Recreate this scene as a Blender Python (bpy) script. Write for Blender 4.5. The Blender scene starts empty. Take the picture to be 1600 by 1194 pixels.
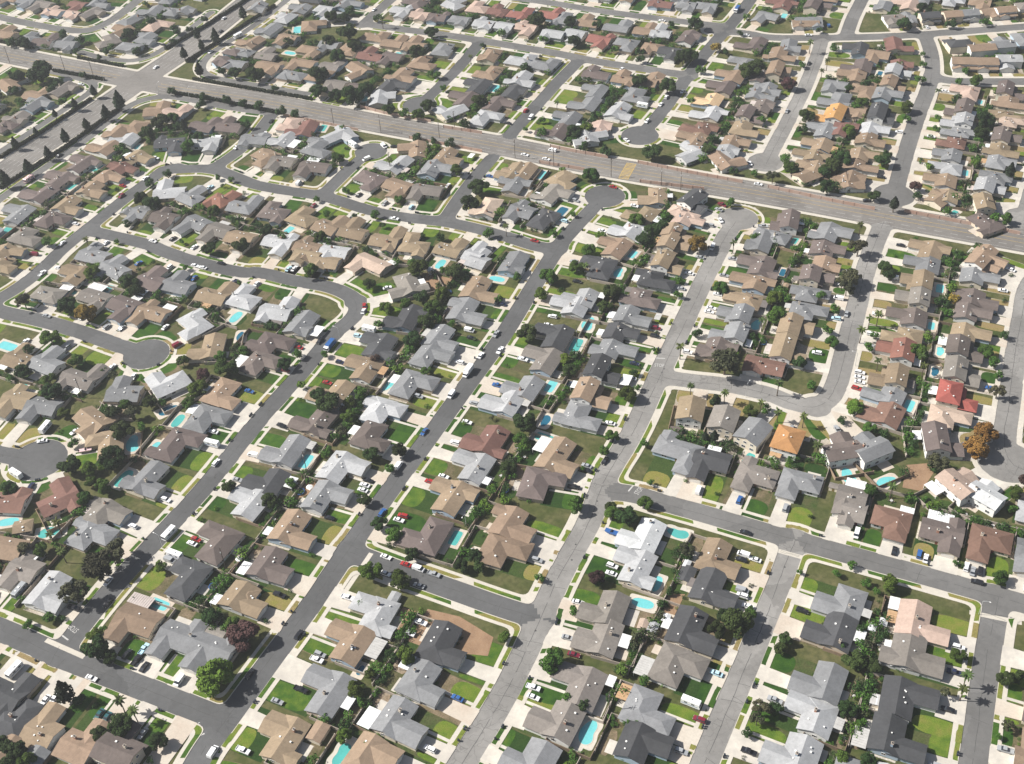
# Aerial view of a suburban tract: streets, houses, yards, pools, trees and vehicles. Units are metres.
import bpy, math, random
import numpy as np
from mathutils import Vector, Matrix
random.seed(11)
rng = np.random.default_rng(5)

CAM_H=365.0
CAM_R=[[0.9979370220982993,0.06420046670841659,0.0],[-0.042404668651840845,0.6591414506327169,0.7508224771104852],[-0.04820315344566258,0.7492735469321061,-0.6605040559040306]]
CAM_F=1848.69
ROADS=[('central dark street',5.2,0,1,[(-120.3,218.0),(-115.7,231.2),(-110.3,240.5),(-101.0,258.4),(-84.7,288.4),(-60.5,339.8),(-36.6,384.6),(-20.0,416.4),
(-4.0,446.5),(9.1,476.4),(21.2,503.8),(32.4,527.9),(45.2,547.5),(56.9,565.0)]),('left dark street',5.2,0,1,[(-176.7,275.8),(-174.6,283.3),(-165.6,303.3),
(-156.3,321.0),(-143.0,344.4),(-132.4,364.1),(-117.8,398.0),(-101.0,428.9),(-86.2,460.4),(-78.1,469.8),(-75.1,478.9),(-78.2,488.4),(-90.9,499.1),(-108.1,
504.8),(-132.1,517.1),(-137.7,515.4),(-161.9,526.8),(-183.9,540.0),(-195.1,549.2),(-230.0,565.7)]),('long pale cracked street',5.6,2,1,[(-32.5,207.2),(-22.5,
224.0),(-11.2,242.7),(-1.7,262.3),(14.0,299.3),(28.5,325.0),(36.2,349.0),(51.2,374.0),(68.7,413.6),(85.1,448.8),(101.2,483.9),(111.3,504.3),(119.6,522.9),
(127.8,535.5)]),('short pale lower street',5.2,2,1,[(48.9,198.1),(56.6,212.9),(65.2,228.4),(77.3,249.5),(87.2,267.5),(99.0,289.1),(106.9,305.0),(109.1,
309.1)]),('lower right street',5.2,1,1,[(140.2,195.1),(147.6,210.1),(156.6,230.2),(170.8,260.1),(175.5,269.4),(178.0,274.6)]),('right edge street',5.4,
2,0,[(284.0,482.3),(269.0,472.8),(257.7,460.6),(246.9,437.1),(232.1,406.6),(219.8,378.8),(209.0,355.8),(206.9,343.6),(211.4,338.3),(224.9,331.5)]),('far right street',
5.2,2,0,[(361.7,680.1),(346.0,652.3),(325.9,611.2),(303.6,567.0),(282.2,526.9)]),('lower left street',5.4,0,1,[(-221.5,297.4),(-204.1,289.6),(-175.4,273.7),
(-148.7,261.1),(-127.3,250.5),(-113.0,243.3)]),('short cross street',5.4,0,1,[(-70.4,317.5),(-63.7,313.6),(-47.2,304.3),(-30.2,295.5),(-9.7,284.5),(5.1,
277.6)]),('right cross street',5.4,1,1,[(37.3,341.5),(47.8,339.1),(58.6,333.4),(75.1,325.5),(98.9,313.1),(129.4,298.5),(158.8,284.2),(183.0,272.1),(202.5,
262.5)]),('looping pale street',5.6,2,0,[(69.9,411.3),(77.0,409.2),(85.5,406.6),(97.7,403.6),(115.9,395.7),(124.0,388.8),(132.7,384.2),(141.0,387.6),(148.0,
398.3),(154.7,414.3),(162.4,432.5),(172.7,456.5),(181.8,479.0),(189.9,496.7),(198.1,512.2),(205.5,526.5)]),('left bulb street',5.4,0,1,[(-289.6,508.0),
(-270.7,501.1),(-262.4,495.3),(-237.7,485.8),(-213.1,472.8),(-193.1,460.7),(-178.5,452.8)]),('left edge bulb street',5.4,0,1,[(-254.8,396.4),(-238.6,390.8),
(-222.5,384.8),(-213.9,382.8)]),('left diagonal street',5.2,0,1,[(-280.6,489.7),(-269.6,503.1),(-257.2,516.9),(-247.4,537.4),(-244.4,548.0),(-232.1,571.7),
(-217.2,600.8),(-207.8,616.6),(-201.3,627.4),(-194.1,630.2)]),('upper middle street',5.2,0,1,[(-201.3,627.4),(-184.0,627.5),(-171.0,625.9),(-163.7,620.6),
(-149.7,609.5),(-142.5,603.7),(-120.1,594.1),(-99.9,586.9),(-70.5,566.1),(-46.5,556.8),(-29.7,552.3),(-6.3,539.6),(5.0,532.2),(18.3,522.8),(29.1,519.3)]),
('upper branch street',5.0,0,1,[(-171.0,625.9),(-158.0,644.5),(-149.6,662.1),(-145.4,678.5),(-141.5,691.3)]),('small bulb street',5.0,0,1,[(-102.5,587.9),
(-96.0,600.2),(-86.9,618.5),(-77.3,632.9)]),('avenue stub street',5.0,0,1,[(-30.8,555.7),(-22.3,577.7),(-13.6,597.3),(-3.6,617.0)]),('far pale street',
5.2,2,0,[(155.0,591.6),(166.9,616.4),(179.0,640.4),(199.2,682.4),(218.2,727.8),(223.9,744.3)]),('far grey street',5.4,1,0,[(217.4,549.9),(225.3,567.7),
(234.2,588.2),(255.2,633.6),(279.0,680.2),(287.8,708.5),(291.6,730.6),(292.1,739.3)]),('far side street',5.2,1,0,[(279.8,682.7),(288.1,675.4),(301.0,672.8),
(332.9,668.4),(363.5,664.3)]),('top right street',5.2,1,0,[(152.5,768.7),(176.4,761.2),(188.9,751.4),(217.2,747.3),(245.1,744.2),(273.5,742.0),(316.9,742.5),
(360.8,744.0),(395.8,744.8)]),('top right stub street',5.2,1,0,[(241.9,748.6),(252.5,774.4),(266.5,802.1),(281.9,833.5)]),('tree-lined far street',5.2,
0,1,[(203.6,846.0),(189.3,814.0),(175.0,787.1),(154.3,753.4),(142.0,732.0),(130.0,709.6),(118.3,687.4),(103.2,658.3),(88.1,633.3)]),('far cross street',
5.2,1,1,[(-87.9,814.7),(-59.9,801.0),(-29.3,788.2),(14.9,764.7),(43.4,749.9),(70.5,732.7),(97.7,719.6),(124.1,706.8),(129.2,704.4)]),('top centre street',
5.0,1,1,[(-91.6,813.1),(-73.5,851.1),(-58.5,881.5)]),('far link street',5.2,0,1,[(58.8,736.2),(40.2,704.1),(26.2,676.7),(12.8,651.6),(6.8,639.8)]),('far bulb street',
5.0,0,1,[(-6.1,775.7),(-20.7,739.9),(-33.6,714.2),(-46.3,690.6)]),('topmost street',5.0,1,1,[(-0.5,852.4),(41.3,833.5),(78.2,812.4),(121.6,791.9),(142.7,
782.5),(164.4,773.1)]),('top left street',5.0,1,1,[(-410.0,894.5),(-368.1,868.6),(-343.3,853.7),(-312.3,838.2),(-292.0,832.0),(-277.4,851.6),(-267.3,880.9),
(-259.0,907.0)]),('boulevard frontage lane',3.6,1,1,[(-309.2,570.9),(-294.0,607.1),(-276.6,638.1),(-258.1,669.6),(-246.9,696.7),(-238.2,715.2),(-226.9,
722.5),(-212.0,722.3),(-188.9,710.4),(-166.4,698.8),(-141.3,689.6)]),('lane beside hedge',3.4,1,1,[(-148.1,871.8),(-162.0,839.9),(-175.0,815.9),(-184.6,
801.6),(-197.7,779.3),(-200.1,760.2),(-190.0,745.6),(-153.3,728.7),(-122.1,713.7)]),('upper hedge lane',3.4,1,1,[(-205.8,852.0),(-226.2,804.5),(-236.5,
785.8),(-249.8,777.8),(-272.8,786.9),(-290.3,798.4)]),('lower hedge lane',3.4,1,1,[(-302.8,769.7),(-279.2,756.0),(-268.3,746.2),(-270.0,734.6),(-282.0,
713.2),(-298.9,682.0),(-309.8,662.7),(-324.6,632.9)]),('avenue',10.8,3,0,[(-399.9,831.8),(-350.0,804.9),(-297.6,777.7),(-247.8,752.6),(-215.5,735.3),(-186.7,
723.3),(-155.3,710.3),(-111.5,687.4),(-69.7,666.3),(-29.5,646.8),(9.1,628.1),(45.9,607.2),(81.7,590.7),(116.2,574.7),(149.5,559.3),(181.5,543.8),(212.2,
528.2),(242.0,513.8),(270.9,499.8),(298.8,486.3)]),('hedged boulevard',10.5,3,0,[(-321.7,587.3),(-302.2,636.0),(-286.2,664.4),(-268.6,692.0),(-249.8,726.5),
(-236.1,752.9),(-211.2,796.2),(-194.0,835.9),(-178.3,873.0),(-168.1,898.8)])]
BULBS=[(0,59.0,568.0,12.0),(2,128.5,537.3,11.5),(16,-76.2,634.2,10.5),(11,-178.2,452.8,12.0),(12,-213.3,382.8,13.5),(5,206.4,343.6,13),(18,154.9,593.0,
11),(19,217.5,550.5,12),(23,86.9,632.7,12),(27,-47.6,689.0,11.5),(6,278.3,520.0,11),(10,135.2,384.8,7.5),(1,-77.0,484.5,6.5)]
HOUSES=[(-178.0,331.8,'gh',1,-28,0,2,6.6,10.5,15.3),(-173.7,344.4,'k',1,-30,0,3,10.5,6.6,13.4),(-188.1,305.3,'l',1,-24,0,1,10.5,9.0,8.2),(-125.9,325.0,
'b',1,150,1,2,10.2,10.5,14.9),(-135.1,306.9,'dh',1,152,1,1,10.5,10.2,14.4),(-52.7,492.8,'k',1,-162,1,11,10.5,10.5,19),(-52.0,466.0,'d',1,162,1,10,10.5,
10.5,19),(-64.9,445.6,'d',1,155,1,9,9.0,10.5,14.9),(-71.2,428.7,'t',1,155,1,8,9.8,9.0,14.7),(-84.3,413.2,'t',1,152,1,7,9.6,9.9,14.9),(-90.7,395.0,'b',1,
152,1,6,10.5,9.6,15.5),(-101.4,376.7,'g',1,157,1,5,9.8,10.5,14.9),(-108.3,358.4,'d',1,157,1,4,7.4,9.8,15.0),(-115.4,345.3,'l',1,152,1,3,10.5,7.4,14.0),
(-222.4,538.2,'g',1,65,0,17,10.5,9.7,9.2),(-207.0,525.6,'g',1,51,0,16,9.9,10.5,15.0),(-185.1,512.7,'b',1,59,0,15,10.5,8.1,13.8),(-169.5,507.2,'g',1,65,
0,14,8.2,10.5,14.7),(-150.1,496.8,'t',1,65,0,13,10.5,8.7,13.9),(-134.7,488.8,'l',1,63,0,12,8.7,10.3,19),(-133.5,417.2,'tf',1,-28,0,7,10.5,9.3,15.4),(-139.8,
399.6,'g',1,-23,0,6,9.4,9.5,19),(-151.7,384.0,'bF',1,-23,0,5,9.5,10.5,15.3),(-158.4,363.5,'gf',1,-28,0,4,10.5,10.5,16.8),(-116.2,479.7,'l',1,71,0,11,10.2,
8.9,13.2),(-102.0,466.1,'g',1,-25,0,10,10.5,9.4,9.3),(-115.3,451.5,'b',1,-25,0,9,9.4,7.9,19),(-119.2,435.8,'b',1,-28,0,8,7.8,10.5,16.5),(-123.5,537.0,'l',
1,-113,1,17,9.0,10.5,13.2),(-106.7,530.5,'t',1,-117,1,16,8.4,9.0,12.3),(-90.2,525.9,'l',1,-109,1,15,10.5,7.6,10.3),(-205.3,575.9,'g',1,-115,1,22,8.1,4.5,
14.4),(-190.7,568.7,'b',1,-115,1,21,9.7,8.1,13.8),(-172.7,561.3,'g',1,-129,1,20,8.4,9.3,14.7),(-158.2,552.3,'k',1,-121,1,19,8.3,8.5,15.2),(-144.1,543.4,
't',1,-115,1,18,10.5,8.3,16.1),(-107.1,523.0,'t',1,-117,1,14,7.1,10.5,15.7),(-94.1,517.1,'t',1,-109,1,13,10.5,7.1,8),(-71.2,512.7,'pF',1,-130,1,12,10.5,
10.5,11.7),(-202.1,314.6,'k',7,-114,2,3,8.3,7.5,19),(-151.1,285.2,'t',7,-115,2,4,9.7,10.5,13.2),(-134.0,276.0,'gf',7,-116,2,5,8.3,9.7,19),(-118.8,269.0,
'g',7,-116,2,6,10.5,8.3,12.9),(-186.5,247.1,'dh',7,65,3,2,9.0,7.0,15.0),(-173.4,242.2,'t',7,65,3,3,7.0,7.8,15.0),(-159.0,236.0,'tf',7,64,3,4,7.8,7.9,15.0),
(-143.2,232.5,'b2',7,64,3,5,7.9,9.0,15.0),(-191.5,259.6,'d',7,61,3,1,9.0,10.5,15.0),(-220.0,312.7,'k',7,-96,2,1,8.8,9.0,8.1),(-212.4,328.3,'t',7,-106,2,
2,10.5,9.0,8),(-207.8,340.8,'ts',12,98,3,2,9.0,10.5,8),(-233.9,419.4,'t',12,-109,2,1,7.8,9.0,15.9),(-219.4,413.6,'g',12,-110,2,2,10.5,7.8,13.6),(-195.0,
402.7,'t',12,-134,2,3,9.5,10.5,12.4),(-183.8,387.0,'t',12,-172,2,4,10.5,10.5,15.7),(-218.3,356.1,'n',12,81,3,1,9.0,10.2,19),(-197.4,356.8,'n',12,122,3,
3,8.7,10.5,15.8),(-109.6,293.2,'tf',0,-28,0,1,4.5,10.5,14.5),(-92.2,329.1,'tf',0,-25,0,4,9.7,9.7,13.9),(-99.5,311.0,'b',0,-25,0,3,9.7,8.0,14.9),(-39.4,
322.3,'bhf',0,155,1,5,10.5,10.5,17.1),(-59.4,284.0,'l',0,155,1,4,8.1,10.5,16.5),(-67.5,269.8,'t',0,152,1,3,10.5,8.2,17.2),(-75.5,249.9,'gf',0,152,1,2,10.5,
10.5,16.5),(-89.1,232.6,'t',0,153,1,1,9.0,10.5,17.0),(-56.4,221.6,'t',2,-31,0,1,8.7,9.0,16.9),(-107.6,297.2,'ts',0,-28,0,2,8.0,4.5,14.4),(5.6,505.5,'g',
0,-24,0,14,10.5,10.5,8.9),(50.0,496.5,'dh',0,155,1,15,10.5,9.6,15.0),(37.1,474.1,'l',0,156,1,14,5.4,10.5,15.1),(33.0,464.1,'l',0,156,1,13,10.5,5.4,14.9),
(23.0,442.4,'d',0,156,1,12,9.1,10.5,15.2),(13.8,426.5,'k',0,152,1,11,9.9,9.2,15.5),(7.7,407.3,'g',0,152,1,10,7.1,9.9,14.5),(-5.4,398.3,'lf',0,153,1,9,10.5,
7.0,18.8),(-13.3,375.3,'n',0,153,1,8,9.0,10.5,16.5),(-20.6,358.8,'l',0,152,1,7,9.7,9.0,16.6),(-30.7,342.2,'t',0,152,1,6,10.5,9.7,16.9),(-12.1,484.8,'t',
0,-24,0,13,10.5,9.6,19),(-19.0,466.9,'g',0,-24,0,12,9.6,10.5,19),(-31.7,448.0,'g',0,-28,0,11,10.5,7.9,13.2),(-37.8,433.2,'gf',0,-28,0,10,7.9,10.3,14.8),
(-45.6,414.0,'g',0,-27,0,9,10.3,10.3,14.8),(-58.9,397.7,'l',0,-27,0,8,10.3,8.2,14.9),(-63.0,381.3,'b',0,-28,0,7,8.2,10.5,15.5),(-75.1,362.5,'lf',0,-28,
0,6,10.5,9.0,15.0),(-81.2,345.4,'g',0,-25,0,5,9.0,9.7,15.1),(36.9,586.5,'t',0,-47,0,17,10.5,8.6,10.9),(29.6,569.2,'k',0,-34,0,16,9.2,10.5,11.5),(23.2,545.1,
'dh',0,-33,0,15,10.5,10.5,8),(85.2,561.5,'t',0,173,1,19,9.1,10.5,12.8),(77.0,544.1,'t',0,146,1,18,8.7,9.5,12.4),(67.2,529.7,'l',0,147,1,17,9.1,8.7,13.2),
(58.5,513.6,'t',0,147,1,16,9.5,9.1,16.1),(-30.8,267.4,'d',2,-26,0,4,10.5,9.0,16.5),(-38.5,251.2,'gf',2,-31,0,3,8.9,8.6,17.2),(-45.8,235.4,'g',2,-31,0,2,
8.7,8.7,16.5),(-2.0,324.3,'t',2,-29,0,6,10.5,7.9,16.9),(-7.7,309.5,'t',2,-25,0,5,7.9,10.5,17.1),(50.7,313.5,'w',2,153,1,7,8.8,10.5,15.0),(42.0,298.2,'lf',
2,151,1,6,10.5,8.8,17.0),(32.4,278.7,'k',2,157,1,5,7.5,10.5,16.0),(25.5,265.5,'kf',2,157,1,4,10.5,7.5,15.8),(16.0,246.2,'k',2,154,1,3,8.2,10.5,14.0),(8.8,
231.4,'k',2,151,1,2,8.7,8.2,15.3),(-2.4,217.7,'gf',2,149,1,1,9.0,8.8,15.0),(85.2,495.8,'t2',2,-26,0,17,7.9,7.4,15.9),(77.0,483.4,'d',2,-25,0,16,7.4,8.3,
15.0),(68.7,469.0,'b',2,-25,0,15,8.3,7.8,15.4),(61.7,455.1,'g',2,-25,0,14,7.8,7.3,14.9),(54.0,442.5,'d',2,-25,0,13,7.3,6.8,19),(50.4,429.2,'g',2,-25,0,
12,6.8,7.8,15.2),(43.0,415.3,'d2',2,-24,0,11,7.8,8.5,15.6),(36.5,399.6,'t2',2,-24,0,10,8.5,7.6,14.7),(30.4,385.7,'g',2,-24,0,9,7.6,10.5,18.9),(17.3,362.5,
'tF',2,-31,0,8,10.5,9.3,16.4),(9.8,345.4,'bh',2,-18,0,7,9.3,10.5,16.5),(94.6,426.3,'b',2,155,1,8,10.5,7.0,13.3),(105.4,436.6,'g2',2,155,1,9,7.0,7.1,14.8),
(111.9,449.2,'g2',2,155,1,10,7.1,6.9,14.1),(116.5,462.2,'t',2,155,1,11,6.9,7.8,16.2),(122.5,476.6,'t',2,154,1,12,7.8,7.6,16.1),(128.5,490.7,'b',2,154,1,
13,7.6,10.5,15.9),(98.2,544.9,'p',2,-33,0,21,6.9,4.5,10.0),(100.1,534.1,'p',2,-30,0,20,4.5,6.9,12.5),(110.0,553.6,'d2',2,-45,0,22,10.5,7.3,19),(93.5,522.0,
't2',2,-24,0,19,6.9,5.7,13.6),(89.2,511.5,'t2',2,-26,0,18,5.6,7.9,13.9),(134.8,511.0,'g',2,156,1,14,10.5,10.5,8),(77.5,300.1,'t',3,-29,0,6,10.5,8.1,15.0),
(73.1,284.1,'d',3,-29,0,5,8.1,10.4,17.0),(62.1,266.5,'df',3,-29,0,4,10.4,9.3,15.9),(53.3,250.2,'k',3,-30,0,3,9.2,9.9,15.9),(41.2,234.2,'g',3,-29,0,2,9.9,
7.5,14.0),(37.1,219.3,'df',3,-27,0,1,7.5,9.0,15.3),(118.4,275.8,'gf',3,151,1,5,7.8,10.5,15.1),(111.0,262.1,'df',3,151,1,4,10.5,7.8,15.6),(102.3,241.9,'g',
3,151,1,3,7.9,10.5,15.2),(95.5,227.6,'l',3,150,1,2,8.5,7.9,14.7),(86.1,213.4,'l',3,151,1,1,9.0,8.5,15.0),(146.1,263.7,'p',4,-25,0,4,10.5,8.1,15.1),(139.4,
249.1,'k',4,-25,0,3,8.1,10.0,15.6),(131.0,231.0,'df',4,-24,0,2,10.0,8.3,15.3),(123.0,216.4,'d',4,-26,0,1,8.3,9.0,14.8),(164.3,209.4,'t',4,156,1,1,9.0,10.5,
15.0),(133.7,316.1,'k',9,-116,2,6,7.4,4.5,19),(147.9,311.5,'nf',9,-116,2,7,9.5,7.4,19),(164.9,303.2,'b',9,-116,2,8,9.1,9.5,16.0),(182.5,297.9,'nf',9,-117,
2,9,8.7,9.0,13.4),(67.6,358.6,'gF',9,-118,2,1,8.2,10.5,13.4),(81.8,350.2,'d',9,-115,2,2,9.7,8.2,13.7),(99.0,341.2,'k',9,-118,2,3,9.1,9.8,12.2),(116.5,335.3,
'g',9,-116,2,4,9.8,9.1,19),(133.5,325.4,'k',9,-116,2,5,4.5,9.8,13.8),(197.5,289.1,'g',9,-116,2,10,9.0,8.7,15.0),(77.8,383.5,'t2x',10,73,3,1,10.5,7.7,13.4),
(91.6,375.9,'k2x',10,66,3,2,7.9,7.0,13.7),(103.0,366.7,'g2x',10,50,3,3,7.3,7.5,13.1),(117.0,411.5,'n',10,-114,2,1,10.5,10.5,8),(117.4,360.7,'o2hx',10,62,
3,4,7.8,10.1,13.0),(137.0,354.3,'b2',10,98,3,5,10.5,6.8,14.1),(150.6,354.4,'g2',10,113,3,6,6.3,10.5,19),(165.9,486.6,'t',10,-24,2,8,6.6,6.8,19),(156.6,
475.9,'b2',10,-22,2,6,6.7,7.0,15.8),(151.6,462.8,'g',10,-23,2,5,7.0,7.1,16.1),(146.5,449.6,'g',10,-23,2,4,7.1,7.8,16.2),(137.1,436.6,'t2',10,-23,2,3,7.8,
8.7,14.1),(130.5,420.5,'t2',10,-23,2,2,8.7,10.5,14.7),(211.4,481.6,'g',10,156,3,15,8.0,7.3,14.1),(204.5,467.1,'t2',10,158,3,14,7.4,8.0,15.0),(198.4,453.8,
'k2',10,158,3,13,7.3,7.4,14.2),(191.8,440.7,'b',10,157,3,12,7.3,7.3,14.9),(185.8,427.4,'t',10,157,3,11,7.1,7.3,14.0),(178.9,414.9,'r2',10,157,3,10,8.8,
7.1,14.9),(171.4,398.9,'t2',10,157,3,9,6.5,8.8,15.0),(166.4,386.9,'g',10,148,3,8,6.6,6.4,14.4),(161.1,374.7,'n',10,147,3,7,10.5,6.5,14.1),(151.6,527.5,
'b2',2,162,1,16,7.4,10.5,13.1),(146.6,513.6,'g',2,147,1,15,4.5,7.2,12.2),(175.0,514.4,'g',10,-28,2,9,10.5,8.0,13.4),(167.1,500.5,'b',10,-24,2,7,7.9,6.6,
12.1),(217.6,494.9,'t',10,152,3,16,7.3,10.5,14.4),(249.2,487.5,'t',5,-43,0,13,9.0,6.4,19),(241.1,477.7,'t2',5,-43,0,12,6.4,5.7,14.5),(235.8,467.1,'g',5,
-25,0,11,5.9,8.4,14.1),(230.3,451.0,'b',5,-25,0,10,8.4,6.5,15.1),(223.4,439.9,'b',5,-26,0,9,6.5,8.0,14.3),(217.4,425.0,'t',5,-26,0,8,8.0,6.8,15.0),(210.2,
413.3,'b2',5,-24,0,7,6.8,8.2,14.0),(204.1,397.9,'k2',5,-24,0,6,8.2,8.4,15.0),(197.2,382.6,'R2h',5,-25,0,5,8.4,7.7,14.8),(189.5,369.3,'p',5,-25,0,4,7.7,
8.2,14.0),(181.7,354.8,'b2',5,-10,0,3,7.8,10.5,15.3),(181.2,330.9,'p2',5,26,0,2,10.5,5.7,19),(191.7,323.3,'w2',5,40,0,1,6.3,9.0,16.7),(-237.8,507.1,'kh',
11,-111,2,1,10.5,9.0,8.1),(-214.6,498.1,'k',11,-118,2,2,9.6,10.5,13.9),(-198.1,488.3,'b',11,-121,2,3,9.2,9.6,13.8),(-181.3,480.3,'tf',11,-118,2,4,10.5,
9.3,14.6),(-159.1,470.2,'l',11,-138,2,5,10.4,10.5,15.3),(-147.8,452.3,'t',11,179,2,6,10.5,10.5,16.3),(-239.3,454.2,'t',11,62,3,1,9.0,8.2,15.0),(-223.4,
449.3,'g',11,59,3,2,8.0,10.5,15.5),(-205.0,437.2,'k',11,62,3,3,10.5,10.5,13.8),(-181.8,424.2,'g',11,83,3,4,9.0,9.4,18.6),(-162.4,428.4,'l',11,123,3,5,9.3,
10.5,18.2),(-230.0,521.4,'t',13,154,1,1,8.1,9.2,19),(-269.9,533.5,'t',13,-26,0,1,5.6,9.0,15.0),(-217.7,639.5,'t',13,-36,0,9,10.1,6.6,15.0),(-224.5,627.9,
'n',13,-31,0,8,6.7,5.9,13.4),(-232.9,619.3,'t',13,-31,0,7,5.9,7.0,12.0),(-237.5,605.6,'t',13,-27,0,6,7.1,8.9,13.9),(-247.7,590.8,'t',13,-27,0,5,8.9,8.2,
13.5),(-255.2,576.2,'b',13,-27,0,4,8.2,8.8,11.8),(-264.5,561.2,'k',13,-27,0,3,8.8,8.1,15.0),(-271.2,546.5,'t',13,-16,0,2,8.0,6.1,15.0),(-212.5,581.1,'gs',
13,153,1,2,9.0,10.5,12.5),(-127.2,571.2,'b',14,70,3,5,9.9,9.0,15.9),(-111.7,560.7,'t',14,55,3,6,9.3,9.0,13.1),(-95.6,552.5,'t',14,55,3,7,9.0,8.3,12.1),
(-81.0,544.5,'tf',14,64,3,8,8.3,9.8,10.4),(-63.1,536.3,'t',14,69,3,9,9.8,8.7,12.5),(-46.8,530.4,'t',14,75,3,10,8.7,9.4,19.0),(-29.5,522.5,'tf',14,62,3,
11,9.5,7.5,18.6),(-14.8,518.3,'l',14,57,3,12,7.3,4.5,19),(-11.5,510.9,'l',14,57,3,13,4.5,8.6,19),(-191.6,601.3,'l',14,90,3,1,10.5,10.5,16.3),(-176.5,592.6,
'g',14,52,3,2,8.6,8.1,13.8),(-159.2,588.3,'rh',14,51,3,3,8.1,8.1,14.7),(-145.2,579.9,'g',14,67,3,4,8.1,10.0,15.3),(-128.9,622.3,'k',14,-113,2,4,10.5,7.5,
19),(-140.4,633.6,'t',14,-128,2,3,8.0,10.5,9.4),(-109.1,615.0,'b',14,-110,2,5,10.5,10.5,11.3),(-75.4,599.0,'b',14,-125,2,6,9.8,10.5,10.3),(-60.1,586.7,
't',14,-125,2,7,9.2,9.8,13.7),(-41.6,581.1,'k',14,-111,2,8,10.5,9.6,11.4),(-201.9,652.8,'d',14,-89,2,1,10.5,10.5,19),(-179.4,652.5,'l',14,-97,2,2,10.5,
10.5,11.9),(10.8,554.0,'g',14,-123,2,9,7.6,9.3,11.5),(-133.3,651.9,'l',15,154,1,1,9.8,9.1,14.7),(-128.5,669.8,'p',15,166,1,3,9.3,9.0,8),(-183.2,676.9,'b',
30,63,0,3,10.5,8.6,15.0),(-166.3,672.0,'b',30,70,0,2,8.8,10.5,11.4),(-151.0,656.7,'g',30,74,0,1,10.5,9.2,19),(-115.7,661.5,'n',15,166,1,2,10.5,10.5,11.3),
(-107.2,638.3,'g',16,-34,0,1,10.5,10.5,14.6),(-94.0,654.7,'l',16,-53,0,2,10.5,10.2,19),(-48.7,632.2,'t',16,179,1,2,10.5,10.5,19),(-61.0,613.9,'l',16,146,
1,1,10.2,10.5,12.8),(-29.3,618.5,'t',17,-27,0,2,10.5,8.3,11.7),(-36.9,603.7,'g',17,-24,0,1,8.3,10.5,13.1),(-8.0,559.4,'p',17,159,1,1,10.5,10.5,9.7),(6.6,
597.2,'t',17,153,1,4,10.5,10.5,15.9),(15.3,596.2,'t',17,153,1,3,8.2,10.5,11.8),(9.6,580.6,'g',17,156,1,2,10.5,8.2,11.4),(-218.7,701.0,'t',30,89,0,5,10.5,
7.4,19),(-230.0,681.6,'t',30,158,1,8,6.2,10.5,19),(-238.8,671.9,'t',30,158,1,7,8.5,6.2,8),(-243.3,655.4,'t',30,149,1,5,10.2,7.0,15.1),(-250.7,636.1,'b',
30,149,1,4,9.4,10.2,12.0),(-261.1,620.3,'b',30,151,1,3,8.4,9.4,13.9),(-270.2,606.0,'b',30,151,1,2,10.5,8.4,13.5),(-277.1,585.3,'g',30,157,1,1,9.0,10.5,
11.9),(-230.6,664.3,'l',30,158,1,6,6.5,8.1,15.4),(-204.0,696.3,'p',30,63,0,4,7.6,10.5,19),(129.8,584.5,'t',18,16,0,1,10.5,10.5,19),(135.4,601.7,'l',18,
-26,0,2,6.5,8.9,12.7),(141.3,613.2,'t',18,-26,0,3,8.3,6.5,12.8),(150.3,627.2,'t',18,-27,0,4,8.2,8.3,14.1),(155.7,642.8,'b2',18,-27,0,5,7.4,8.2,12.6),(164.8,
668.2,'g',18,-26,0,7,5.5,10.5,11.4),(168.4,653.0,'b',18,-26,0,6,10.5,7.3,18.6),(175.7,675.2,'g',18,-26,0,8,10.5,5.5,14.7),(185.4,696.5,'t2',18,-23,0,9,
10.5,10.5,13.7),(192.1,720.6,'t',18,-23,0,10,8.4,10.5,19),(201.0,735.1,'g',18,-19,0,11,10.5,8.3,11.7),(240.3,721.5,'d',18,161,1,10,10.5,9.0,19),(238.5,
698.7,'b',18,157,1,9,8.2,10.5,10.9),(228.2,685.3,'t',18,157,1,8,10.5,8.2,13.4),(210.5,657.9,'g',18,154,1,7,10.5,10.5,19),(204.0,637.8,'o2',18,154,1,6,9.7,
10.5,13.7),(192.6,621.8,'g',18,153,1,5,8.7,9.7,15.3),(187.3,604.9,'t',18,154,1,4,6.7,8.7,13.9),(179.7,593.7,'t',18,154,1,3,6.7,6.7,14.9),(177.7,579.8,'t',
18,153,1,2,8.8,6.6,13.0),(168.3,564.9,'t',18,117,1,1,10.5,10.5,19),(177.4,738.5,'b',23,150,1,9,10.5,10.5,10.9),(162.4,712.4,'g',23,152,1,8,9.7,10.5,13.9),
(152.4,695.8,'t',23,152,1,7,8.3,9.7,15.1),(145.6,680.7,'b',23,152,1,6,8.9,8.3,11.4),(133.8,666.8,'y',23,153,1,5,8.4,8.9,18.5),(130.9,649.4,'l',23,153,1,
4,9.2,8.4,12.5),(121.8,633.5,'n',23,149,1,3,7.8,9.2,13.6),(115.6,619.0,'t',23,149,1,2,10.5,7.8,12.5),(108.6,597.8,'l',23,120,1,1,10.5,10.5,19),(91.1,678.1,
'g',23,-27,0,4,9.8,10.5,14.4),(79.3,657.6,'l',23,-31,0,3,10.5,10.5,13.3),(64.4,640.9,'p',23,-18,0,2,10.5,6.7,11.4),(58.1,628.8,'l',23,9,0,1,5.5,10.5,19),
(106.3,700.7,'t',23,-28,0,5,10.5,4.5,9.7),(269.6,725.2,'n',19,-10,0,12,10.5,10.5,14.1),(265.0,695.0,'n',19,-17,0,11,10.5,6.0,13.2),(256.4,685.2,'l2',19,
-27,0,10,6.3,8.0,11.0),(250.7,670.0,'t2',19,-27,0,9,8.0,7.2,13.5),(243.5,657.6,'g',19,-27,0,8,7.2,10.5,19),(234.0,633.9,'d2',19,-25,0,7,10.5,9.3,14.4),
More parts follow.
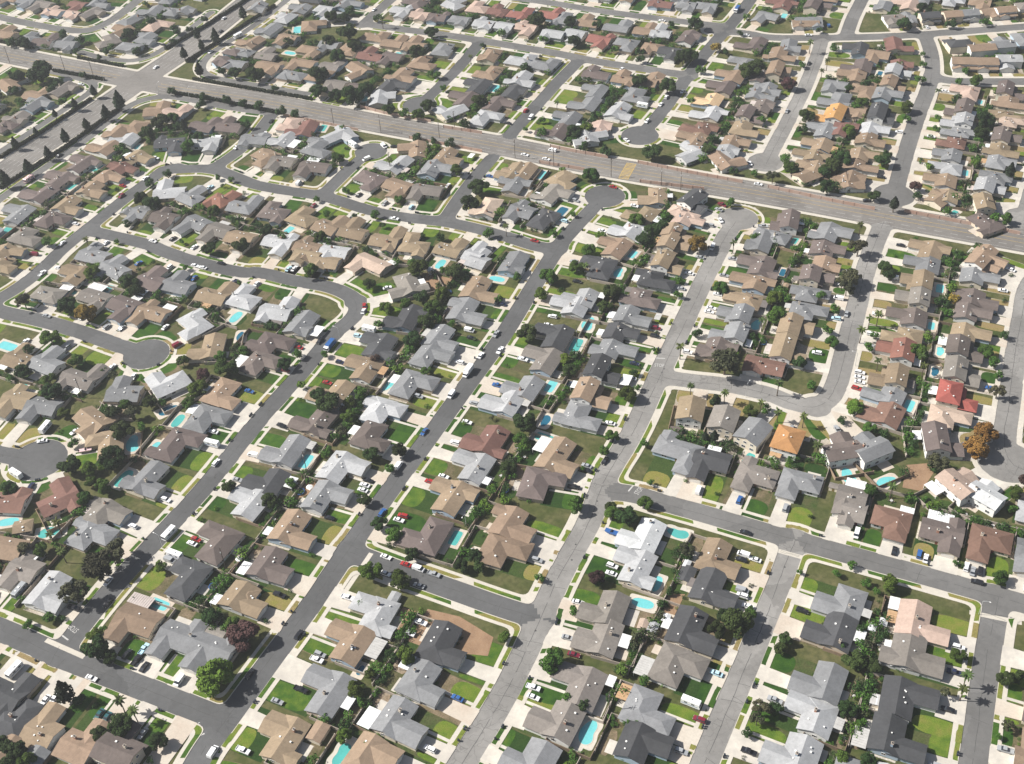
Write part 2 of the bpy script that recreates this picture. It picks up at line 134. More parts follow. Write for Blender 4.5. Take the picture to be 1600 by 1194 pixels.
(224.6,617.6,'l',19,-25,0,6,9.3,6.6,13.6),(218.9,605.8,'t',19,-25,0,5,6.6,9.0,15.3),(210.9,589.8,'t',19,-23,0,4,8.9,6.0,13.8),(206.7,578.6,'t',19,-23,0,
3,6.0,7.3,15.4),(199.6,565.6,'t',19,-24,0,2,7.3,7.1,12.9),(192.8,553.1,'t',19,-7,0,1,6.7,10.5,12.9),(290.5,655.4,'p',19,153,1,10,10.5,10.5,13.0),(281.0,
635.6,'b2',19,153,1,9,8.0,10.5,14.1),(274.8,620.7,'l2',19,155,1,8,6.2,8.1,15.5),(270.2,609.3,'g',19,155,1,7,6.6,6.2,14.1),(263.9,597.7,'n',19,155,1,6,7.6,
6.6,14.7),(257.1,584.1,'g',19,155,1,5,7.2,7.6,15.1),(251.6,570.7,'l',19,157,1,4,7.2,7.2,14.9),(245.2,557.9,'t',19,156,1,3,7.7,7.2,12.9),(240.5,543.1,'t',
19,156,1,2,6.9,7.7,14.3),(233.3,531.2,'t',19,130,1,1,10.5,6.6,13.8),(318.0,652.4,'b2',6,-26,9,11,10.5,7.2,13.0),(313.5,638.7,'t',6,-26,9,10,7.2,7.5,14.0),
(307.3,624.9,'t',6,-26,9,9,7.5,4.8,14.2),(306.1,614.8,'p',6,-27,9,8,4.8,9.9,15.3),(295.9,597.8,'b2',6,-27,9,7,9.9,7.1,14.1),(290.4,584.7,'t',6,-27,9,6,
7.1,7.3,14.7),(284.4,571.3,'g',6,-28,9,5,7.3,8.2,15.1),(277.9,556.2,'g',6,-28,9,4,8.2,7.0,15.0),(267.9,545.6,'l2',6,-28,9,3,7.0,7.5,12.9),(265.8,529.8,
't2',6,-10,9,2,8.0,7.5,13.6),(258.0,515.9,'b',6,24,9,1,10.5,9.0,19),(305.6,719.4,'d2h',21,91,3,1,10.5,6.3,15.0),(318.3,711.2,'t2',21,92,3,2,10.5,7.8,12.0),
(333.6,715.3,'g2',21,92,3,3,7.8,9.0,13.6),(276.3,763.8,'k',21,-89,2,3,5.4,10.5,10.5),(287.1,760.5,'g',21,-89,2,4,7.2,5.4,11.9),(301.4,757.3,'d2',21,-89,
2,5,7.5,7.2,15.0),(316.4,757.2,'t2',21,-89,2,6,6.2,7.5,15.0),(328.8,757.9,'g2',21,-88,2,7,7.3,6.2,15.0),(343.3,762.3,'t',21,-88,2,8,5.7,7.3,15.0),(354.8,
758.8,'t2',21,-88,2,9,9.0,5.7,15.0),(220.2,768.8,'g',21,-96,2,2,10.5,10.5,10.8),(217.0,762.4,'t',21,-98,2,1,10.5,10.5,14.3),(301.2,689.3,'t2',20,-102,2,
1,7.2,10.5,15.2),(315.6,687.2,'t2',20,-98,2,2,7.5,7.2,12.1),(330.8,688.1,'l2',20,-98,2,3,9.0,7.5,13.7),(276.3,784.7,'g',22,153,1,1,10.5,9.0,8),(291.1,784.2,
'p',22,153,1,2,10.5,9.0,19),(230.7,789.4,'b2',22,-27,0,1,9.0,10.5,12.3),(207.1,797.1,'n',23,152,1,10,10.5,9.0,12.3),(24.8,784.1,'p',24,-118,2,7,10.5,7.8,
14.9),(41.9,771.4,'l',24,-117,2,8,7.7,10.5,14.5),(58.0,769.0,'l',24,-122,2,9,9.5,7.4,15.0),(74.8,759.9,'r',24,-122,2,10,9.4,9.5,11.3),(91.3,751.0,'g',24,
-116,2,11,9.2,9.4,12.9),(107.6,742.2,'t',24,-116,2,12,7.1,9.2,13.7),(119.4,734.1,'d',24,-116,2,13,10.5,7.1,12.6),(135.4,754.4,'b',23,-30,0,6,10.5,10.5,
9.9),(85.9,703.5,'t',24,64,3,5,9.6,8.1,19),(100.1,695.6,'t',24,64,3,6,8.1,4.5,9.8),(68.7,711.9,'b',24,64,3,4,10.5,9.6,12.1),(21.0,709.5,'l',26,-27,0,4,
10.5,9.5,13.5),(19.6,738.8,'l',24,63,3,2,10.5,9.7,19),(36.2,728.6,'g',24,58,3,3,9.7,10.5,12.2),(-64.7,825.8,'l',24,-116,2,1,8.4,9.0,15.0),(-50.5,816.4,
'p',24,-113,2,2,7.5,8.3,15.0),(-36.7,810.7,'b',24,-113,2,3,8.2,7.5,12.4),(-21.4,804.9,'g',24,-115,2,4,9.5,8.1,11.8),(-4.8,795.4,'l',24,-118,2,5,7.9,9.5,
13.2),(10.1,789.7,'l',24,-118,2,6,7.8,7.9,12.3),(-80.1,789.2,'t',24,64,3,1,10.5,10.5,19),(63.6,687.6,'g',26,153,1,4,8.7,10.5,14.4),(56.7,671.5,'g',26,153,
1,3,10.5,8.7,13.2),(44.6,654.0,'g',26,152,1,2,8.3,10.5,11.8),(37.0,639.2,'b',26,152,1,1,10.5,8.3,11.8),(14.6,691.3,'d',26,-27,0,3,9.5,9.1,12.9),(1.8,677.4,
'b',26,-28,0,2,9.1,10.5,11.8),(-6.7,658.0,'l',26,-27,0,1,10.5,10.5,13.2),(107.0,771.9,'t',28,65,3,8,9.7,6.8,12.8),(119.6,766.7,'l',28,66,3,9,6.8,9.7,13.7),
(88.5,778.1,'g',28,65,3,7,10.5,9.7,11.1),(55.7,796.9,'g',28,60,3,6,7.6,10.5,14.5),(44.3,807.5,'r',28,60,3,5,10.0,7.6,15.0),(23.1,810.7,'r',28,66,3,4,8.4,
10.3,12.2),(122.3,808.3,'n',28,-115,2,2,8.9,10.5,15.0),(140.0,803.8,'g',28,-114,2,3,7.5,9.0,15.0),(154.5,799.7,'g',28,-113,2,4,10.5,7.5,15.0),(81.7,827.6,
'g',28,-120,2,1,10.5,9.0,15.0),(-24.3,832.5,'l',28,40,3,1,9.0,8.6,11.7),(-7.3,824.4,'p',28,66,3,2,9.4,8.2,11.8),(8.0,818.4,'n',28,66,3,3,8.2,8.4,13.1),
(-1.4,747.7,'t',27,158,1,5,10.5,10.5,11.4),(-2.3,723.2,'t',27,153,1,4,10.4,10.5,13.5),(-8.4,703.1,'d',27,153,1,3,9.6,10.4,12.9),(-19.7,687.3,'b',27,152,
1,2,10.5,9.6,11.8),(-30.6,669.3,'l',27,126,1,1,10.5,9.8,19),(-30.5,760.4,'g',27,-22,0,5,10.5,10.5,19),(-45.0,743.2,'t',27,-27,0,4,10.5,10.3,19),(-57.5,
726.3,'t',27,-28,0,3,10.4,8.7,17.3),(-65.5,710.9,'d',27,-28,0,2,8.7,10.5,19),(-74.4,691.8,'l',27,-3,0,1,9.7,10.5,19),(-81.7,757.9,'n',24,64,10,1,10.5,10.5,
9.8),(-89.4,740.0,'t',31,-141,10,2,10.5,10.5,8.6),(-128.7,812.0,'t',25,2,10,1,9.0,10.5,15.6),(-126.6,770.8,'t',31,-116,10,5,10.5,10.5,15.0),(-128.0,753.3,
't',31,-116,10,4,10.5,10.5,8.2),(-133.8,736.0,'g',31,-116,10,1,10.5,10.5,9.1),(-152.3,750.3,'t',31,-115,10,3,10.5,10.5,19),(-150.4,829.6,'l',31,152,10,
7,10.0,8.4,13.8),(-139.2,842.6,'g',31,157,10,8,8.2,9.0,19),(-160.0,812.1,'g',31,152,10,6,10.3,10.0,19),(-173.4,851.1,'g',31,-23,10,2,9.0,9.0,15.0),(-180.6,
778.8,'b',31,150,11,4,7.4,4.5,19),(-171.8,777.3,'g',31,150,11,3,4.5,7.7,19),(-184.5,764.1,'b',31,-145,11,2,5.6,9.0,8),(-173.7,758.1,'g',31,-115,11,1,10.5,
6.2,9.1),(-169.3,793.7,'t',31,146,11,5,7.5,10.2,19),(-351.1,834.2,'t',29,63,12,1,9.0,10.5,15.0),(-332.4,822.6,'g',29,63,12,2,10.5,7.4,15.0),(-318.6,817.1,
'b',29,73,12,3,7.4,10.5,15.0),(-276.1,805.7,'k',29,121,12,4,9.0,10.5,19),(-255.3,796.1,'g',32,-112,12,1,10.5,10.5,8),(-240.6,828.6,'p',32,-23,12,7,10.5,
10.0,14.2),(-242.9,807.8,'g',32,-29,12,6,9.7,8.1,19),(-222.1,852.2,'g',32,-23,12,9,9.0,4.5,15.0),(-231.7,849.2,'g',32,-23,12,8,4.5,10.5,15.0),(-325.0,750.8,
't',33,40,12,5,9.0,10.5,15.0),(-299.0,717.4,'g',33,-28,12,3,10.5,8.8,15.0),(-286.7,736.5,'k',33,-29,12,4,10.5,10.5,19),(-305.8,701.2,'k',33,-28,12,2,8.8,
6.7,15.0),(-312.0,689.3,'b',33,-28,12,1,6.7,9.0,15.0),(-311.3,857.5,'p',29,-117,12,2,5.9,8.5,15.0),(-297.3,859.1,'k',29,-37,12,3,9.0,10.5,8),(-327.2,863.6,
'p',29,-117,12,1,8.5,9.0,15.0),(-265.4,842.6,'g',29,143,12,5,10.5,9.0,14.1)]
TREES=[(-162.8,319.0,'s',5.7),(-169.0,313.2,'s',6.6),(-176.0,300.1,'s',5.5),(-163.5,308.1,'s',4.1),(-161.9,273.8,'o',4.7),(-156.9,270.7,'o',2.8),(-114.9,
256.2,'y',6.9),(-147.0,247.9,'p',2.6),(-141.5,243.6,'p',2.6),(-146.3,240.0,'o',4.3),(-153.6,237.9,'o',2.9),(-131.6,233.2,'o',3.1),(-168.9,254.1,'c',3.6),
(-120.7,286.1,'o',3.6),(-112.2,282.9,'m',2.8),(-106.7,275.1,'u',5.8),(-196.8,326.5,'m',3.0),(-203.5,326.7,'s',2.9),(-192.4,289.1,'m',2.1),(-185.2,292.0,
'm',2.3),(-164.1,253.0,'o',2.3),(-193.1,331.0,'p',2.6),(-191.4,336.7,'p',2.6),(-185.9,321.2,'p',2.6),(-181.6,231.5,'o',4.5),(-145.6,313.6,'m',2.6),(-187.1,
236.0,'o',2.9),(-165.1,282.0,'m',2.8),(-176.5,227.9,'m',3.5),(-162.6,284.5,'m',1.8),(-60.4,303.1,'y',4.4),(-48.1,298.0,'m',4.1),(-44.4,311.0,'o',3.0),(-52.3,
321.9,'m',3.6),(-58.3,328.5,'o',3.2),(-19.2,308.4,'o',2.8),(-24.8,303.9,'o',2.9),(-18.1,303.1,'o',2.6),(-45.6,262.2,'m',3.4),(-58.1,256.0,'m',2.2),(-8.9,
268.1,'m',2.5),(-63.0,249.4,'m',3.2),(-66.5,230.7,'y',2.8),(-58.2,226.8,'m',2.0),(-63.8,288.8,'m',1.8),(-50.5,263.1,'o',1.9),(-61.4,244.7,'m',1.9),(-73.1,
238.5,'m',2.0),(8.2,255.5,'m',4.6),(77.3,266.2,'o',5.5),(69.7,265.2,'o',3.4),(73.9,270.9,'o',3.1),(28.2,293.5,'u',3.2),(5.9,295.8,'m',2.0),(17.9,279.0,
'm',2.1),(17.5,237.0,'o',2.7),(12.4,240.4,'m',2.1),(72.8,222.7,'o',2.0),(79.2,230.1,'s',3.2),(77.0,226.5,'s',2.5),(40.4,245.9,'m',2.0),(33.0,251.1,'m',
2.5),(43.2,323.1,'o',4.2),(37.5,326.2,'m',3.0),(64.5,303.4,'s',3.2),(83.9,272.5,'m',2.4),(51.2,279.7,'o',1.7),(55.3,285.5,'o',1.7),(41.2,264.2,'o',1.6),
(32.5,230.1,'m',1.6),(36.1,229.0,'m',1.6),(127.0,291.8,'m',2.0),(138.3,281.2,'m',3.4),(130.1,283.2,'m',2.1),(116.3,247.1,'o',4.0),(122.8,244.9,'o',3.0),
(153.9,247.7,'m',2.8),(152.1,236.0,'p',2.6),(149.3,231.0,'p',2.6),(166.8,236.7,'o',2.9),(171.6,237.4,'o',2.6),(94.6,259.4,'o',2.6),(91.5,255.6,'o',2.4),
(108.6,228.3,'o',3.1),(102.7,210.6,'m',2.4),(110.6,208.2,'o',2.8),(161.1,218.0,'s',2.1),(84.7,230.7,'o',2.7),(166.8,290.4,'m',1.1),(179.5,278.1,'m',2.9),
(106.6,291.1,'m',1.1),(142.7,256.9,'m',1.3),(120.0,288.5,'m',1.7),(120.6,256.5,'m',1.7),(114.0,255.1,'m',1.9),(127.1,227.5,'m',1.3),(144.2,233.0,'s',1.8),
(133.1,279.3,'m',1.5),(122.8,262.0,'o',1.9),(157.0,215.3,'m',1.3),(-197.4,508.8,'o',4.4),(-191.6,501.3,'o',3.9),(-225.2,490.1,'o',5.0),(-213.7,483.0,'a',
5.4),(-227.3,465.3,'m',4.8),(-211.1,447.5,'m',3.8),(-158.0,442.3,'m',2.9),(-177.7,375.4,'o',5.7),(-195.3,373.2,'o',4.7),(-186.8,371.6,'m',3.4),(-176.9,
393.1,'o',4.9),(-184.0,407.4,'o',3.8),(-216.3,423.7,'o',4.8),(-235.5,441.4,'o',3.6),(-207.4,409.7,'m',3.0),(-123.3,354.6,'o',3.2),(-147.1,420.4,'m',4.3),
(-140.2,444.3,'m',3.1),(-135.1,432.9,'m',5.3),(-146.3,430.5,'u',3.3),(-169.7,521.3,'m',1.8),(-150.4,411.6,'m',3.0),(-169.2,397.9,'m',2.5),(-249.5,495.4,
's',4.2),(-219.1,520.2,'m',3.9),(-196.4,439.9,'m',2.0),(-178.6,359.8,'m',3.6),(-185.4,353.6,'m',3.6),(-168.4,412.9,'o',3.4),(-174.6,405.8,'s',3.3),(-139.1,
504.6,'m',1.7),(-219.7,362.2,'o',3.6),(-220.6,434.9,'m',3.1),(-185.3,364.2,'m',2.8),(-198.8,389.6,'m',2.5),(-180.4,413.0,'m',3.0),(-129.3,446.9,'m',2.7),
(-162.8,413.6,'m',2.1),(-237.4,459.3,'o',2.7),(-70.3,494.5,'o',3.3),(-44.9,504.0,'m',4.8),(-26.0,497.7,'o',5.2),(-36.9,470.2,'m',4.3),(-40.0,459.2,'o',
4.4),(-60.6,472.4,'m',3.7),(-47.1,446.9,'o',4.1),(-32.7,480.7,'m',3.9),(-51.1,476.3,'m',3.3),(-64.3,433.9,'u',2.7),(-84.2,403.1,'o',5.3),(-108.1,434.3,
'o',3.5),(-102.9,442.6,'m',2.7),(-89.5,441.2,'m',2.0),(-63.3,369.6,'o',3.4),(-51.2,370.5,'o',3.4),(-55.6,360.7,'m',2.4),(-64.7,342.4,'o',2.8),(-75.1,395.4,
'm',3.4),(-70.1,409.4,'m',3.4),(-74.8,404.4,'m',3.0),(-39.7,422.9,'m',2.8),(-4.2,355.3,'o',3.3),(-102.6,506.4,'m',4.1),(-105.3,345.5,'o',3.3),(-97.4,355.4,
'm',2.5),(-13.9,507.4,'m',1.5),(-4.3,475.9,'m',2.3),(-64.5,461.1,'m',2.6),(-98.8,419.4,'y',2.1),(-85.0,396.1,'m',2.1),(-82.5,375.2,'m',2.0),(-90.0,411.3,
'o',3.4),(-42.5,479.2,'o',3.8),(-34.9,462.1,'m',2.8),(22.0,489.5,'m',4.6),(17.9,476.6,'m',3.6),(8.7,444.3,'o',5.0),(41.6,494.2,'p',2.6),(37.4,497.1,'m',
3.8),(53.1,473.6,'o',4.5),(25.8,425.6,'y',2.9),(31.1,428.3,'o',2.8),(22.0,400.6,'m',2.5),(27.1,416.6,'o',3.3),(4.5,381.4,'o',5.1),(2.1,372.3,'m',3.4),(43.2,
371.0,'m',2.9),(38.6,362.4,'m',2.6),(55.6,365.9,'m',2.0),(52.2,331.9,'m',3.1),(23.1,331.6,'m',3.7),(79.8,423.3,'p',2.6),(90.5,438.4,'o',2.7),(98.5,410.6,
's',7.4),(94.9,390.4,'p',2.6),(109.7,383.2,'p',2.6),(80.6,396.8,'p',2.6),(51.8,397.1,'m',4.0),(56.7,413.2,'o',2.1),(68.3,430.0,'m',1.3),(107.5,471.3,'m',
3.7),(116.1,433.0,'o',2.3),(86.1,365.9,'c',2.1),(82.1,366.5,'c',1.8),(104.8,380.6,'m',3.3),(87.7,482.3,'m',2.3),(85.9,469.8,'m',2.4),(121.8,440.8,'p',2.6),
(90.4,390.3,'o',2.7),(55.5,343.2,'m',1.6),(37.0,329.9,'o',2.7),(27.7,354.3,'m',1.1),(47.8,463.2,'o',3.3),(57.4,403.0,'m',1.9),(5.7,493.8,'m',2.4),(192.4,
480.4,'o',3.6),(192.8,473.8,'o',3.0),(176.9,468.3,'s',5.3),(173.1,461.4,'s',4.1),(172.4,474.5,'o',4.2),(155.5,461.3,'m',2.6),(159.6,450.4,'m',2.7),(152.2,
434.8,'m',2.5),(151.8,425.2,'m',3.1),(172.5,437.1,'p',2.6),(176.9,438.3,'p',2.6),(165.6,426.5,'p',2.6),(168.0,406.0,'p',2.6),(167.8,420.4,'m',2.4),(173.1,
429.0,'m',2.1),(188.1,406.3,'p',2.6),(187.3,400.3,'p',2.6),(188.7,412.5,'m',4.3),(115.8,376.4,'p',2.6),(126.1,372.0,'p',2.6),(150.7,378.6,'y',3.8),(154.0,
366.0,'m',2.9),(234.4,421.8,'o',2.3),(215.9,382.1,'s',3.3),(200.7,357.2,'a',4.9),(196.8,347.1,'a',5.0),(219.6,460.3,'y',2.8),(210.5,451.2,'o',2.5),(218.2,
452.7,'a',2.8),(221.1,404.0,'m',2.7),(219.4,410.9,'m',3.6),(220.1,395.5,'m',2.3),(119.5,393.7,'p',2.6),(135.6,396.2,'m',2.5),(132.0,460.6,'m',3.8),(130.0,
446.5,'m',4.5),(138.5,461.2,'m',2.7),(133.6,411.6,'o',3.1),(127.5,352.6,'p',2.6),(127.6,352.2,'m',2.0),(168.9,359.8,'m',2.4),(175.3,340.9,'s',4.3),(144.2,
330.0,'m',2.9),(201.7,323.6,'m',3.0),(207.8,335.5,'u',2.7),(167.4,467.9,'s',3.6),(152.0,327.4,'p',2.6),(212.8,442.0,'m',2.2),(170.6,356.0,'o',2.0),(178.9,
374.1,'o',2.0),(115.5,350.9,'m',1.7),(197.9,315.2,'m',2.2),(-306.4,755.2,'o',8.4),(-322.6,757.7,'o',4.6),(-242.6,706.2,'c',4.3),(-248.8,693.8,'c',3.4),
(-258.6,681.0,'c',2.9),(-268.5,666.6,'c',3.1),(-274.6,647.9,'c',2.8),(-282.0,631.0,'c',3.5),(-292.3,618.1,'c',3.7),(-264.2,726.6,'c',2.7),(-273.1,710.4,
'c',2.7),(-283.5,700.0,'c',2.1),(-290.6,678.9,'c',1.8),(-299.3,663.5,'c',2.6),(-197.0,746.5,'c',3.3),(-212.0,773.6,'c',3.1),(-207.8,804.4,'c',2.9),(-201.9,
786.5,'c',2.6),(-193.5,796.6,'c',3.5),(-178.8,833.7,'c',3.3),(-290.8,797.2,'o',2.6),(-273.7,782.6,'o',2.3),(-278.6,763.5,'o',2.5),(-208.5,727.5,'o',3.2),
(-190.5,716.8,'o',3.2),(-189.7,702.7,'o',3.4),(-174.8,710.2,'o',3.4),(-159.4,703.4,'o',3.1),(-195.2,671.6,'c',2.8),(-225.8,636.0,'c',1.7),(-211.6,680.3,
'o',5.2),(-218.2,667.9,'o',4.2),(-205.2,685.4,'m',4.0),(-308.0,823.0,'o',4.0),(-293.3,812.7,'o',3.7),(-259.3,815.4,'o',4.3),(-226.0,818.0,'o',4.0),(-217.2,
819.2,'o',2.7),(-184.8,745.5,'o',3.3),(-173.8,740.3,'o',4.5),(-159.7,732.8,'o',6.0),(-189.0,648.6,'m',4.1),(-196.5,618.9,'o',2.9),(-206.9,610.4,'o',3.1),
(-210.2,567.4,'o',2.6),(-227.8,547.6,'p',2.6),(-212.9,550.8,'m',1.8),(-165.9,611.7,'m',2.0),(-157.1,608.7,'m',2.0),(-162.4,574.0,'m',3.4),(-231.9,652.4,
'm',3.4),(-184.2,659.0,'o',3.7),(-283.5,718.4,'m',3.2),(-251.7,553.6,'m',3.1),(-206.9,833.3,'o',3.0),(-176.4,546.9,'m',1.6),(-159.0,535.9,'o',4.0),(-141.5,
535.4,'o',4.5),(-247.6,834.9,'o',4.3),(-292.7,745.2,'o',4.0),(-345.7,811.2,'o',4.0),(-334.0,808.0,'o',4.8),(-269.4,789.9,'o',3.1),(-247.8,787.5,'o',3.6),
(-199.1,584.1,'o',4.8),(-206.5,590.2,'o',4.3),(-321.4,738.9,'o',3.7),(-295.1,736.9,'o',3.7),(-226.2,800.5,'o',3.2),(-156.7,672.1,'o',3.3),(-115.3,728.9,
'o',6.4),(-113.7,707.1,'o',5.1),(-90.5,695.1,'o',7.0),(-101.5,700.5,'o',4.6),(-82.5,707.7,'o',4.8),(-40.8,784.3,'o',4.7),(-49.9,754.6,'o',5.3),(-113.7,
821.2,'o',4.8),(-104.2,818.0,'o',4.8),(-100.5,831.6,'o',4.1),(-146.7,696.3,'o',3.8),(-133.9,692.1,'o',3.6),(-124.9,683.0,'o',3.3),(-48.1,642.4,'o',3.2),
(-27.9,633.2,'o',3.4),(-38.4,637.1,'o',2.5),(-36.7,628.9,'y',2.7),(-19.3,655.3,'o',3.4),(-9.4,680.8,'o',4.7),(-12.2,577.8,'o',5.5),(-17.3,562.5,'o',5.0),
(-42.6,680.0,'o',4.5),(-34.7,706.6,'m',2.4),(-31.9,720.3,'m',2.9),(-40.7,726.0,'m',2.9),(-88.4,587.8,'m',2.3),(-57.2,574.6,'m',2.7),(-68.9,562.8,'m',2.7),
(-63.4,609.4,'p',2.6),(-104.5,756.0,'o',5.3),(-112.3,781.2,'o',4.7),(-99.1,789.0,'o',6.8),(-93.7,769.9,'o',4.9),(-142.0,722.3,'o',2.7),(-7.1,763.6,'o',
2.3),(-13.7,739.5,'p',2.6),(8.2,779.5,'m',3.4),(-24.3,600.0,'m',3.9),(-104.8,581.0,'m',2.1),(-7.5,534.3,'m',3.0),(-129.6,551.0,'o',3.3),(-34.1,533.5,'o',
2.8),(-66.9,678.4,'o',4.0),(-49.2,666.5,'m',3.9),(-57.4,672.4,'m',3.5),(-75.7,805.5,'p',2.6),(-81.1,813.8,'o',3.3),(2.0,534.8,'p',2.6),(-94.9,623.1,'m',
4.0),(-155.5,736.7,'o',4.2),(-141.3,787.3,'o',3.6),(-97.7,564.6,'m',2.3),(-66.0,549.5,'o',2.0),(-82.0,561.4,'o',1.7),(-43.5,538.1,'o',1.6),(-99.2,539.8,
'm',3.6),(-120.5,543.0,'m',3.0),(52.6,584.0,'m',4.5),(90.6,603.7,'o',5.7),(62.9,613.4,'o',3.1),(64.4,608.9,'o',2.6),(110.6,683.3,'o',5.4),(142.0,769.6,
'o',5.4),(125.9,721.5,'o',5.4),(133.0,722.1,'o',5.4),(135.4,705.4,'m',3.4),(149.5,735.6,'a',3.6),(99.7,736.5,'o',3.5),(96.4,721.4,'o',3.4),(126.3,777.2,
'o',2.6),(83.1,742.5,'m',3.2),(57.0,756.9,'o',4.6),(27.9,638.5,'m',3.6),(28.8,654.9,'m',2.3),(94.3,693.5,'o',5.0),(75.5,782.8,'o',3.6),(37.1,765.3,'m',
3.3),(21.9,726.1,'o',3.2),(47.0,634.7,'o',4.5),(52.1,619.0,'o',3.5),(123.3,604.5,'o',3.9),(128.0,617.2,'o',3.3),(145.7,578.0,'m',2.3),(134.1,581.1,'o',
2.7),(74.7,517.0,'o',4.5),(85.4,528.6,'o',4.0),(79.2,525.5,'o',3.8),(89.3,539.7,'m',3.0),(101.8,509.6,'a',4.8),(73.1,535.9,'m',4.2),(44.8,511.6,'m',3.7),
(119.8,505.4,'p',2.6),(133.4,515.6,'m',2.7),(126.8,548.0,'m',3.1),(170.9,757.6,'o',2.3),(164.4,695.0,'o',6.2),(172.0,705.3,'o',4.8),(34.3,791.4,'o',6.0),
(56.6,788.1,'o',4.2),(39.2,668.6,'p',2.6),(55.5,704.6,'m',2.4),(123.1,666.5,'m',2.5),(52.4,525.7,'y',2.8),(155.8,730.3,'o',2.5),(179.8,781.3,'m',2.6),(43.3,
546.6,'m',1.8),(27.0,531.2,'m',2.4),(60.2,651.7,'o',3.4),(72.6,669.4,'o',3.3),(55.1,638.5,'m',3.8),(17.8,645.1,'m',1.8),(161.2,636.8,'m',2.8),(270.6,673.2,
'm',3.5),(283.1,645.6,'o',3.6),(292.9,673.1,'m',2.6),(302.2,669.5,'m',4.0),(283.6,709.8,'m',1.9),(280.6,694.3,'m',2.4),(187.9,635.6,'o',4.7),(188.5,575.2,
'o',5.5),(184.1,571.8,'o',4.2),(196.9,584.3,'o',4.9),(166.5,579.4,'m',4.4),(166.0,590.6,'m',3.2),(179.7,553.4,'o',4.1),(218.9,579.9,'o',4.4),(203.6,541.1,
'o',3.4),(212.1,533.9,'c',2.9),(229.2,552.8,'u',3.4),(226.0,545.5,'o',2.6),(243.0,572.3,'y',2.8),(249.7,639.1,'m',4.1),(246.7,628.1,'m',2.9),(271.9,649.7,
'p',2.6),(188.4,514.4,'p',2.6),(187.9,493.1,'s',5.1),(289.8,616.5,'o',5.1),(282.8,603.1,'o',4.6),(258.0,509.9,'m',3.1),(264.4,508.9,'m',3.3),(238.1,524.9,
'm',2.8),(253.0,538.8,'o',2.8),(280.6,749.7,'o',5.0),(311.9,747.4,'o',3.8),(335.5,744.4,'m',3.5),(208.8,616.0,'m',4.0),(209.5,686.8,'p',2.6),(215.9,699.3,
'p',2.6),(226.9,724.7,'m',3.4),(234.1,672.5,'o',3.5),(222.4,668.8,'o',3.2),(186.6,677.0,'u',4.7),(201.3,704.9,'m',2.6),(283.8,558.7,'c',3.0),(300.6,682.2,
'm',2.6),(182.6,622.9,'o',3.3),(223.7,752.7,'o',2.5),(224.8,647.7,'m',4.1),(220.0,644.1,'m',3.4),(152.2,566.5,'s',3.7),(299.9,770.5,'o',5.1),(210.8,724.7,
'p',2.6),(273.6,589.7,'m',2.8),(269.7,574.3,'y',2.3),(265.5,626.4,'m',2.4),(260.5,614.5,'m',2.2),(262.6,696.4,'m',2.6),(224.1,588.9,'o',2.7)]
POOLS=[(-143.7,296.7,'r',8.4,'c',1),(-216.5,346.0,'o',8.7,'c',0),(-196.5,338.3,'k',10.7,'t',0),(-62.5,259.7,'o',4.0,'b',0),(-67.4,225.4,'k',9.3,'t',0),
(-27.1,321.0,'r',7.8,'t',0),(61.2,317.0,'k',9.1,'t',1),(50.8,290.9,'o',8.0,'c',0),(43.9,282.2,'o',8.6,'c',1),(18.9,227.9,'k',10.3,'c',0),(-137.3,478.7,
'o',9.2,'c',1),(-210.0,509.0,'r',8.4,'c',1),(-229.4,505.5,'r',5.4,'t',0),(-132.9,462.0,'k',7.6,'b',0),(-234.3,434.2,'o',7.2,'t',1),(-160.0,410.5,'k',9.5,
'b',0),(-154.2,402.7,'o',8.8,'t',0),(-172.2,389.6,'k',11.0,'c',0),(-161.8,385.3,'o',8.6,'c',0),(-172.0,367.6,'o',10.6,'t',0),(-250.4,466.3,'r',10.2,'c',
0),(-33.7,512.7,'o',8.5,'c',1),(-4.3,496.2,'o',8.3,'c',1),(-58.5,418.6,'k',9.0,'c',0),(-92.5,370.9,'r',8.4,'c',0),(58.8,495.0,'k',8.2,'c',0),(67.8,510.2,
'r',6.8,'c',0),(39.5,454.4,'k',10.7,'c',0),(31.9,438.6,'r',9.9,'t',0),(16.7,410.6,'r',8.3,'c',0),(13.7,387.0,'k',7.6,'b',0),(13.0,376.0,'r',9.0,'t',1),
(120.3,445.2,'k',8.1,'c',0),(102.9,359.7,'r',6.9,'t',1),(142.1,485.9,'r',6.3,'b',0),(215.8,464.4,'r',7.0,'c',0),(202.7,435.9,'r',5.9,'c',0),(200.8,416.9,
'k',6.6,'c',0),(194.0,403.0,'k',6.5,'b',0),(175.9,381.5,'r',8.0,'c',0),(138.8,341.1,'k',10.3,'c',1),(153.3,336.7,'k',9.1,'c',0),(-222.8,658.0,'k',5.7,'c',
0),(-245.2,636.7,'r',8.1,'t',0),(-254.9,617.2,'r',8.4,'t',0),(-248.5,611.7,'k',7.6,'c',0),(-281.3,570.7,'r',10.1,'t',0),(-110.0,667.4,'r',8.4,'t',0),(-117.7,
555.2,'r',7.4,'c',1),(-2.9,706.7,'r',9.2,'c',0),(-64.6,761.0,'r',10.3,'c',1),(-139.4,775.6,'o',8.6,'c',0),(-134.6,812.4,'r',11.0,'c',0),(-83.5,701.6,'r',
6.6,'c',0),(-145.7,743.8,'r',10.4,'c',0),(24.4,595.3,'r',8.9,'c',0),(16.3,582.4,'o',6.2,'c',0),(33.3,554.9,'r',10.0,'b',0),(248.7,691.4,'r',5.9,'b',0),
(297.9,646.4,'r',5.0,'c',0),(306.1,645.3,'r',5.0,'c',0),(243.7,529.3,'r',5.8,'t',0),(262.8,568.1,'r',6.1,'c',0),(206.9,784.4,'r',7.5,'c',0),(211.4,631.2,
'r',5.9,'c',0),(154.1,513.2,'r',6.0,'t',0)]
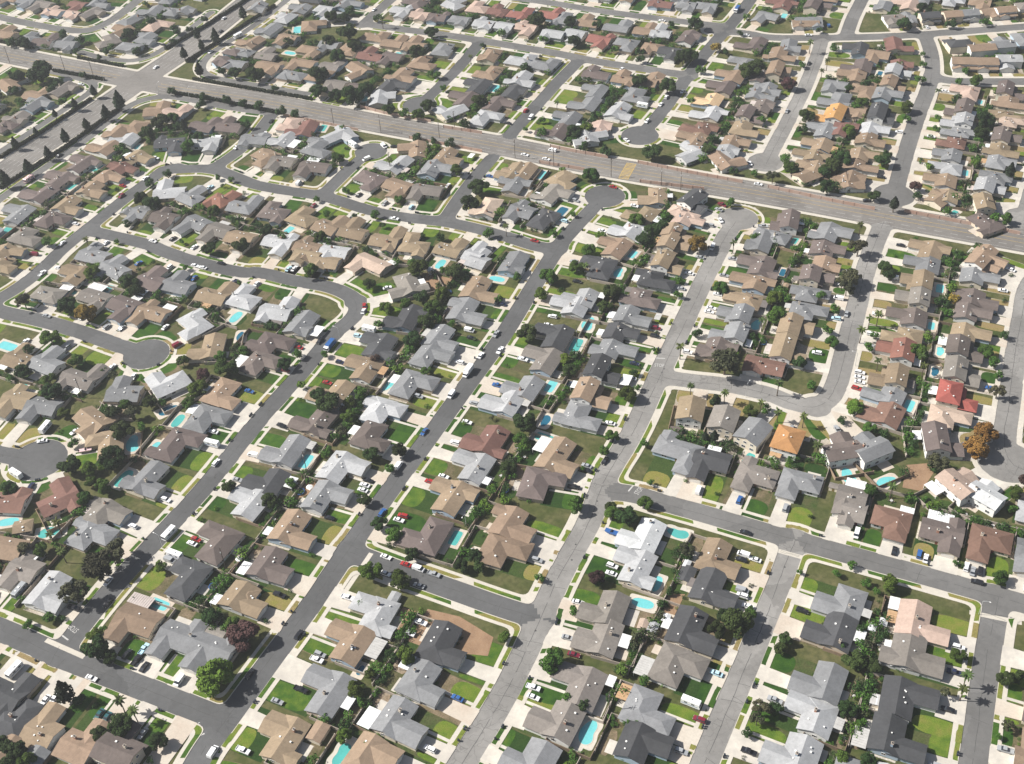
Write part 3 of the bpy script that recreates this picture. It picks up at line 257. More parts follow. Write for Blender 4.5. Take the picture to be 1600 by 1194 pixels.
CARS=[(-135.4,326.7,'w','c','d'),(-134.0,328.9,'r','c','d'),(-122.9,319.4,'w','R','s'),(-140.9,320.3,'w','R','d'),(-151.3,273.2,'k','u','d'),(-147.2,270.4,
'k','p','d'),(-145.3,275.1,'l','p','d'),(-164.1,260.4,'w','c','s'),(-178.2,253.7,'w','c','d'),(-176.1,251.8,'w','c','d'),(-156.2,247.6,'t','c','d'),(-153.2,
246.1,'t','c','d'),(-110.7,228.5,'w','v','s'),(-197.0,315.5,'g','R','d'),(-138.7,238.5,'g','c','d'),(-192.4,268.7,'w','R','d'),(-103.5,261.0,'k','c','s'),
(-163.6,298.3,'k','c','s'),(-173.6,313.0,'w','c','s'),(-101.8,229.1,'w','p','d'),(-86.1,276.9,'k','u','s'),(-79.5,336.0,'k','c','d'),(-96.3,297.0,'k','p',
'd'),(-79.0,265.2,'w','p','d'),(-78.0,267.5,'g','u','d'),(-91.9,248.2,'g','c','d'),(-55.5,303.3,'w','c','s'),(-47.1,308.1,'r','c','s'),(-42.0,305.5,'w',
'v','s'),(-42.2,295.8,'g','c','s'),(-55.4,312.3,'w','c','s'),(-48.7,334.5,'r','u','d'),(-50.4,332.3,'w','c','d'),(-55.9,336.3,'b','u','s'),(-36.0,301.7,
'g','p','s'),(-40.7,279.3,'w','p','d'),(-45.1,274.6,'w','p','d'),(-26.8,244.7,'b','c','d'),(-83.8,252.6,'k','p','d'),(89.2,312.2,'k','c','s'),(19.9,284.0,
'w','c','d'),(18.4,266.3,'g','c','d'),(16.3,260.2,'m','c','d'),(0.6,247.1,'w','p','d'),(0.4,243.1,'w','c','d'),(34.8,300.7,'w','u','d'),(34.0,297.0,'w',
'c','d'),(83.1,284.6,'g','v','d'),(82.7,282.1,'w','u','d'),(83.7,276.9,'w','c','d'),(86.9,302.2,'w','v','d'),(85.6,299.8,'k','c','d'),(91.0,299.3,'w','c',
'd'),(55.9,236.2,'w','R','d'),(57.8,229.7,'m','u','d'),(36.6,317.9,'b','b','d'),(38.7,243.8,'k','u','d'),(34.1,244.1,'g','c','d'),(103.6,273.3,'k','u',
'd'),(154.9,296.7,'b','u','d'),(156.7,294.4,'w','c','d'),(172.2,281.0,'k','u','s'),(133.5,309.1,'w','v','d'),(170.8,289.0,'w','u','d'),(172.5,286.7,'g',
'c','d'),(175.3,286.5,'k','u','d'),(158.4,210.4,'g','p','d'),(-214.8,402.7,'w','R','d'),(-214.3,392.8,'w','c','s'),(-218.8,375.7,'w','R','s'),(-200.8,399.2,
'w','c','d'),(-241.6,467.9,'w','p','d'),(-140.3,386.7,'w','R','d'),(-134.1,374.0,'w','u','s'),(-136.4,393.2,'w','c','d'),(-236.9,487.3,'g','c','s'),(-194.7,
474.2,'g','c','d'),(-172.4,472.8,'w','c','d'),(-197.1,530.7,'b','c','d'),(-164.4,513.5,'b','c','d'),(-160.8,523.8,'w','c','s'),(-165.2,526.2,'w','c','s'),
(-150.6,528.5,'k','c','s'),(-249.4,527.6,'w','p','s'),(-123.3,419.6,'b','c','d'),(-195.0,440.5,'w','c','d'),(-181.3,433.6,'w','c','d'),(-192.9,386.0,'p',
'b','d'),(-87.2,449.0,'b','G','s'),(-92.8,453.7,'k','u','s'),(-69.2,475.1,'w','c','s'),(-68.3,480.3,'r','c','s'),(-86.8,422.1,'r','c','d'),(-105.2,450.8,
'r','c','d'),(-105.6,394.6,'k','c','d'),(-102.4,391.8,'k','c','d'),(-19.3,454.5,'w','v','d'),(-18.4,448.6,'k','c','d'),(-6.8,450.7,'g','p','s'),(-14.5,
435.2,'w','c','s'),(-24.3,430.7,'w','u','d'),(-21.5,423.4,'w','B','s'),(-28.9,408.3,'w','v','s'),(-40.5,384.3,'b','c','s'),(-4.2,437.4,'w','p','s'),(-21.3,
388.8,'w','c','d'),(-31.8,355.7,'w','c','d'),(-34.6,351.5,'r','u','d'),(-50.9,363.8,'w','v','s'),(-65.7,353.6,'w','c','d'),(-66.4,350.8,'w','c','d'),(-64.4,
356.3,'k','c','d'),(-61.2,494.0,'w','c','d'),(-69.0,459.6,'w','R','d'),(-44.8,409.0,'g','u','d'),(22.2,461.2,'w','u','d'),(19.6,454.7,'w','c','d'),(5.8,
430.0,'w','p','d'),(36.7,489.0,'k','c','d'),(71.7,446.9,'m','u','d'),(70.3,440.9,'k','u','d'),(58.2,421.7,'n','c','d'),(55.5,411.3,'w','c','d'),(42.5,382.1,
'w','c','d'),(39.9,357.6,'k','c','s'),(29.7,356.6,'g','c','d'),(29.5,353.8,'k','c','d'),(23.2,344.5,'k','p','d'),(74.9,338.1,'w','v','d'),(100.9,459.9,
'w','c','d'),(99.4,457.0,'w','c','d'),(102.1,503.1,'g','c','d'),(160.1,405.2,'w','u','d'),(159.2,401.9,'w','c','d'),(158.4,398.7,'w','c','d'),(156.3,394.3,
'r','u','d'),(144.1,420.9,'w','u','d'),(164.2,461.0,'w','v','d'),(164.3,449.0,'g','c','s'),(252.8,477.5,'w','c','d'),(245.1,458.9,'w','c','d'),(214.6,389.1,
'b','c','d'),(192.8,354.1,'b','u','d'),(195.3,357.4,'k','c','d'),(-231.2,766.0,'w','c','s'),(-198.8,785.9,'w','c','s'),(-194.4,839.5,'w','c','s'),(-189.4,
815.4,'k','c','s'),(-244.6,555.0,'w','c','s'),(-193.4,551.3,'w','c','s'),(-271.4,653.9,'k','c','s'),(-281.0,625.2,'p','R','s'),(-180.6,807.1,'w','R','s'),
(-212.7,620.6,'w','c','s'),(-208.4,642.2,'w','c','d'),(-220.0,600.3,'m','u','s'),(-159.7,648.9,'w','p','s'),(-226.8,614.6,'r','c','d'),(-278.5,747.4,'w',
'c','d'),(-232.3,800.9,'k','c','d'),(-68.5,638.7,'w','v','s'),(-76.8,622.2,'w','v','s'),(-59.5,558.8,'w','p','s'),(-136.4,677.7,'k','c','s'),(-56.8,637.2,
'k','c','d'),(-92.5,648.1,'w','R','d'),(-29.6,589.0,'w','c','d'),(7.7,656.9,'k','c','d'),(-87.3,839.2,'w','c','s'),(24.5,660.9,'w','v','s'),(21.0,670.9,
'r','u','s'),(16.3,618.0,'w','c','s'),(33.0,620.9,'w','v','s'),(28.6,611.6,'w','c','s'),(64.0,575.5,'r','c','s'),(74.3,555.5,'w','c','d'),(78.5,627.7,'w',
'c','s'),(94.6,647.7,'w','u','s'),(104.7,668.1,'w','c','s'),(109.3,677.2,'w','u','s'),(121.6,682.7,'w','c','s'),(173.4,798.5,'b','G','s'),(122.3,550.9,
'm','p','d'),(119.7,546.5,'g','c','d'),(110.7,511.1,'w','v','s'),(17.8,529.1,'r','c','s'),(39.6,573.9,'w','c','d'),(92.5,666.9,'w','R','d'),(116.7,535.7,
'w','c','s'),(148.3,574.5,'w','c','s'),(146.2,592.2,'w','c','s'),(85.5,718.7,'w','c','d'),(175.6,758.4,'w','c','s'),(121.0,786.9,'w','c','s'),(239.2,616.1,
'w','u','d'),(256.0,608.9,'w','c','d'),(216.3,750.8,'w','c','s'),(233.2,763.4,'b','u','d'),(209.4,709.0,'k','c','s'),(179.8,649.9,'g','c','s'),(282.1,661.0,
'w','c','d'),(297.2,753.9,'w','c','d'),(215.2,568.6,'k','c','d'),(201.3,545.9,'k','c','d')]
PATIOS=[(-204.5,324.7,'w',6.1),(-152.4,299.1,'p',11.0),(-110.1,309.6,'w',6.4),(-118.1,293.7,'w',5.0),(-58.7,268.5,'l',8.8),(-53.3,233.6,'w',8.3),(-41.4,
258.5,'w',6.7),(-101.0,328.0,'w',4.4),(23.2,249.9,'w',4.7),(34.4,264.0,'w',6.0),(54.5,268.9,'w',4.8),(47.0,248.7,'l',8.5),(37.3,239.3,'t',6.5),(121.0,259.3,
'w',5.9),(141.0,271.4,'w',6.0),(138.1,265.5,'t',5.6),(116.2,212.3,'l',8.0),(154.6,315.1,'w',5.6),(168.1,313.0,'w',12.1),(102.7,224.8,'l',4.8),(-59.5,439.2,
'w',4.7),(-100.1,462.3,'w',8.0),(-70.4,385.9,'w',5.8),(-53.3,419.1,'w',6.0),(-77.0,406.5,'w',6.4),(-101.5,358.3,'w',6.5),(-91.3,379.0,'l',4.8),(-65.7,428.8,
't',5.6),(-16.0,351.3,'w',4.1),(-58.3,512.9,'w',4.5),(-129.6,440.1,'w',8.3),(-147.6,407.8,'w',6.4),(-187.4,506.4,'w',6.8),(-173.1,485.4,'w',6.6),(-215.4,
506.3,'w',9.6),(-192.4,494.6,'w',5.5),(-232.0,505.6,'w',6.7),(27.9,408.2,'w',5.0),(47.8,479.0,'w',4.4),(48.4,458.8,'w',5.3),(68.1,456.2,'l',4.8),(43.4,
445.0,'w',4.7),(23.1,384.1,'w',3.8),(47.9,410.7,'w',7.5),(12.2,369.5,'w',9.4),(188.9,388.2,'w',5.8),(203.0,423.1,'w',6.1),(174.9,360.4,'w',5.6),(173.0,
331.4,'w',7.1),(137.4,330.0,'w',8.0),(177.8,394.3,'b',5.3),(-110.5,623.3,'w',7.7),(-122.2,644.9,'w',9.2),(-7.1,619.1,'w',5.1),(83.9,538.8,'w',5.8),(93.5,
561.3,'w',4.2),(70.8,521.3,'w',5.7)]
SHEDS=[(-118.4,279.3,'k',7.7),(-75.8,233.7,'t',7.2),(-85.9,226.0,'w',4.5),(43.2,270.8,'p',4.4),(46.6,269.0,'l',4.4),(52.1,273.0,'w',3.2),(63.0,293.2,'d',
7.5),(131.7,264.7,'w',3.2),(127.0,262.7,'w',3.2),(120.2,231.7,'w',3.4),(130.6,334.5,'k',3.6),(70.7,373.5,'b',5.2),(-51.1,290.9,'l',5.0)]
POLES=[(-101.2,668.5),(-71.2,656.6),(-25.4,654.9),(-34.8,645.9),(-45.1,600.9),(-63.7,610.8),(64.7,588.1),(91.9,575.6),(102.0,569.4),(10.4,615.7),(32.6,
603.8),(122.4,759.4),(-295.2,770.9),(-338.6,789.0),(-272.4,758.2),(-202.8,423.2),(-202.6,511.4),(-119.6,312.8),(32.3,437.5),(26.7,235.3),(-91.6,364.7)]
LAMPS=[(-147.8,326.0),(-84.6,454.5),(-219.7,729.6),(-261.5,748.6),(-196.6,723.5),(-250.5,528.7),(-22.6,326.4),(169.7,266.1),(158.3,411.1),(216.1,354.6),(108.5,398.0),(181.3,714.3)]
GUTTERS=[((96.6,305.7),(113.0,297.8)),((165.2,268.2),(182.5,261.9)),((-184.6,282.9),(-167.8,273.8)),((-61.2,315.9),(-72.3,293.6))]
PARASOLS=[(-89.1,353.2),(19.1,423.6),(129.6,246.9),(-114.3,315.6),(-214.1,679.5),(89.0,351.3)]
XWALK=[(71.4,585.4),(78.0,601.1)]
HEDGES=[[(-307.4,654.4),(-286.7,687.5),(-266.4,725.2)],[(-297.1,618.0),(-269.4,661.3),(-244.1,710.0)],[(-229.6,793.5),(-208.0,825.0),(-179.8,872.8)],[(-210.8,
771.0),(-190.9,803.2),(-158.5,856.1)],[(-303.4,771.1),(-263.7,752.0)],[(-290.5,788.8),(-254.4,770.7)],[(-212.0,726.1),(-183.8,713.5),(-136.3,688.1)],[(-202.1,
744.5),(-156.9,723.2),(-117.8,704.7)],[(-355.3,823.6),(-326.9,809.8)]]
WALLS=[[(-85.7,690.4),(-70.2,680.0),(-40.2,665.1)],[(-32.2,657.4),(-8.5,647.0)],[(32.1,625.9),(46.8,617.9),(65.0,609.0)],[(81.8,601.3),(108.4,587.4),(137.7,
572.8)],[(150.9,566.2),(182.5,548.2),(203.1,537.2)],[(218.3,533.3),(244.1,520.0),(270.9,505.9)],[(-134.6,685.7),(-85.4,660.3)],[(-53.2,646.9),(-9.0,624.8)],
[(24.6,608.4),(50.1,596.9)],[(80.4,580.4),(115.1,568.3)]]
STOPS=[((-175.0,287.4),(-177.9,283.8)),((-120.8,240.4),(-119.1,236.3)),((50.2,340.6),(47.4,342.8)),((69.6,419.9),(70.5,425.1))]
DIRT=[[(-47.9,271.5),(-39.3,287.8),(-25.3,282.6),(-11.0,270.5),(-13.6,261.1),(-22.3,262.8),(-41.4,268.1)],[(-54.5,274.9),(-47.5,288.5),(-41.7,285.9),(-49.5,
271.1)],[(-48.5,487.2),(-41.0,506.8),(-26.5,499.6),(-29.8,488.8)],[(157.7,332.1),(163.7,346.5),(174.7,346.7),(177.0,342.7),(165.7,328.9)],[(-96.2,347.0),
(-92.9,360.5),(-81.6,357.0),(-90.2,350.2)],[(49.7,273.6),(54.7,286.4),(62.0,285.8),(55.4,274.2)]]

C = bpy.context.scene.collection
sc = bpy.context.scene
# ------------------------------------------------------------------ camera, sky, sun, exposure
cam = bpy.data.cameras.new('camera'); camo = bpy.data.objects.new('camera', cam); C.objects.link(camo)
right = [CAM_R[i][0] for i in range(3)]; up = [CAM_R[i][1] for i in range(3)]; fwd = [CAM_R[i][2] for i in range(3)]
camo.matrix_world = Matrix(((right[0], up[0], -fwd[0], 0), (right[1], up[1], -fwd[1], 0), (right[2], up[2], -fwd[2], CAM_H), (0, 0, 0, 1)))
cam.sensor_fit = 'HORIZONTAL'; cam.sensor_width = 36; cam.lens = CAM_F / 1600 * 36
cam.clip_start = 1; cam.clip_end = 9000
sc.camera = camo
SUN_AZ, SUN_EL = math.radians(-82), math.radians(42)     # azimuth from +Y towards +X
to_sun = Vector((math.sin(SUN_AZ) * math.cos(SUN_EL), math.cos(SUN_AZ) * math.cos(SUN_EL), math.sin(SUN_EL)))
w = bpy.data.worlds.new('World'); sc.world = w; w.use_nodes = True
nt = w.node_tree; bg = nt.nodes['Background']
sky = nt.nodes.new('ShaderNodeTexSky'); sky.sky_type = 'NISHITA'; sky.sun_disc = False
sky.sun_elevation = SUN_EL; sky.sun_rotation = SUN_AZ; sky.dust_density = 2.5; sky.air_density = 1.0
nt.links.new(sky.outputs[0], bg.inputs[0]); bg.inputs[1].default_value = 0.052
sl = bpy.data.lights.new('sun', 'SUN'); sl.energy = 5.0; sl.angle = math.radians(0.6); sl.color = (1, 0.968, 0.915)
so = bpy.data.objects.new('sun', sl); C.objects.link(so); so.rotation_euler = to_sun.to_track_quat('Z', 'Y').to_euler()
so.location = (0, 400, 340)
sc.view_settings.view_transform = 'Standard'; sc.view_settings.look = 'None'
sc.view_settings.exposure = 0.88; sc.view_settings.gamma = 1
sc.render.engine = 'CYCLES'
sc.cycles.volume_step_rate = 4
sc.cycles.max_bounces = 5; sc.cycles.diffuse_bounces = 2; sc.cycles.volume_bounces = 0; sc.cycles.transparent_max_bounces = 6

# ------------------------------------------------------------------ materials
def mat(name, col, rough=0.85, noise=None, rnd=0.0, spec=0.25, hue=0.0, attr=None, metal=0.0):
    """noise: list of (scale, amount, dark colour or None). rnd: brightness spread between objects."""
    m = bpy.data.materials.new(name); m.use_nodes = True
    n = m.node_tree.nodes; l = m.node_tree.links; b = n['Principled BSDF']
    b.inputs['Roughness'].default_value = rough; b.inputs['Specular IOR Level'].default_value = spec; b.inputs['Metallic'].default_value = metal
    rgb = n.new('ShaderNodeRGB'); rgb.outputs[0].default_value = (*col, 1); cur = rgb.outputs[0]
    geo = n.new('ShaderNodeNewGeometry')
    for sca, amt, c2 in (noise or []):
        t = n.new('ShaderNodeTexNoise'); t.inputs['Scale'].default_value = sca; t.inputs['Detail'].default_value = 4
        l.new(geo.outputs['Position'], t.inputs['Vector'])
        mr = n.new('ShaderNodeMapRange'); mr.inputs[1].default_value = 0.36; mr.inputs[2].default_value = 0.66
        l.new(t.outputs[0], mr.inputs[0]); mr.inputs[3].default_value = 0; mr.inputs[4].default_value = amt
        mx = n.new('ShaderNodeMix'); mx.data_type = 'RGBA'
        l.new(mr.outputs[0], mx.inputs['Factor']); l.new(cur, mx.inputs['A'])
        if c2 is None:
            v = n.new('ShaderNodeHueSaturation'); v.inputs['Value'].default_value = 0.5; l.new(cur, v.inputs['Color']); l.new(v.outputs[0], mx.inputs['B'])
        else: mx.inputs['B'].default_value = (*c2, 1)
        cur = mx.outputs['Result']
    if rnd or hue:
        oi = n.new('ShaderNodeObjectInfo'); v = n.new('ShaderNodeHueSaturation')
        mr = n.new('ShaderNodeMapRange'); mr.inputs[3].default_value = 1 - rnd; mr.inputs[4].default_value = 1 + rnd
        l.new(oi.outputs['Random'], mr.inputs[0]); l.new(mr.outputs[0], v.inputs['Value'])
        if hue:
            m2 = n.new('ShaderNodeMapRange'); m2.inputs[3].default_value = 0.5 - hue; m2.inputs[4].default_value = 0.5 + hue
            k = n.new('ShaderNodeMath'); k.operation = 'FRACT'; k2 = n.new('ShaderNodeMath'); k2.operation = 'MULTIPLY'; k2.inputs[1].default_value = 7.3
            l.new(oi.outputs['Random'], k2.inputs[0]); l.new(k2.outputs[0], k.inputs[0]); l.new(k.outputs[0], m2.inputs[0]); l.new(m2.outputs[0], v.inputs['Hue'])
        l.new(cur, v.inputs['Color']); cur = v.outputs[0]
    l.new(cur, b.inputs['Base Color'])
    return m
def ramp_mat(name, stops, rough=0.95, noise_scale=0.35, amt=0.25, fine=3.0):
    """colour chosen by the per-face attribute 'tone' (the kind of turf or soil of that patch), broken up by noise"""
    m = bpy.data.materials.new(name); m.use_nodes = True
    n = m.node_tree.nodes; l = m.node_tree.links; b = n['Principled BSDF']; b.inputs['Roughness'].default_value = rough; b.inputs['Specular IOR Level'].default_value = 0.1
    a = n.new('ShaderNodeAttribute'); a.attribute_name = 'tone'; geo = n.new('ShaderNodeNewGeometry')
    def nz(s, d=5):
        t = n.new('ShaderNodeTexNoise'); t.inputs['Scale'].default_value = s; t.inputs['Detail'].default_value = d; l.new(geo.outputs['Position'], t.inputs['Vector']); return t.outputs[0]
    s1 = n.new('ShaderNodeMath'); s1.operation = 'MULTIPLY_ADD'; l.new(nz(noise_scale), s1.inputs[0]); s1.inputs[1].default_value = amt * 2; s1.inputs[2].default_value = -amt
    s2 = n.new('ShaderNodeMath'); s2.operation = 'ADD'; l.new(a.outputs['Fac'], s2.inputs[0]); l.new(s1.outputs[0], s2.inputs[1])
    cr = n.new('ShaderNodeValToRGB'); l.new(s2.outputs[0], cr.inputs[0])
    e = cr.color_ramp.elements; e[0].position = stops[0][0]; e[0].color = (*stops[0][1], 1); e[1].position = stops[-1][0]; e[1].color = (*stops[-1][1], 1)
    for p, c in stops[1:-1]:
        q = e.new(p); q.color = (*c, 1)
    hv = n.new('ShaderNodeHueSaturation'); mr = n.new('ShaderNodeMapRange'); l.new(nz(fine, 3), mr.inputs[0]); mr.inputs[1].default_value = .3; mr.inputs[2].default_value = .7; mr.inputs[3].default_value = .7; mr.inputs[4].default_value = 1.25
    l.new(mr.outputs[0], hv.inputs['Value']); l.new(cr.outputs[0], hv.inputs['Color']); l.new(hv.outputs[0], b.inputs['Base Color'])
    return m
def crack_mat(name, col, crack, amount, stain):
    m = mat(name, col, 0.9, [(0.05, stain, None), (0.45, 0.22, None), (2.5, 0.12, None)])
    n = m.node_tree.nodes; l = m.node_tree.links; b = n['Principled BSDF']; cur = b.inputs['Base Color'].links[0].from_socket
    geo = n.new('ShaderNodeNewGeometry')
    dn = n.new('ShaderNodeTexNoise'); dn.inputs['Scale'].default_value = 0.22; l.new(geo.outputs['Position'], dn.inputs['Vector'])
    sub = n.new('ShaderNodeVectorMath'); sub.operation = 'MULTIPLY_ADD'; l.new(dn.outputs['Color'], sub.inputs[0]); sub.inputs[1].default_value = (7, 7, 0); l.new(geo.outputs['Position'], sub.inputs[2])
    v = n.new('ShaderNodeTexVoronoi'); v.feature = 'DISTANCE_TO_EDGE'; v.inputs['Scale'].default_value = 0.24; l.new(sub.outputs[0], v.inputs['Vector'])
    mr = n.new('ShaderNodeMapRange'); mr.inputs[1].default_value = 0.012; mr.inputs[2].default_value = 0.03; mr.inputs[3].default_value = amount; mr.inputs[4].default_value = 0; l.new(v.outputs['Distance'], mr.inputs[0])
    ms = n.new('ShaderNodeTexNoise'); ms.inputs['Scale'].default_value = 0.03; l.new(geo.outputs['Position'], ms.inputs['Vector'])
    mm = n.new('ShaderNodeMapRange'); mm.inputs[1].default_value = 0.42; mm.inputs[2].default_value = 0.6; l.new(ms.outputs[0], mm.inputs[0])
    mu = n.new('ShaderNodeMath'); mu.operation = 'MULTIPLY'; l.new(mr.outputs[0], mu.inputs[0]); l.new(mm.outputs[0], mu.inputs[1])
    mx = n.new('ShaderNodeMix'); mx.data_type = 'RGBA'; l.new(mu.outputs[0], mx.inputs['Factor']); l.new(cur, mx.inputs['A']); mx.inputs['B'].default_value = (*crack, 1)
    pv = n.new('ShaderNodeTexVoronoi'); pv.inputs['Scale'].default_value = 0.045; l.new(sub.outputs[0], pv.inputs['Vector'])
    sp = n.new('ShaderNodeSeparateColor'); l.new(pv.outputs['Color'], sp.inputs[0]); pm = n.new('ShaderNodeMapRange'); l.new(sp.outputs[0], pm.inputs[0]); pm.inputs[3].default_value = 0.86; pm.inputs[4].default_value = 1.1
    hv = n.new('ShaderNodeHueSaturation'); l.new(pm.outputs[0], hv.inputs['Value']); l.new(mx.outputs['Result'], hv.inputs['Color']); l.new(hv.outputs[0], b.inputs['Base Color'])
    return m
M = {}
ASPH = [crack_mat('asphalt_dark', (0.106, 0.106, 0.106), (0.04, 0.04, 0.042), 0.25, 0.32),
        crack_mat('asphalt_mid', (0.158, 0.154, 0.148), (0.07, 0.07, 0.07), 0.35, 0.4),
        crack_mat('asphalt_pale', (0.25, 0.24, 0.225), (0.09, 0.087, 0.082), 0.5, 0.45),
        crack_mat('asphalt_avenue', (0.2, 0.186, 0.17), (0.09, 0.085, 0.08), 0.5, 0.35)]
M['concrete'] = mat('concrete', (0.52, 0.48, 0.41), 0.9, [(0.09, 0.35, (0.36, 0.33, 0.28)), (0.8, 0.25, (0.33, 0.31, 0.28)), (4, .15, None)])
M['drive'] = mat('drive_concrete', (0.56, 0.52, 0.45), 0.9, [(0.07, 0.6, (0.36, 0.33, 0.29)), (0.9, 0.25, (0.36, 0.33, 0.3)), (0.3, .35, (0.3, 0.28, 0.26))])
M['deck'] = mat('deck_concrete', (0.5, 0.45, 0.38), 0.9, [(0.1, 0.5, (0.4, 0.31, 0.24)), (1.2, 0.2, None)])
M['ground'] = mat('soil', (0.085, 0.09, 0.03), 0.95, [(0.045, 0.8, (0.045, 0.068, 0.016)), (0.11, 0.6, (0.17, 0.145, 0.075)), (0.5, 0.55, (0.03, 0.042, 0.012)), (4, .35, None)], spec=0.1)
M['dirt'] = mat('bare_dirt', (0.26, 0.165, 0.1), 0.95, [(0.25, 0.6, (0.17, 0.1, 0.06)), (1.5, 0.35, (0.3, 0.22, 0.15))], spec=0.1)
LAWN = ramp_mat('lawn', [(0.0, (0.017, 0.048, 0.008)), (0.28, (0.04, 0.09, 0.012)), (0.5, (0.105, 0.152, 0.02)), (0.75, (0.18, 0.165, 0.044)), (1.0, (0.22, 0.165, 0.078))], amt=0.3, noise_scale=0.28)
YARD = ramp_mat('yard', [(0.0, (0.018, 0.044, 0.009)), (0.35, (0.042, 0.066, 0.017)), (0.55, (0.09, 0.08, 0.04)), (0.72, (0.2, 0.15, 0.1)), (0.85, (0.32, 0.28, 0.225)), (1.0, (0.42, 0.38, 0.33))], amt=0.2, noise_scale=0.25, fine=1.6)
ROOF = {'g': (0.222, 0.225, 0.23), 'd': (0.075, 0.076, 0.08), 'l': (0.39, 0.393, 0.398), 'w': (0.62, 0.63, 0.63), 't': (0.278, 0.208, 0.143), 'b': (0.15, 0.122, 0.111),
        'k': (0.22, 0.198, 0.176), 'n': (0.2, 0.115, 0.092), 'r': (0.27, 0.13, 0.1), 'R': (0.3, 0.105, 0.075), 'o': (0.46, 0.24, 0.105), 'p': (0.47, 0.36, 0.29), 'y': (0.62, 0.46, 0.27)}
ROOFNAME = {'g': 'grey', 'd': 'charcoal', 'l': 'light grey', 'w': 'white', 't': 'tan', 'b': 'brown', 'k': 'taupe', 'n': 'red-brown', 'r': 'brick-red', 'R': 'red', 'o': 'orange', 'p': 'pinkish', 'y': 'pale yellow'}
for k, c in ROOF.items():
    m = mat('roof_' + ROOFNAME[k].replace(' ', '_').replace('-', '_'), c, 0.92, [(0.13, 0.34, None), (0.9, 0.3, None), (5.0, 0.25, None)], rnd=0.16, spec=0.15, hue=0.012)
    n = m.node_tree.nodes; l = m.node_tree.links; b = n['Principled BSDF']; cur = b.inputs['Base Color'].links[0].from_socket
    tc = n.new('ShaderNodeNewGeometry'); sx = n.new('ShaderNodeSeparateXYZ'); l.new(tc.outputs['Position'], sx.inputs[0])
    mu = n.new('ShaderNodeMath'); mu.operation = 'MULTIPLY'; mu.inputs[1].default_value = 8.0; l.new(sx.outputs['Z'], mu.inputs[0])
    fr = n.new('ShaderNodeMath'); fr.operation = 'FRACT'; l.new(mu.outputs[0], fr.inputs[0])
    mr = n.new('ShaderNodeMapRange'); mr.inputs[1].default_value = 0; mr.inputs[2].default_value = 0.3; mr.inputs[3].default_value = 0.8; mr.inputs[4].default_value = 1.04; l.new(fr.outputs[0], mr.inputs[0])
    hv = n.new('ShaderNodeHueSaturation'); l.new(mr.outputs[0], hv.inputs['Value']); l.new(cur, hv.inputs['Color']); l.new(hv.outputs[0], b.inputs['Base Color'])
    M['roof_' + k] = m
WALLC = {'w': (0.7, 0.69, 0.66), 'c': (0.62, 0.55, 0.44), 'e': (0.5, 0.42, 0.33), 'u': (0.36, 0.44, 0.52), 'g': (0.5, 0.5, 0.49), 'p': (0.6, 0.48, 0.42)}
WALLN = {'w': 'white', 'c': 'cream', 'e': 'beige', 'u': 'pale blue', 'g': 'grey', 'p': 'pinkish'}
for k, c in WALLC.items(): M['wall_' + k] = mat('stucco_' + WALLN[k].replace(' ', '_'), c, 0.9, [(0.6, 0.15, None)])
M['trim'] = mat('white_trim', (0.72, 0.71, 0.68), 0.6)
M['glass'] = mat('window_glass', (0.025, 0.03, 0.038), 0.12, spec=0.6)
M['garage'] = mat('garage_door', (0.6, 0.57, 0.52), 0.6, [(0.5, .2, None)], rnd=0.25)
M['door'] = mat('door_paint', (0.2, 0.1, 0.06), 0.5, rnd=0.4, hue=0.06)
M['brick'] = mat('brick', (0.33, 0.17, 0.12), 0.9, [(2.5, 0.4, (0.42, 0.28, 0.2))])
M['metal'] = mat('galvanised', (0.55, 0.56, 0.57), 0.45, metal=0.4)
M['patio_w'] = mat('patio_white', (0.68, 0.68, 0.67), 0.6, [(0.8, 0.25, None)]); M['patio_l'] = mat('patio_grey', (0.43, 0.42, 0.4), 0.7, [(0.8, 0.3, None)])
M['patio_t'] = mat('patio_tan', (0.42, 0.27, 0.15), 0.8, [(0.8, 0.3, None)]); M['patio_p'] = mat('patio_pinkish', (0.47, 0.41, 0.38), 0.8, [(0.5, 0.35, None)]); M['patio_b'] = mat('patio_dark', (0.16, 0.14, 0.13), 0.8, [(0.8, 0.3, None)])
M['block'] = mat('block_wall', (0.36, 0.31, 0.26), 0.95, [(0.5, 0.4, (0.25, 0.21, 0.17))], rnd=0.2)
M['wood'] = mat('fence_wood', (0.22, 0.16, 0.11), 0.95, [(0.8, 0.4, None)], rnd=0.3)
M['avwall'] = mat('avenue_wall', (0.4, 0.26, 0.2), 0.95, [(0.15, 0.6, (0.45, 0.36, 0.3))])
M['pole'] = mat('pole_wood', (0.1, 0.08, 0.065), 0.95)
M['bin'] = mat('bin_plastic', (0.02, 0.025, 0.035), 0.5, rnd=0.5)
M['paint_w'] = mat('road_paint_white', (0.44, 0.43, 0.41), 0.8, [(1.0, .3, None)]); M['paint_y'] = mat('road_paint_yellow', (0.5, 0.34, 0.09), 0.8, [(1.0, .25, None)])
for k, c in {'c': (0.14, 0.46, 0.47), 't': (0.075, 0.34, 0.31), 'b': (0.015, 0.1, 0.16)}.items(): M['water_' + k] = mat('pool_water_' + k, c, 0.06, [(0.22, 0.4, tuple(x * .62 for x in c)), (1.6, .2, tuple(min(1, x * 1.35) for x in c))], spec=0.5)
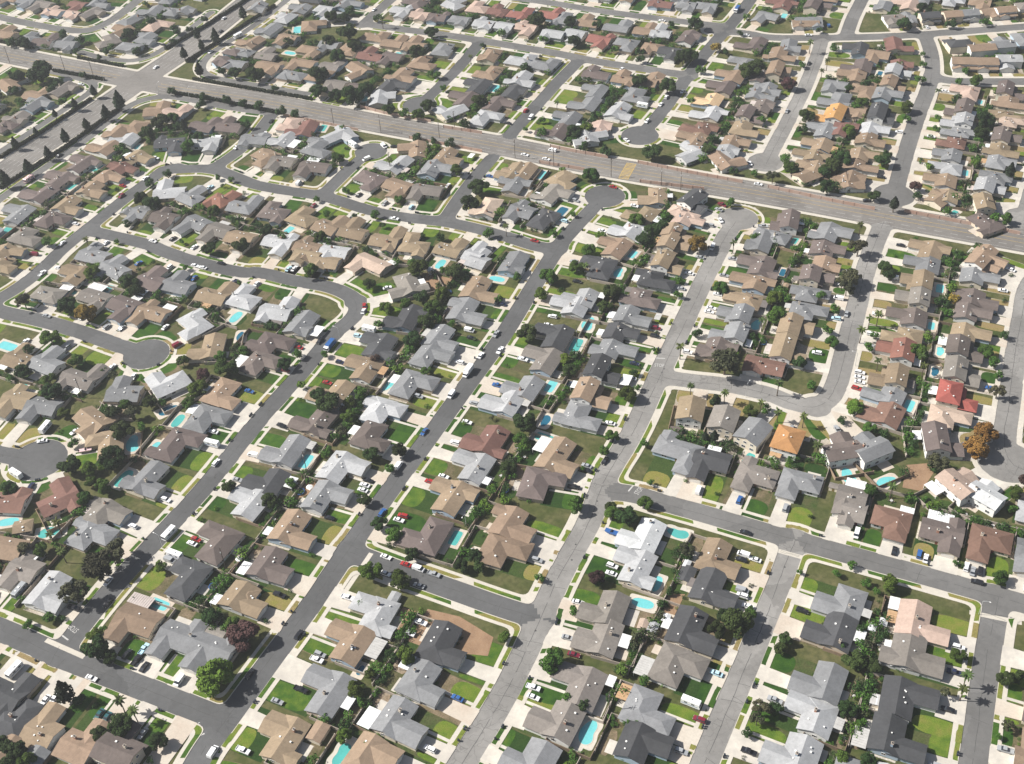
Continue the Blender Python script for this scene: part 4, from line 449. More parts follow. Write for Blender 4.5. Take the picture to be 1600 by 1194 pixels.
CARC = {'w': ((0.75, 0.75, 0.75), 'white'), 'k': ((0.015, 0.015, 0.018), 'black'), 'g': ((0.3, 0.31, 0.32), 'silver-grey'), 'r': ((0.3, 0.022, 0.022), 'red'), 'm': ((0.16, 0.015, 0.03), 'maroon'),
        'b': ((0.03, 0.1, 0.28), 'blue'), 't': ((0.02, 0.09, 0.1), 'dark teal'), 'n': ((0.02, 0.025, 0.06), 'navy'), 'l': ((0.4, 0.58, 0.66), 'pale blue'), 'p': ((0.6, 0.42, 0.42), 'pinkish')}
for k, (c, _) in CARC.items(): M['car_' + k] = mat('car_paint_' + k, c, 0.3, spec=0.5)
M['tyre'] = mat('tyre', (0.02, 0.02, 0.02), 0.9); M['rim'] = mat('rim', (0.35, 0.35, 0.36), 0.4, metal=0.6); M['light'] = mat('lamp_lens', (0.6, 0.58, 0.5), 0.2)
LEAFC = {'o': (0.026, 0.045, 0.011), 'm': (0.05, 0.088, 0.013), 'y': (0.08, 0.115, 0.014), 'a': (0.187, 0.1105, 0.0255), 'u': (0.0525, 0.0294, 0.0252), 's': (0.05, 0.052, 0.026), 'c': (0.0168, 0.0252, 0.0126), 'p': (0.055, 0.075, 0.02), 'h': (0.0238, 0.0294, 0.014)}
for k, c in LEAFC.items():
    m = mat('foliage_' + k, c, 0.8, [(0.5, 0.45, None), (2.2, 0.35, tuple(min(1, x * 1.7) for x in c))], rnd=0.38, spec=0.15, hue=0.03)
    M['leaf_' + k] = m
M['bark'] = mat('bark', (0.1, 0.075, 0.055), 0.95)

# ------------------------------------------------------------------ mesh helpers
class MB:
    def __init__(self): self.v = []; self.f = []; self.mi = []; self.mats = []; self.tone = []
    def m(self, key):
        if key not in self.mats: self.mats.append(key)
        return self.mats.index(key)
    def face(self, pts, mk, tone=0.0):
        i = len(self.v); self.v.extend(pts); self.f.append(tuple(range(i, i + len(pts)))); self.mi.append(self.m(mk)); self.tone.append(tone)
    def box(self, x0, x1, y0, y1, z0, z1, mk, bottom=False):
        a = [(x0, y0), (x1, y0), (x1, y1), (x0, y1)]
        self.prism(a, z0, z1, mk, bottom)
    def prism(self, poly, z0, z1, mk, bottom=False, tone=0.0, side=None):
        n = len(poly); i = len(self.v); k = self.m(mk); ks = self.m(side) if side else k
        self.v.extend([(p[0], p[1], z0) for p in poly]); self.v.extend([(p[0], p[1], z1) for p in poly])
        self.f.append(tuple(range(i + n, i + 2 * n))); self.mi.append(k); self.tone.append(tone)
        for j in range(n):
            q = (j + 1) % n; self.f.append((i + j, i + q, i + n + q, i + n + j)); self.mi.append(ks); self.tone.append(tone)
        if bottom: self.f.append(tuple(range(i + n - 1, i - 1, -1))); self.mi.append(ks); self.tone.append(tone)
    def solid(self, top, dz, mk):
        """closed slab: polygon top (3-D points) and the same lowered by dz"""
        n = len(top); i = len(self.v); k = self.m(mk)
        self.v.extend(top); self.v.extend([(p[0], p[1], p[2] - dz) for p in top])
        self.f.append(tuple(range(i, i + n))); self.f.append(tuple(range(i + 2 * n - 1, i + n - 1, -1)))
        for j in range(n):
            q = (j + 1) % n; self.f.append((i + j, i + n + j, i + n + q, i + q))
        self.mi += [k] * (n + 2); self.tone += [0.0] * (n + 2)
    def tube(self, p0, p1, r0, r1, mk, n=6):
        p0 = Vector(p0); p1 = Vector(p1); d = (p1 - p0).normalized(); a = d.orthogonal().normalized(); b = d.cross(a); i = len(self.v); k = self.m(mk)
        for P, r in ((p0, r0), (p1, r1)):
            for j in range(n):
                t = 2 * math.pi * j / n; q = P + a * (r * math.cos(t)) + b * (r * math.sin(t)); self.v.append(tuple(q))
        for j in range(n):
            q = (j + 1) % n; self.f.append((i + j, i + q, i + n + q, i + n + j)); self.mi.append(k); self.tone.append(0)
        self.f.append(tuple(range(i + n, i + 2 * n))); self.mi.append(k); self.tone.append(0)
    def add(self, o, x, y, rz, z=0.0):
        c, s = math.cos(rz), math.sin(rz); i = len(self.v)
        self.v.extend([(x + c * a - s * b, y + s * a + c * b, z + d) for a, b, d in o.v])
        mp = [self.m(k) for k in o.mats]
        self.f.extend([tuple(q + i for q in f) for f in o.f]); self.mi.extend([mp[k] for k in o.mi]); self.tone.extend(o.tone)
    def mesh(self, name, tone=False):
        me = bpy.data.meshes.new(name); me.from_pydata(self.v, [], self.f)
        for k in self.mats: me.materials.append(M[k] if isinstance(k, str) else k)
        me.polygons.foreach_set('material_index', self.mi)
        if tone:
            a = me.attributes.new('tone', 'FLOAT', 'FACE'); a.data.foreach_set('value', self.tone)
        me.update(); return me
def obj(name, mb, parent=None, tone=False):
    me = mb if isinstance(mb, bpy.types.Mesh) else mb.mesh(name, tone)
    o = bpy.data.objects.new(name, me); C.objects.link(o)
    if parent: o.parent = parent
    return o
def thing(name, cat, loc=(0, 0, 0), rz=0, group=None):
    o = bpy.data.objects.new(name, None); C.objects.link(o); o.empty_display_size = 0.5
    o.location = loc; o.rotation_euler = (0, 0, rz); o['category'] = cat
    if group: o['group'] = group
    return o
LABELS = {}      # label -> [objects]; settled at the end
def label(o, text, cat=None, group=None):
    if cat: o['category'] = cat
    if group: o['group'] = group
    LABELS.setdefault(text, []).append(o)
def structure(name, mb, tone=False):
    o = obj(name, mb, tone=tone); o['kind'] = 'structure'; return o
def stuff(name, mb, tone=False):
    o = obj(name, mb, tone=tone); o['kind'] = 'stuff'; return o
CR = np.array(CAM_R)
def img(x, y, z):
    q = CR.T @ np.array([x, y, z - CAM_H]); return 800 + CAM_F * q[0] / q[2], 597 - CAM_F * q[1] / q[2], q[2]
def inframe(x, y, mg=0):
    a, b, d = img(x, y, 0); return -mg < a < 1600 + mg and -mg < b < 1194 + mg

# ------------------------------------------------------------------ street field: distance to the nearest kerb
RES = 1.0; X0, X1, Y0, Y1 = -560, 560, 120, 1080
gx = np.arange(X0, X1 + RES, RES); gy = np.arange(Y0, Y1 + RES, RES)
D = np.full((len(gy), len(gx)), 60.0); NR = np.zeros(D.shape, int); BEST = np.full(D.shape, 1e9)
def road_dist(pts, hw, blobs):
    d = np.full(D.shape, 60.0)
    def upd(a, b, r):
        xa, xb = min(a[0], b[0]) - 45, max(a[0], b[0]) + 45; ya, yb = min(a[1], b[1]) - 45, max(a[1], b[1]) + 45
        i0, i1 = max(0, int((xa - X0) / RES)), min(len(gx), int((xb - X0) / RES) + 2); j0, j1 = max(0, int((ya - Y0) / RES)), min(len(gy), int((yb - Y0) / RES) + 2)
        if i0 >= i1 or j0 >= j1: return
        px = gx[None, i0:i1] - a[0]; py = gy[j0:j1, None] - a[1]; dx, dy = b[0] - a[0], b[1] - a[1]; L2 = max(dx * dx + dy * dy, 1e-6)
        t = np.clip((px * dx + py * dy) / L2, 0, 1); q = np.hypot(px - t * dx, py - t * dy) - r
        d[j0:j1, i0:i1] = np.minimum(d[j0:j1, i0:i1], q)
    for a, b in zip(pts[:-1], pts[1:]): upd(a, b, hw)
    for x, y, r in blobs: upd((x, y), (x, y), r)
    return d
def smooth_pts(p):
    p = [np.array(q, float) for q in p]
    for _ in range(2):
        q = [p[0]]
        for a, b in zip(p[:-1], p[1:]): q += [a * .75 + b * .25, a * .25 + b * .75]
        q.append(p[-1]); p = q
    return [tuple(q) for q in p]
SP = [smooth_pts(r[4]) for r in ROADS]
for ri, (nm, hw, tone, pk, pts) in enumerate(ROADS):
    hw -= .55 if tone < 3 else 0
    d = road_dist(SP[ri], hw, [(x, y, r - .6) for k, x, y, r in BULBS if k == ri])
    b = d < BEST; BEST[b] = d[b]; NR[b] = ri
    kk = 1.2 if ('lane' in nm or 'boulevard' in nm) else 3.2
    h = np.maximum(kk - np.abs(d - D), 0) / kk
    D = np.minimum(d, D) - h * h * kk * .25
def sdf(x, y):
    u = (x - X0) / RES; v = (y - Y0) / RES; i = int(u); j = int(v)
    if i < 0 or j < 0 or i >= len(gx) - 1 or j >= len(gy) - 1: return 40.0
    u -= i; v -= j
    return (D[j, i] * (1 - u) + D[j, i + 1] * u) * (1 - v) + (D[j + 1, i] * (1 - u) + D[j + 1, i + 1] * u) * v
def road_at(x, y):
    i = min(max(int(round((x - X0) / RES)), 0), len(gx) - 1); j = min(max(int(round((y - Y0) / RES)), 0), len(gy) - 1); return int(NR[j, i])
def band(lo, hi, z, wall, pick):
    """surface where lo <= distance <= hi; pick(j,i) -> MB; wall: drop of a vertical face along the lo edge"""
    c = np.stack([D[:-1, :-1], D[:-1, 1:], D[1:, 1:], D[1:, :-1]])
    full = ((c >= lo) & (c <= hi)).all(0); none = (c < lo).all(0) | (c > hi).all(0); part = ~full & ~none
    for j in range(full.shape[0]):
        row = full[j]
        if not row.any(): continue
        e = np.flatnonzero(np.diff(np.concatenate([[0], row.astype(np.int8), [0]])))
        for a, b in zip(e[::2], e[1::2]):
            i = a
            while i < b:      # cut where the street changes
                mb = pick(j, i); q = i + 1
                while q < b and pick(j, q) is mb: q += 1
                mb.face([(gx[i], gy[j], z), (gx[q], gy[j], z), (gx[q], gy[j + 1], z), (gx[i], gy[j + 1], z)], 0); i = q
    for j, i in zip(*np.nonzero(part)):
        P = [(gx[i], gy[j], D[j, i]), (gx[i + 1], gy[j], D[j, i + 1]), (gx[i + 1], gy[j + 1], D[j + 1, i + 1]), (gx[i], gy[j + 1], D[j + 1, i])]
        for lim, sg in ((lo, 1), (hi, -1)):
            if lim < -50 or lim > 50: continue
            Q = []
            for k in range(len(P)):
                a, b = P[k], P[(k + 1) % len(P)]; da, db = (a[2] - lim) * sg, (b[2] - lim) * sg
                if da >= 0: Q.append(a)
                if da * db < 0:
                    t = da / (da - db); Q.append((a[0] + (b[0] - a[0]) * t, a[1] + (b[1] - a[1]) * t, lim))
            P = Q
            if len(P) < 3: break
        if len(P) < 3: continue
        mb = pick(j, i); mb.face([(p[0], p[1], z) for p in P], 0)
        if wall:
            for k in range(len(P)):
                a, b = P[k], P[(k + 1) % len(P)]
                if abs(a[2] - lo) < 1e-6 and abs(b[2] - lo) < 1e-6: mb.face([(b[0], b[1], z), (a[0], a[1], z), (a[0], a[1], z - wall), (b[0], b[1], z - wall)], 0)
TONE = np.array([r[2] for r in ROADS])[NR]
rm = []
for t in range(4):
    mb = MB(); mb.mats = [ASPH[t]]; rm.append(mb)
def m0(self, key): return 0
for mb in rm: mb.m = m0.__get__(mb)
band(-99, 0.0, 0.02, 0, lambda j, i: rm[TONE[j, i]])
for t, mb in enumerate(rm): structure('road' if t < 3 else 'avenue_road', mb)
pv = MB(); pv.mats = ['concrete']; pv.m = m0.__get__(pv)
PKG = np.array([r[3] for r in ROADS])[NR]
DS = D; D = np.where((PKG == 0) & (D > 0), D * (3.4 / 2.2), D)      # no planted verge on these streets: a narrower footpath
band(0.0, 3.4, 0.16, 0.16, lambda j, i: pv)
D = DS
structure('pavement', pv)
g = MB(); g.face([(-2500, -300, 0), (2500, -300, 0), (2500, 4200, 0), (-2500, 4200, 0)], 'ground'); structure('ground', g)

# ------------------------------------------------------------------ houses
ORD = ['zeroth', 'first', 'second', 'third', 'fourth', 'fifth', 'sixth', 'seventh', 'eighth', 'ninth', 'tenth', 'eleventh', 'twelfth', 'thirteenth', 'fourteenth', 'fifteenth', 'sixteenth', 'seventeenth', 'eighteenth', 'nineteenth', 'twentieth', 'twenty-first', 'twenty-second', 'twenty-third', 'twenty-fourth', 'twenty-fifth']
SIDE = ['left', 'right', 'upper', 'lower']
ZONE = {9: 'far right row', 10: 'rows above avenue', 11: 'rows right of boulevard', 12: 'rows left of boulevard'}
def gable(mb, x0, x1, y0, y1, ze, pitch, axis, oh, mk, hip0=False, hip1=False, rake=0.45, th=0.2):
    """gable or hip roof over the plan; axis 'x' or 'y' is the ridge direction"""
    def P(u, v, z): return (u, v, z) if axis == 'x' else (v, u, z)
    if axis == 'x': u0, u1, v0, v1 = x0, x1, y0, y1
    else: u0, u1, v0, v1 = y0, y1, x0, x1
    vm = (v0 + v1) / 2; hw = (v1 - v0) / 2; zr = ze + hw * pitch; zl = ze - oh * pitch
    a0 = u0 - (oh if hip0 else rake); a1 = u1 + (oh if hip1 else rake); b0, b1 = v0 - oh, v1 + oh
    r0 = a0 + (hw + oh if hip0 else 0); r1 = a1 - (hw + oh if hip1 else 0)
    fl = axis == 'y'
    def S(pts): mb.solid(pts[::-1] if fl else pts, th, mk)
    S([P(a0, b0, zl), P(a1, b0, zl), P(r1, vm, zr), P(r0, vm, zr)])
    S([P(a1, b1, zl), P(a0, b1, zl), P(r0, vm, zr), P(r1, vm, zr)])
    if hip0: S([P(a0, b1, zl), P(a0, b0, zl), P(r0, vm, zr)])
    if hip1: S([P(a1, b0, zl), P(a1, b1, zl), P(r1, vm, zr)])
    return zr
def gwalls(mb, x0, x1, y0, y1, ze, pitch, axis, mk, g0=True, g1=True):
    mb.box(x0, x1, y0, y1, 0, ze, mk)
    if axis == 'x':
        ym = (y0 + y1) / 2; zr = ze + (y1 - y0) / 2 * pitch - .12
        for x, on in ((x0, g0), (x1, g1)):
            if on: mb.face([(x, y0, ze), (x, y1, ze), (x, ym, zr)] if x == x0 else [(x, y1, ze), (x, y0, ze), (x, ym, zr)], mk)
    else:
        xm = (x0 + x1) / 2; zr = ze + (x1 - x0) / 2 * pitch - .12
        for y, on in ((y0, g0), (y1, g1)):
            if on: mb.face([(x1, y, ze), (x0, y, ze), (xm, y, zr)], mk)
def pane(x, y, z, wd, ht, face, door=False):
    """window with its frame standing proud of the wall; face: -y,+y,-x,+x"""
    mb = MB(); d = 0.05
    def bx(a0, a1, z0, z1, t0, t1, mk):
        if face == '-y': mb.box(x + a0, x + a1, y - t1, y - t0, z0, z1, mk)
        elif face == '+y': mb.box(x + a0, x + a1, y + t0, y + t1, z0, z1, mk)
        elif face == '-x': mb.box(x - t1, x - t0, y + a0, y + a1, z0, z1, mk)
        else: mb.box(x + t0, x + t1, y + a0, y + a1, z0, z1, mk)
    h = wd / 2; f = 0.12
    bx(-h, h, z, z + ht, 0.004, 0.03, 'glass')
    for a0, a1, z0, z1 in ((-h - f, h + f, z - f, z), (-h - f, h + f, z + ht, z + ht + f), (-h - f, -h, z, z + ht), (h, h + f, z, z + ht), (-.04, .04, z, z + ht)): bx(a0, a1, z0, z1, 0.005, 0.07, 'trim')
    return mb
class House: sw = 3.5
HL = []
for (x, y, code, rid, ang, side, od, wl, wr, rear) in HOUSES:
    h = House(); h.x, h.y, h.code, h.rid, h.side, h.od, h.rear = x, y, code, rid, side, od, rear
    h.nx, h.ny = math.cos(math.radians(ang)), math.sin(math.radians(ang))
    h.rz = math.radians(ang) + math.pi / 2          # local -y looks at the street, local +x = to the right seen from behind
    h.lx, h.ly = math.cos(h.rz), math.sin(h.rz)
    # build.py's t = (ny,-nx); local x = (-ny, nx)
    h.wp, h.wm = wl, wr; h.auto = False
    st = ROADS[rid][0]; h.sw = 3.5 if ROADS[rid][3] else 2.4
    if side in ZONE: h.ref = f"{ORD[od]} house of {ZONE[side]}"; h.pos = f"{ORD[od]} in {ZONE[side]}"
    else:
        e = 'bottom' if side < 2 else 'left'
        h.ref = f"{ORD[od]}-from-{e} house, {SIDE[side]} side of {st}"; h.pos = f"{ORD[od]}-from-{e} on {SIDE[side]} side of {st}"
    HL.append(h)
# houses beyond the ones recorded one by one: the far edge of the tract and the margins outside the frame
occ = [(h.x, h.y) for h in HL]
for ri, (nm, hw, tone, pk, pts) in enumerate(ROADS):
    if nm in ('avenue', 'hedged boulevard'): continue
    for a, b in zip(pts[:-1], pts[1:]):
        L = math.hypot(b[0] - a[0], b[1] - a[1])
        for k in range(max(1, int(L / 5))):
            t = (k + .5) / max(1, int(L / 5)); px, py = a[0] + (b[0] - a[0]) * t, a[1] + (b[1] - a[1]) * t
            for sg in (1, -1):
                nx, ny = -(b[1] - a[1]) / L * sg, (b[0] - a[0]) / L * sg; s = hw + 18.5; x, y = px + nx * s, py + ny * s
                iy = img(x, y, 0)[1]
                if inframe(x, y, -12) and iy > 130: continue
                if sdf(x, y) < 13 or min((x - u) ** 2 + (y - v) ** 2 for u, v in occ) < 16.2 ** 2: continue
                h = House(); h.x, h.y, h.code, h.rid, h.side, h.od, h.rear = x, y, random.choice('gtbkldgtbt'), ri, 9, 0, 13
                h.nx, h.ny = -nx, -ny; h.rz = math.atan2(-ny, -nx) + math.pi / 2; h.lx, h.ly = math.cos(h.rz), math.sin(h.rz); h.wp = h.wm = 8.8; h.auto = True; h.ref = h.pos = ''
                HL.append(h); occ.append((x, y))
for h in HL: a, b, h.depth = img(h.x, h.y, 2); h.ix, h.iy = a, b; h.vis = -40 < a < 1640 and -40 < b < 1240
ca, sa = math.cos(math.radians(26)), math.sin(math.radians(26))
for iu in range(-40, 41):
    for iv in range(2, 46):
        u, v = iu * 17.0, iv * 25.0; x, y = u * ca + v * sa, -u * sa + v * ca
        aa, bb, dd = img(x, y, 0)
        okf = bb < 290 or not inframe(x, y, -5) or (aa / 185 + (bb - 60) / 190 < 1) or (380 < aa < 610 and bb < 150)
        if not okf or dd < 0 or not (-700 < x < 700 and 120 < y < 1060): continue
        if sdf(x, y) < 12.5 or min((x - p) ** 2 + (y - q) ** 2 for p, q in occ) < 15.0 ** 2: continue
        if min((x - (a_[0] + (b_[0] - a_[0]) * t_ / 8)) ** 2 + (y - (a_[1] + (b_[1] - a_[1]) * t_ / 8)) ** 2 for P_ in HEDGES + WALLS for a_, b_ in zip(P_[:-1], P_[1:]) for t_ in range(9)) < 13 ** 2 or (330 < aa < 470 and bb < 60): continue
        h = House(); h.x, h.y, h.code, h.rid, h.side, h.od, h.rear = x, y, random.choice('gtbkldgtbn'), 0, 9, 0, 12; sg = 1 if iv % 2 else -1
        h.nx, h.ny = sa * sg, ca * sg; h.rz = math.atan2(h.ny, h.nx) + math.pi / 2; h.lx, h.ly = math.cos(h.rz), math.sin(h.rz); h.wp = h.wm = 8.4; h.auto = True; h.ref = h.pos = ''; HL.append(h); occ.append((x, y))
for h in HL: a, b, h.depth = img(h.x, h.y, 2); h.ix, h.iy = a, b; h.vis = -40 < a < 1640 and -40 < b < 1240
vis = sorted([h for h in HL if h.vis and not h.auto], key=lambda h: h.depth)
for h in HL: h.own = False
for h in vis[:300]: h.own = True
far_houses = MB()
GSIDE = {}
for hi, h in enumerate(HL):
    R = random.Random(hi * 7 + 3); code = h.code; col = code[0]; two = '2' in code
    h.col = col; front = h.wp + h.wm
    L = min(max(front - (1.8 if two else 2.9), 9.4), 17.8); 
    if 'F' in code: L = 19.5
    if 's' in code: L = 7
    off = (h.wp - h.wm) / 2 * .5
    # wp belongs to t=(ny,-nx) = -local x
    off = -off
    Dm = (R.uniform(8.6, 9.6) if two else R.uniform(9.4, 11.0)); 
    if 's' in code: Dm = 6
    ze = 5.1 if two else 2.75; pitch = 0.36 if two else R.choice([0.3, 0.33, 0.36])
    if col in 'Rr' : pitch = 0.4
    hip = 'h' in code or (not two and R.random() < 0.22)
    hip0 = hip or (not two and R.random() < .12)
    sgn = 1 if R.random() < .5 else -1
    if 'f' in code: sgn = -sgn
    # keep the garage of neighbours alternating along a row
    wing = 's' not in code
    ww = min(R.uniform(6.9, 8.6), L * .58, Dm - .8); pr = R.uniform(5.6, 8.2)
    room = 0
    while room < 14 and sdf(h.x + h.nx * (room + 4), h.y + h.ny * (room + 4)) > 3.4: room += .5
    yb = min(pr / 2 - .3, max(.8, h.rear - 5 - Dm / 2)) if wing else 0.0        # main block centre behind the roof centre
    if wing:
        for (px, py, ps, pl_, pc, pp) in POOLS:      # the pool keeps its place: the house stands clear of it
            qx, qy = px - h.x, py - h.y; pu, pv_l = qx * h.lx + qy * h.ly, -qx * h.ly + qy * h.lx; hf = pl_ * (.5 if pp else .28) + .9
            if 0 < pv_l < h.rear + 3 and abs(pu) < front / 2 + 1 and yb + Dm / 2 > pv_l - hf: yb = max(yb - 3.0, pv_l - hf - Dm / 2)
    front_y = yb - Dm / 2
    pr = min(pr, max(1.5, room + 4 - 4.2 + front_y))
    x0, x1 = off - L / 2, off + L / 2; y0, y1 = yb - Dm / 2, yb + Dm / 2
    gx0, gx1 = (x1 - ww - .3, x1 - .3) if sgn > 0 else (x0 + .3, x0 + ww + .3)
    gy0 = y0 - pr; h.g = (gx0, gx1, gy0); h.box = (x0, x1, y0, y1); h.sgn = sgn; h.two = two; h.hip = hip; h.wing = wing
    rk = 'roof_' + col; wk = 'wall_' + R.choice('wwccegu' if not two else 'wwwwcc')
    if 'x' in code:      # gable end to the street, garage within the front of the block
        L = min(front - 3.0, 11.0); Dm = 14.0; x0, x1, y0, y1 = off - L / 2, off + L / 2, -Dm / 2, Dm / 2; gx0, gx1 = (x1 - 6, x1 - .3) if sgn > 0 else (x0 + .3, x0 + 6); gy0 = y0; wing = False; h.g = (gx0, gx1, gy0); h.box = (x0, x1, y0, y1); h.wing = True
    for st in range(24):      # stand clear of every street and its footpath
        lowest = min(((sdf(h.x + h.lx * u - h.ly * v, h.y + h.ly * u + h.lx * v), h.x + h.lx * u - h.ly * v, h.y + h.ly * u + h.lx * v) for u in (x0, off, x1) for v in (h.g[2], y0, y1)))
        if lowest[0] > 3.6: break
        qx, qy = lowest[1], lowest[2]; e = 1.5; dx = sdf(qx + e, qy) - sdf(qx - e, qy); dy = sdf(qx, qy + e) - sdf(qx, qy - e); dl = math.hypot(dx, dy) or 1; h.x += dx / dl * .6; h.y += dy / dl * .6
    walls = MB(); roof = MB(); oh = 0.6
    ax = 'y' if 'x' in code else 'x'
    if ax == 'y': hip0 = hip
    gwalls(walls, x0, x1, y0, y1, ze, pitch, ax, wk, not hip0, not hip)
    zr = gable(roof, x0, x1, y0, y1, ze, pitch, ax, oh, rk, hip0, hip)
    zg = 2.75 if not two else 2.7
    if wing:
        gwalls(walls, gx0, gx1, gy0, y0 + .02, zg, pitch, 'y', wk, not hip, False)
        gable(roof, gx0, gx1, gy0, y0 + (min(ww, Dm) / 2 + .3 if not two else -.45), zg, pitch, 'y', oh - .05, rk, hip, False)
        if two:   # shed roof over the entrance beside the garage
            ex0, ex1 = (x0, gx0 - 0.05) if sgn > 0 else (gx1 + .05, x1)
            if R.random() < .6: roof.solid([(ex0 - .3, y0 - 2.6, 2.55), (ex1, y0 - 2.6, 2.55), (ex1, y0 - .01, 3.5), (ex0 - .3, y0 - .01, 3.5)], .18, rk)
    # rear or side extension on some houses
    if not two and R.random() < .3 and wing:
        eL = R.uniform(4.5, 6.5); ec = R.choice([x0 + eL / 2 + .4, x1 - eL / 2 - .4])
        if h.rear > 11:
            gwalls(walls, ec - eL / 2, ec + eL / 2, y1 - .02, y1 + 3.6, 2.7, pitch, 'y', wk, False, True)
            gable(roof, ec - eL / 2, ec + eL / 2, y1 - eL / 2 - .3, y1 + 3.6, 2.7, pitch, 'y', oh - .1, rk)
    chim = MB(); hasch = R.random() < .55 and ax == 'x'
    if hasch:
        cx = R.uniform(x0 + 2, x1 - 2); cy = yb + R.choice([-1, 1]) * R.uniform(.8, 2.4); ck = R.choice(['brick', wk, wk])
        zc = zr - abs(cy - yb) * pitch
        chim.box(cx - .5, cx + .5, cy - .38, cy + .38, zc - .6, zr + .75, ck); chim.box(cx - .6, cx + .6, cy - .48, cy + .48, zr + .75, zr + .9, 'block'); chim.box(cx - .22, cx + .22, cy - .2, cy + .2, zr + .9, zr + 1.15, 'bin')
    vents = []
    for k in range(R.choice([1, 2, 2, 3, 4])):
        vx = R.uniform(x0 + 2.4, x1 - 2.4); vy = yb + R.choice([-1, 1]) * R.uniform(1.0, 3.0); zv = zr - (abs(vy - yb) if ax == 'x' else abs(vx - off)) * pitch
        vm = MB(); s = R.uniform(.16, .3); vm.box(vx - s, vx + s, vy - s, vy + s, zv - .2, zv + .28, R.choice(['trim', 'metal'])); vm.box(vx - s - .06, vx + s + .06, vy - s - .06, vy + s + .06, zv + .28, zv + .34, 'trim'); vents.append(vm)
    if not h.own:
        h.rootless = True
        for mb in (walls, roof) + ((chim,) if hasch else ()): far_houses.add(mb, h.x, h.y, h.rz)
        h.root = None; continue
    root = thing('house', 'house', (h.x, h.y, 0), h.rz, 'houses of the tract'); h.root = root
    obj('wall', walls, root); ro = obj('roof', roof, root)
    if hasch: obj('chimney', chim, ro)
    for vm in vents: obj('roof_vent', vm, ro)
    if wing or ax == 'y':
        gd = MB(); gc = (gx0 + gx1) / 2
        gd.box(gc - 2.45, gc + 2.45, gy0 - .06, gy0 - .005, 0, 2.2, 'garage')
        for k in range(1, 4): gd.box(gc - 2.4, gc + 2.4, gy0 - .075, gy0 - .061, k * .55 - .03, k * .55 + .03, 'trim')
        obj('garage_door', gd, root)
        dx = (gx0 - 1.3) if sgn > 0 else (gx1 + 1.3); dd = MB(); dd.box(dx - .5, dx + .5, y0 - .06, y0 - .005, 0, 2.1, 'door'); dd.box(dx - .62, dx + .62, y0 - .05, y0 - .004, 2.1, 2.22, 'trim'); obj('front_door', dd, root)
        lo, hi = (x0 + .8, gx0 - 2.4) if sgn > 0 else (gx1 + 2.4, x1 - .8)
        if hi - lo > 2 and ax == 'x': obj('window', pane((lo + hi) / 2, y0, .95, min(2.2, hi - lo - .6), 1.15, '-y'), root)
    for q in (-.3, .05, .34): obj('window', pane(off + q * L, y1, .9 if q else .15, 1.7, 1.2 if q else 1.95, '+y'), root) if not (q and R.random() < .2) else None
    for fx, fs in ((x0, '-x'), (x1, '+x')):
        if R.random() < .8: obj('window', pane(fx, yb + R.uniform(-1.5, 1.5), 1.0, 1.3, 1.0, fs), root)
        if two: obj('window', pane(fx, yb - 1.6, 3.5, 1.1, 1.0, fs), root); obj('window', pane(fx, yb + 1.7, 3.5, 1.1, 1.0, fs), root)
    if two:
        for q in (-.3, 0, .3): obj('window', pane(off + q * L, y1, 3.5, 1.3, 1.05, '+y'), root); obj('window', pane(off + q * L, y0, 3.75, 1.2, .95, '-y'), root)
    kind = 'two-storey' if two else ('hipped' if hip else 'gabled')
    label(root, f"{ROOFNAME[col]} roofed {kind} house, {h.pos}")
fh = stuff('distant_houses', far_houses); label(fh, 'far rows of small houses towards the hazy top edge', 'houses')

# ------------------------------------------------------------------ lots: drives, lawns, verges, yards, fences
def W(h, u, v): return (h.x + h.lx * u - h.ly * v, h.y + h.ly * u + h.lx * v)      # local (u right, v back) -> world
def march(h, u, v, target):
    """go towards the street from local (u, v) until the kerb distance reaches target"""
    d = 0.0
    while d < 30:
        x, y = W(h, u, v - d)
        if sdf(x, y) <= target: return v - d
        d += .4
    return None
def chaikin(p, n=2):
    for _ in range(n):
        q = []
        for i in range(len(p)):
            a, b = p[i], p[(i + 1) % len(p)]; q += [(a[0] * .75 + b[0] * .25, a[1] * .75 + b[1] * .25), (a[0] * .25 + b[0] * .75, a[1] * .25 + b[1] * .75)]
        p = q
    return p
MARK = np.zeros(D.shape, bool)
drives = MB(); lawn = MB(); yard = MB(); deck = MB()
lawn.mats = ['lawn']; yard.mats = ['yard']; M['lawn'] = LAWN; M['yard'] = YARD
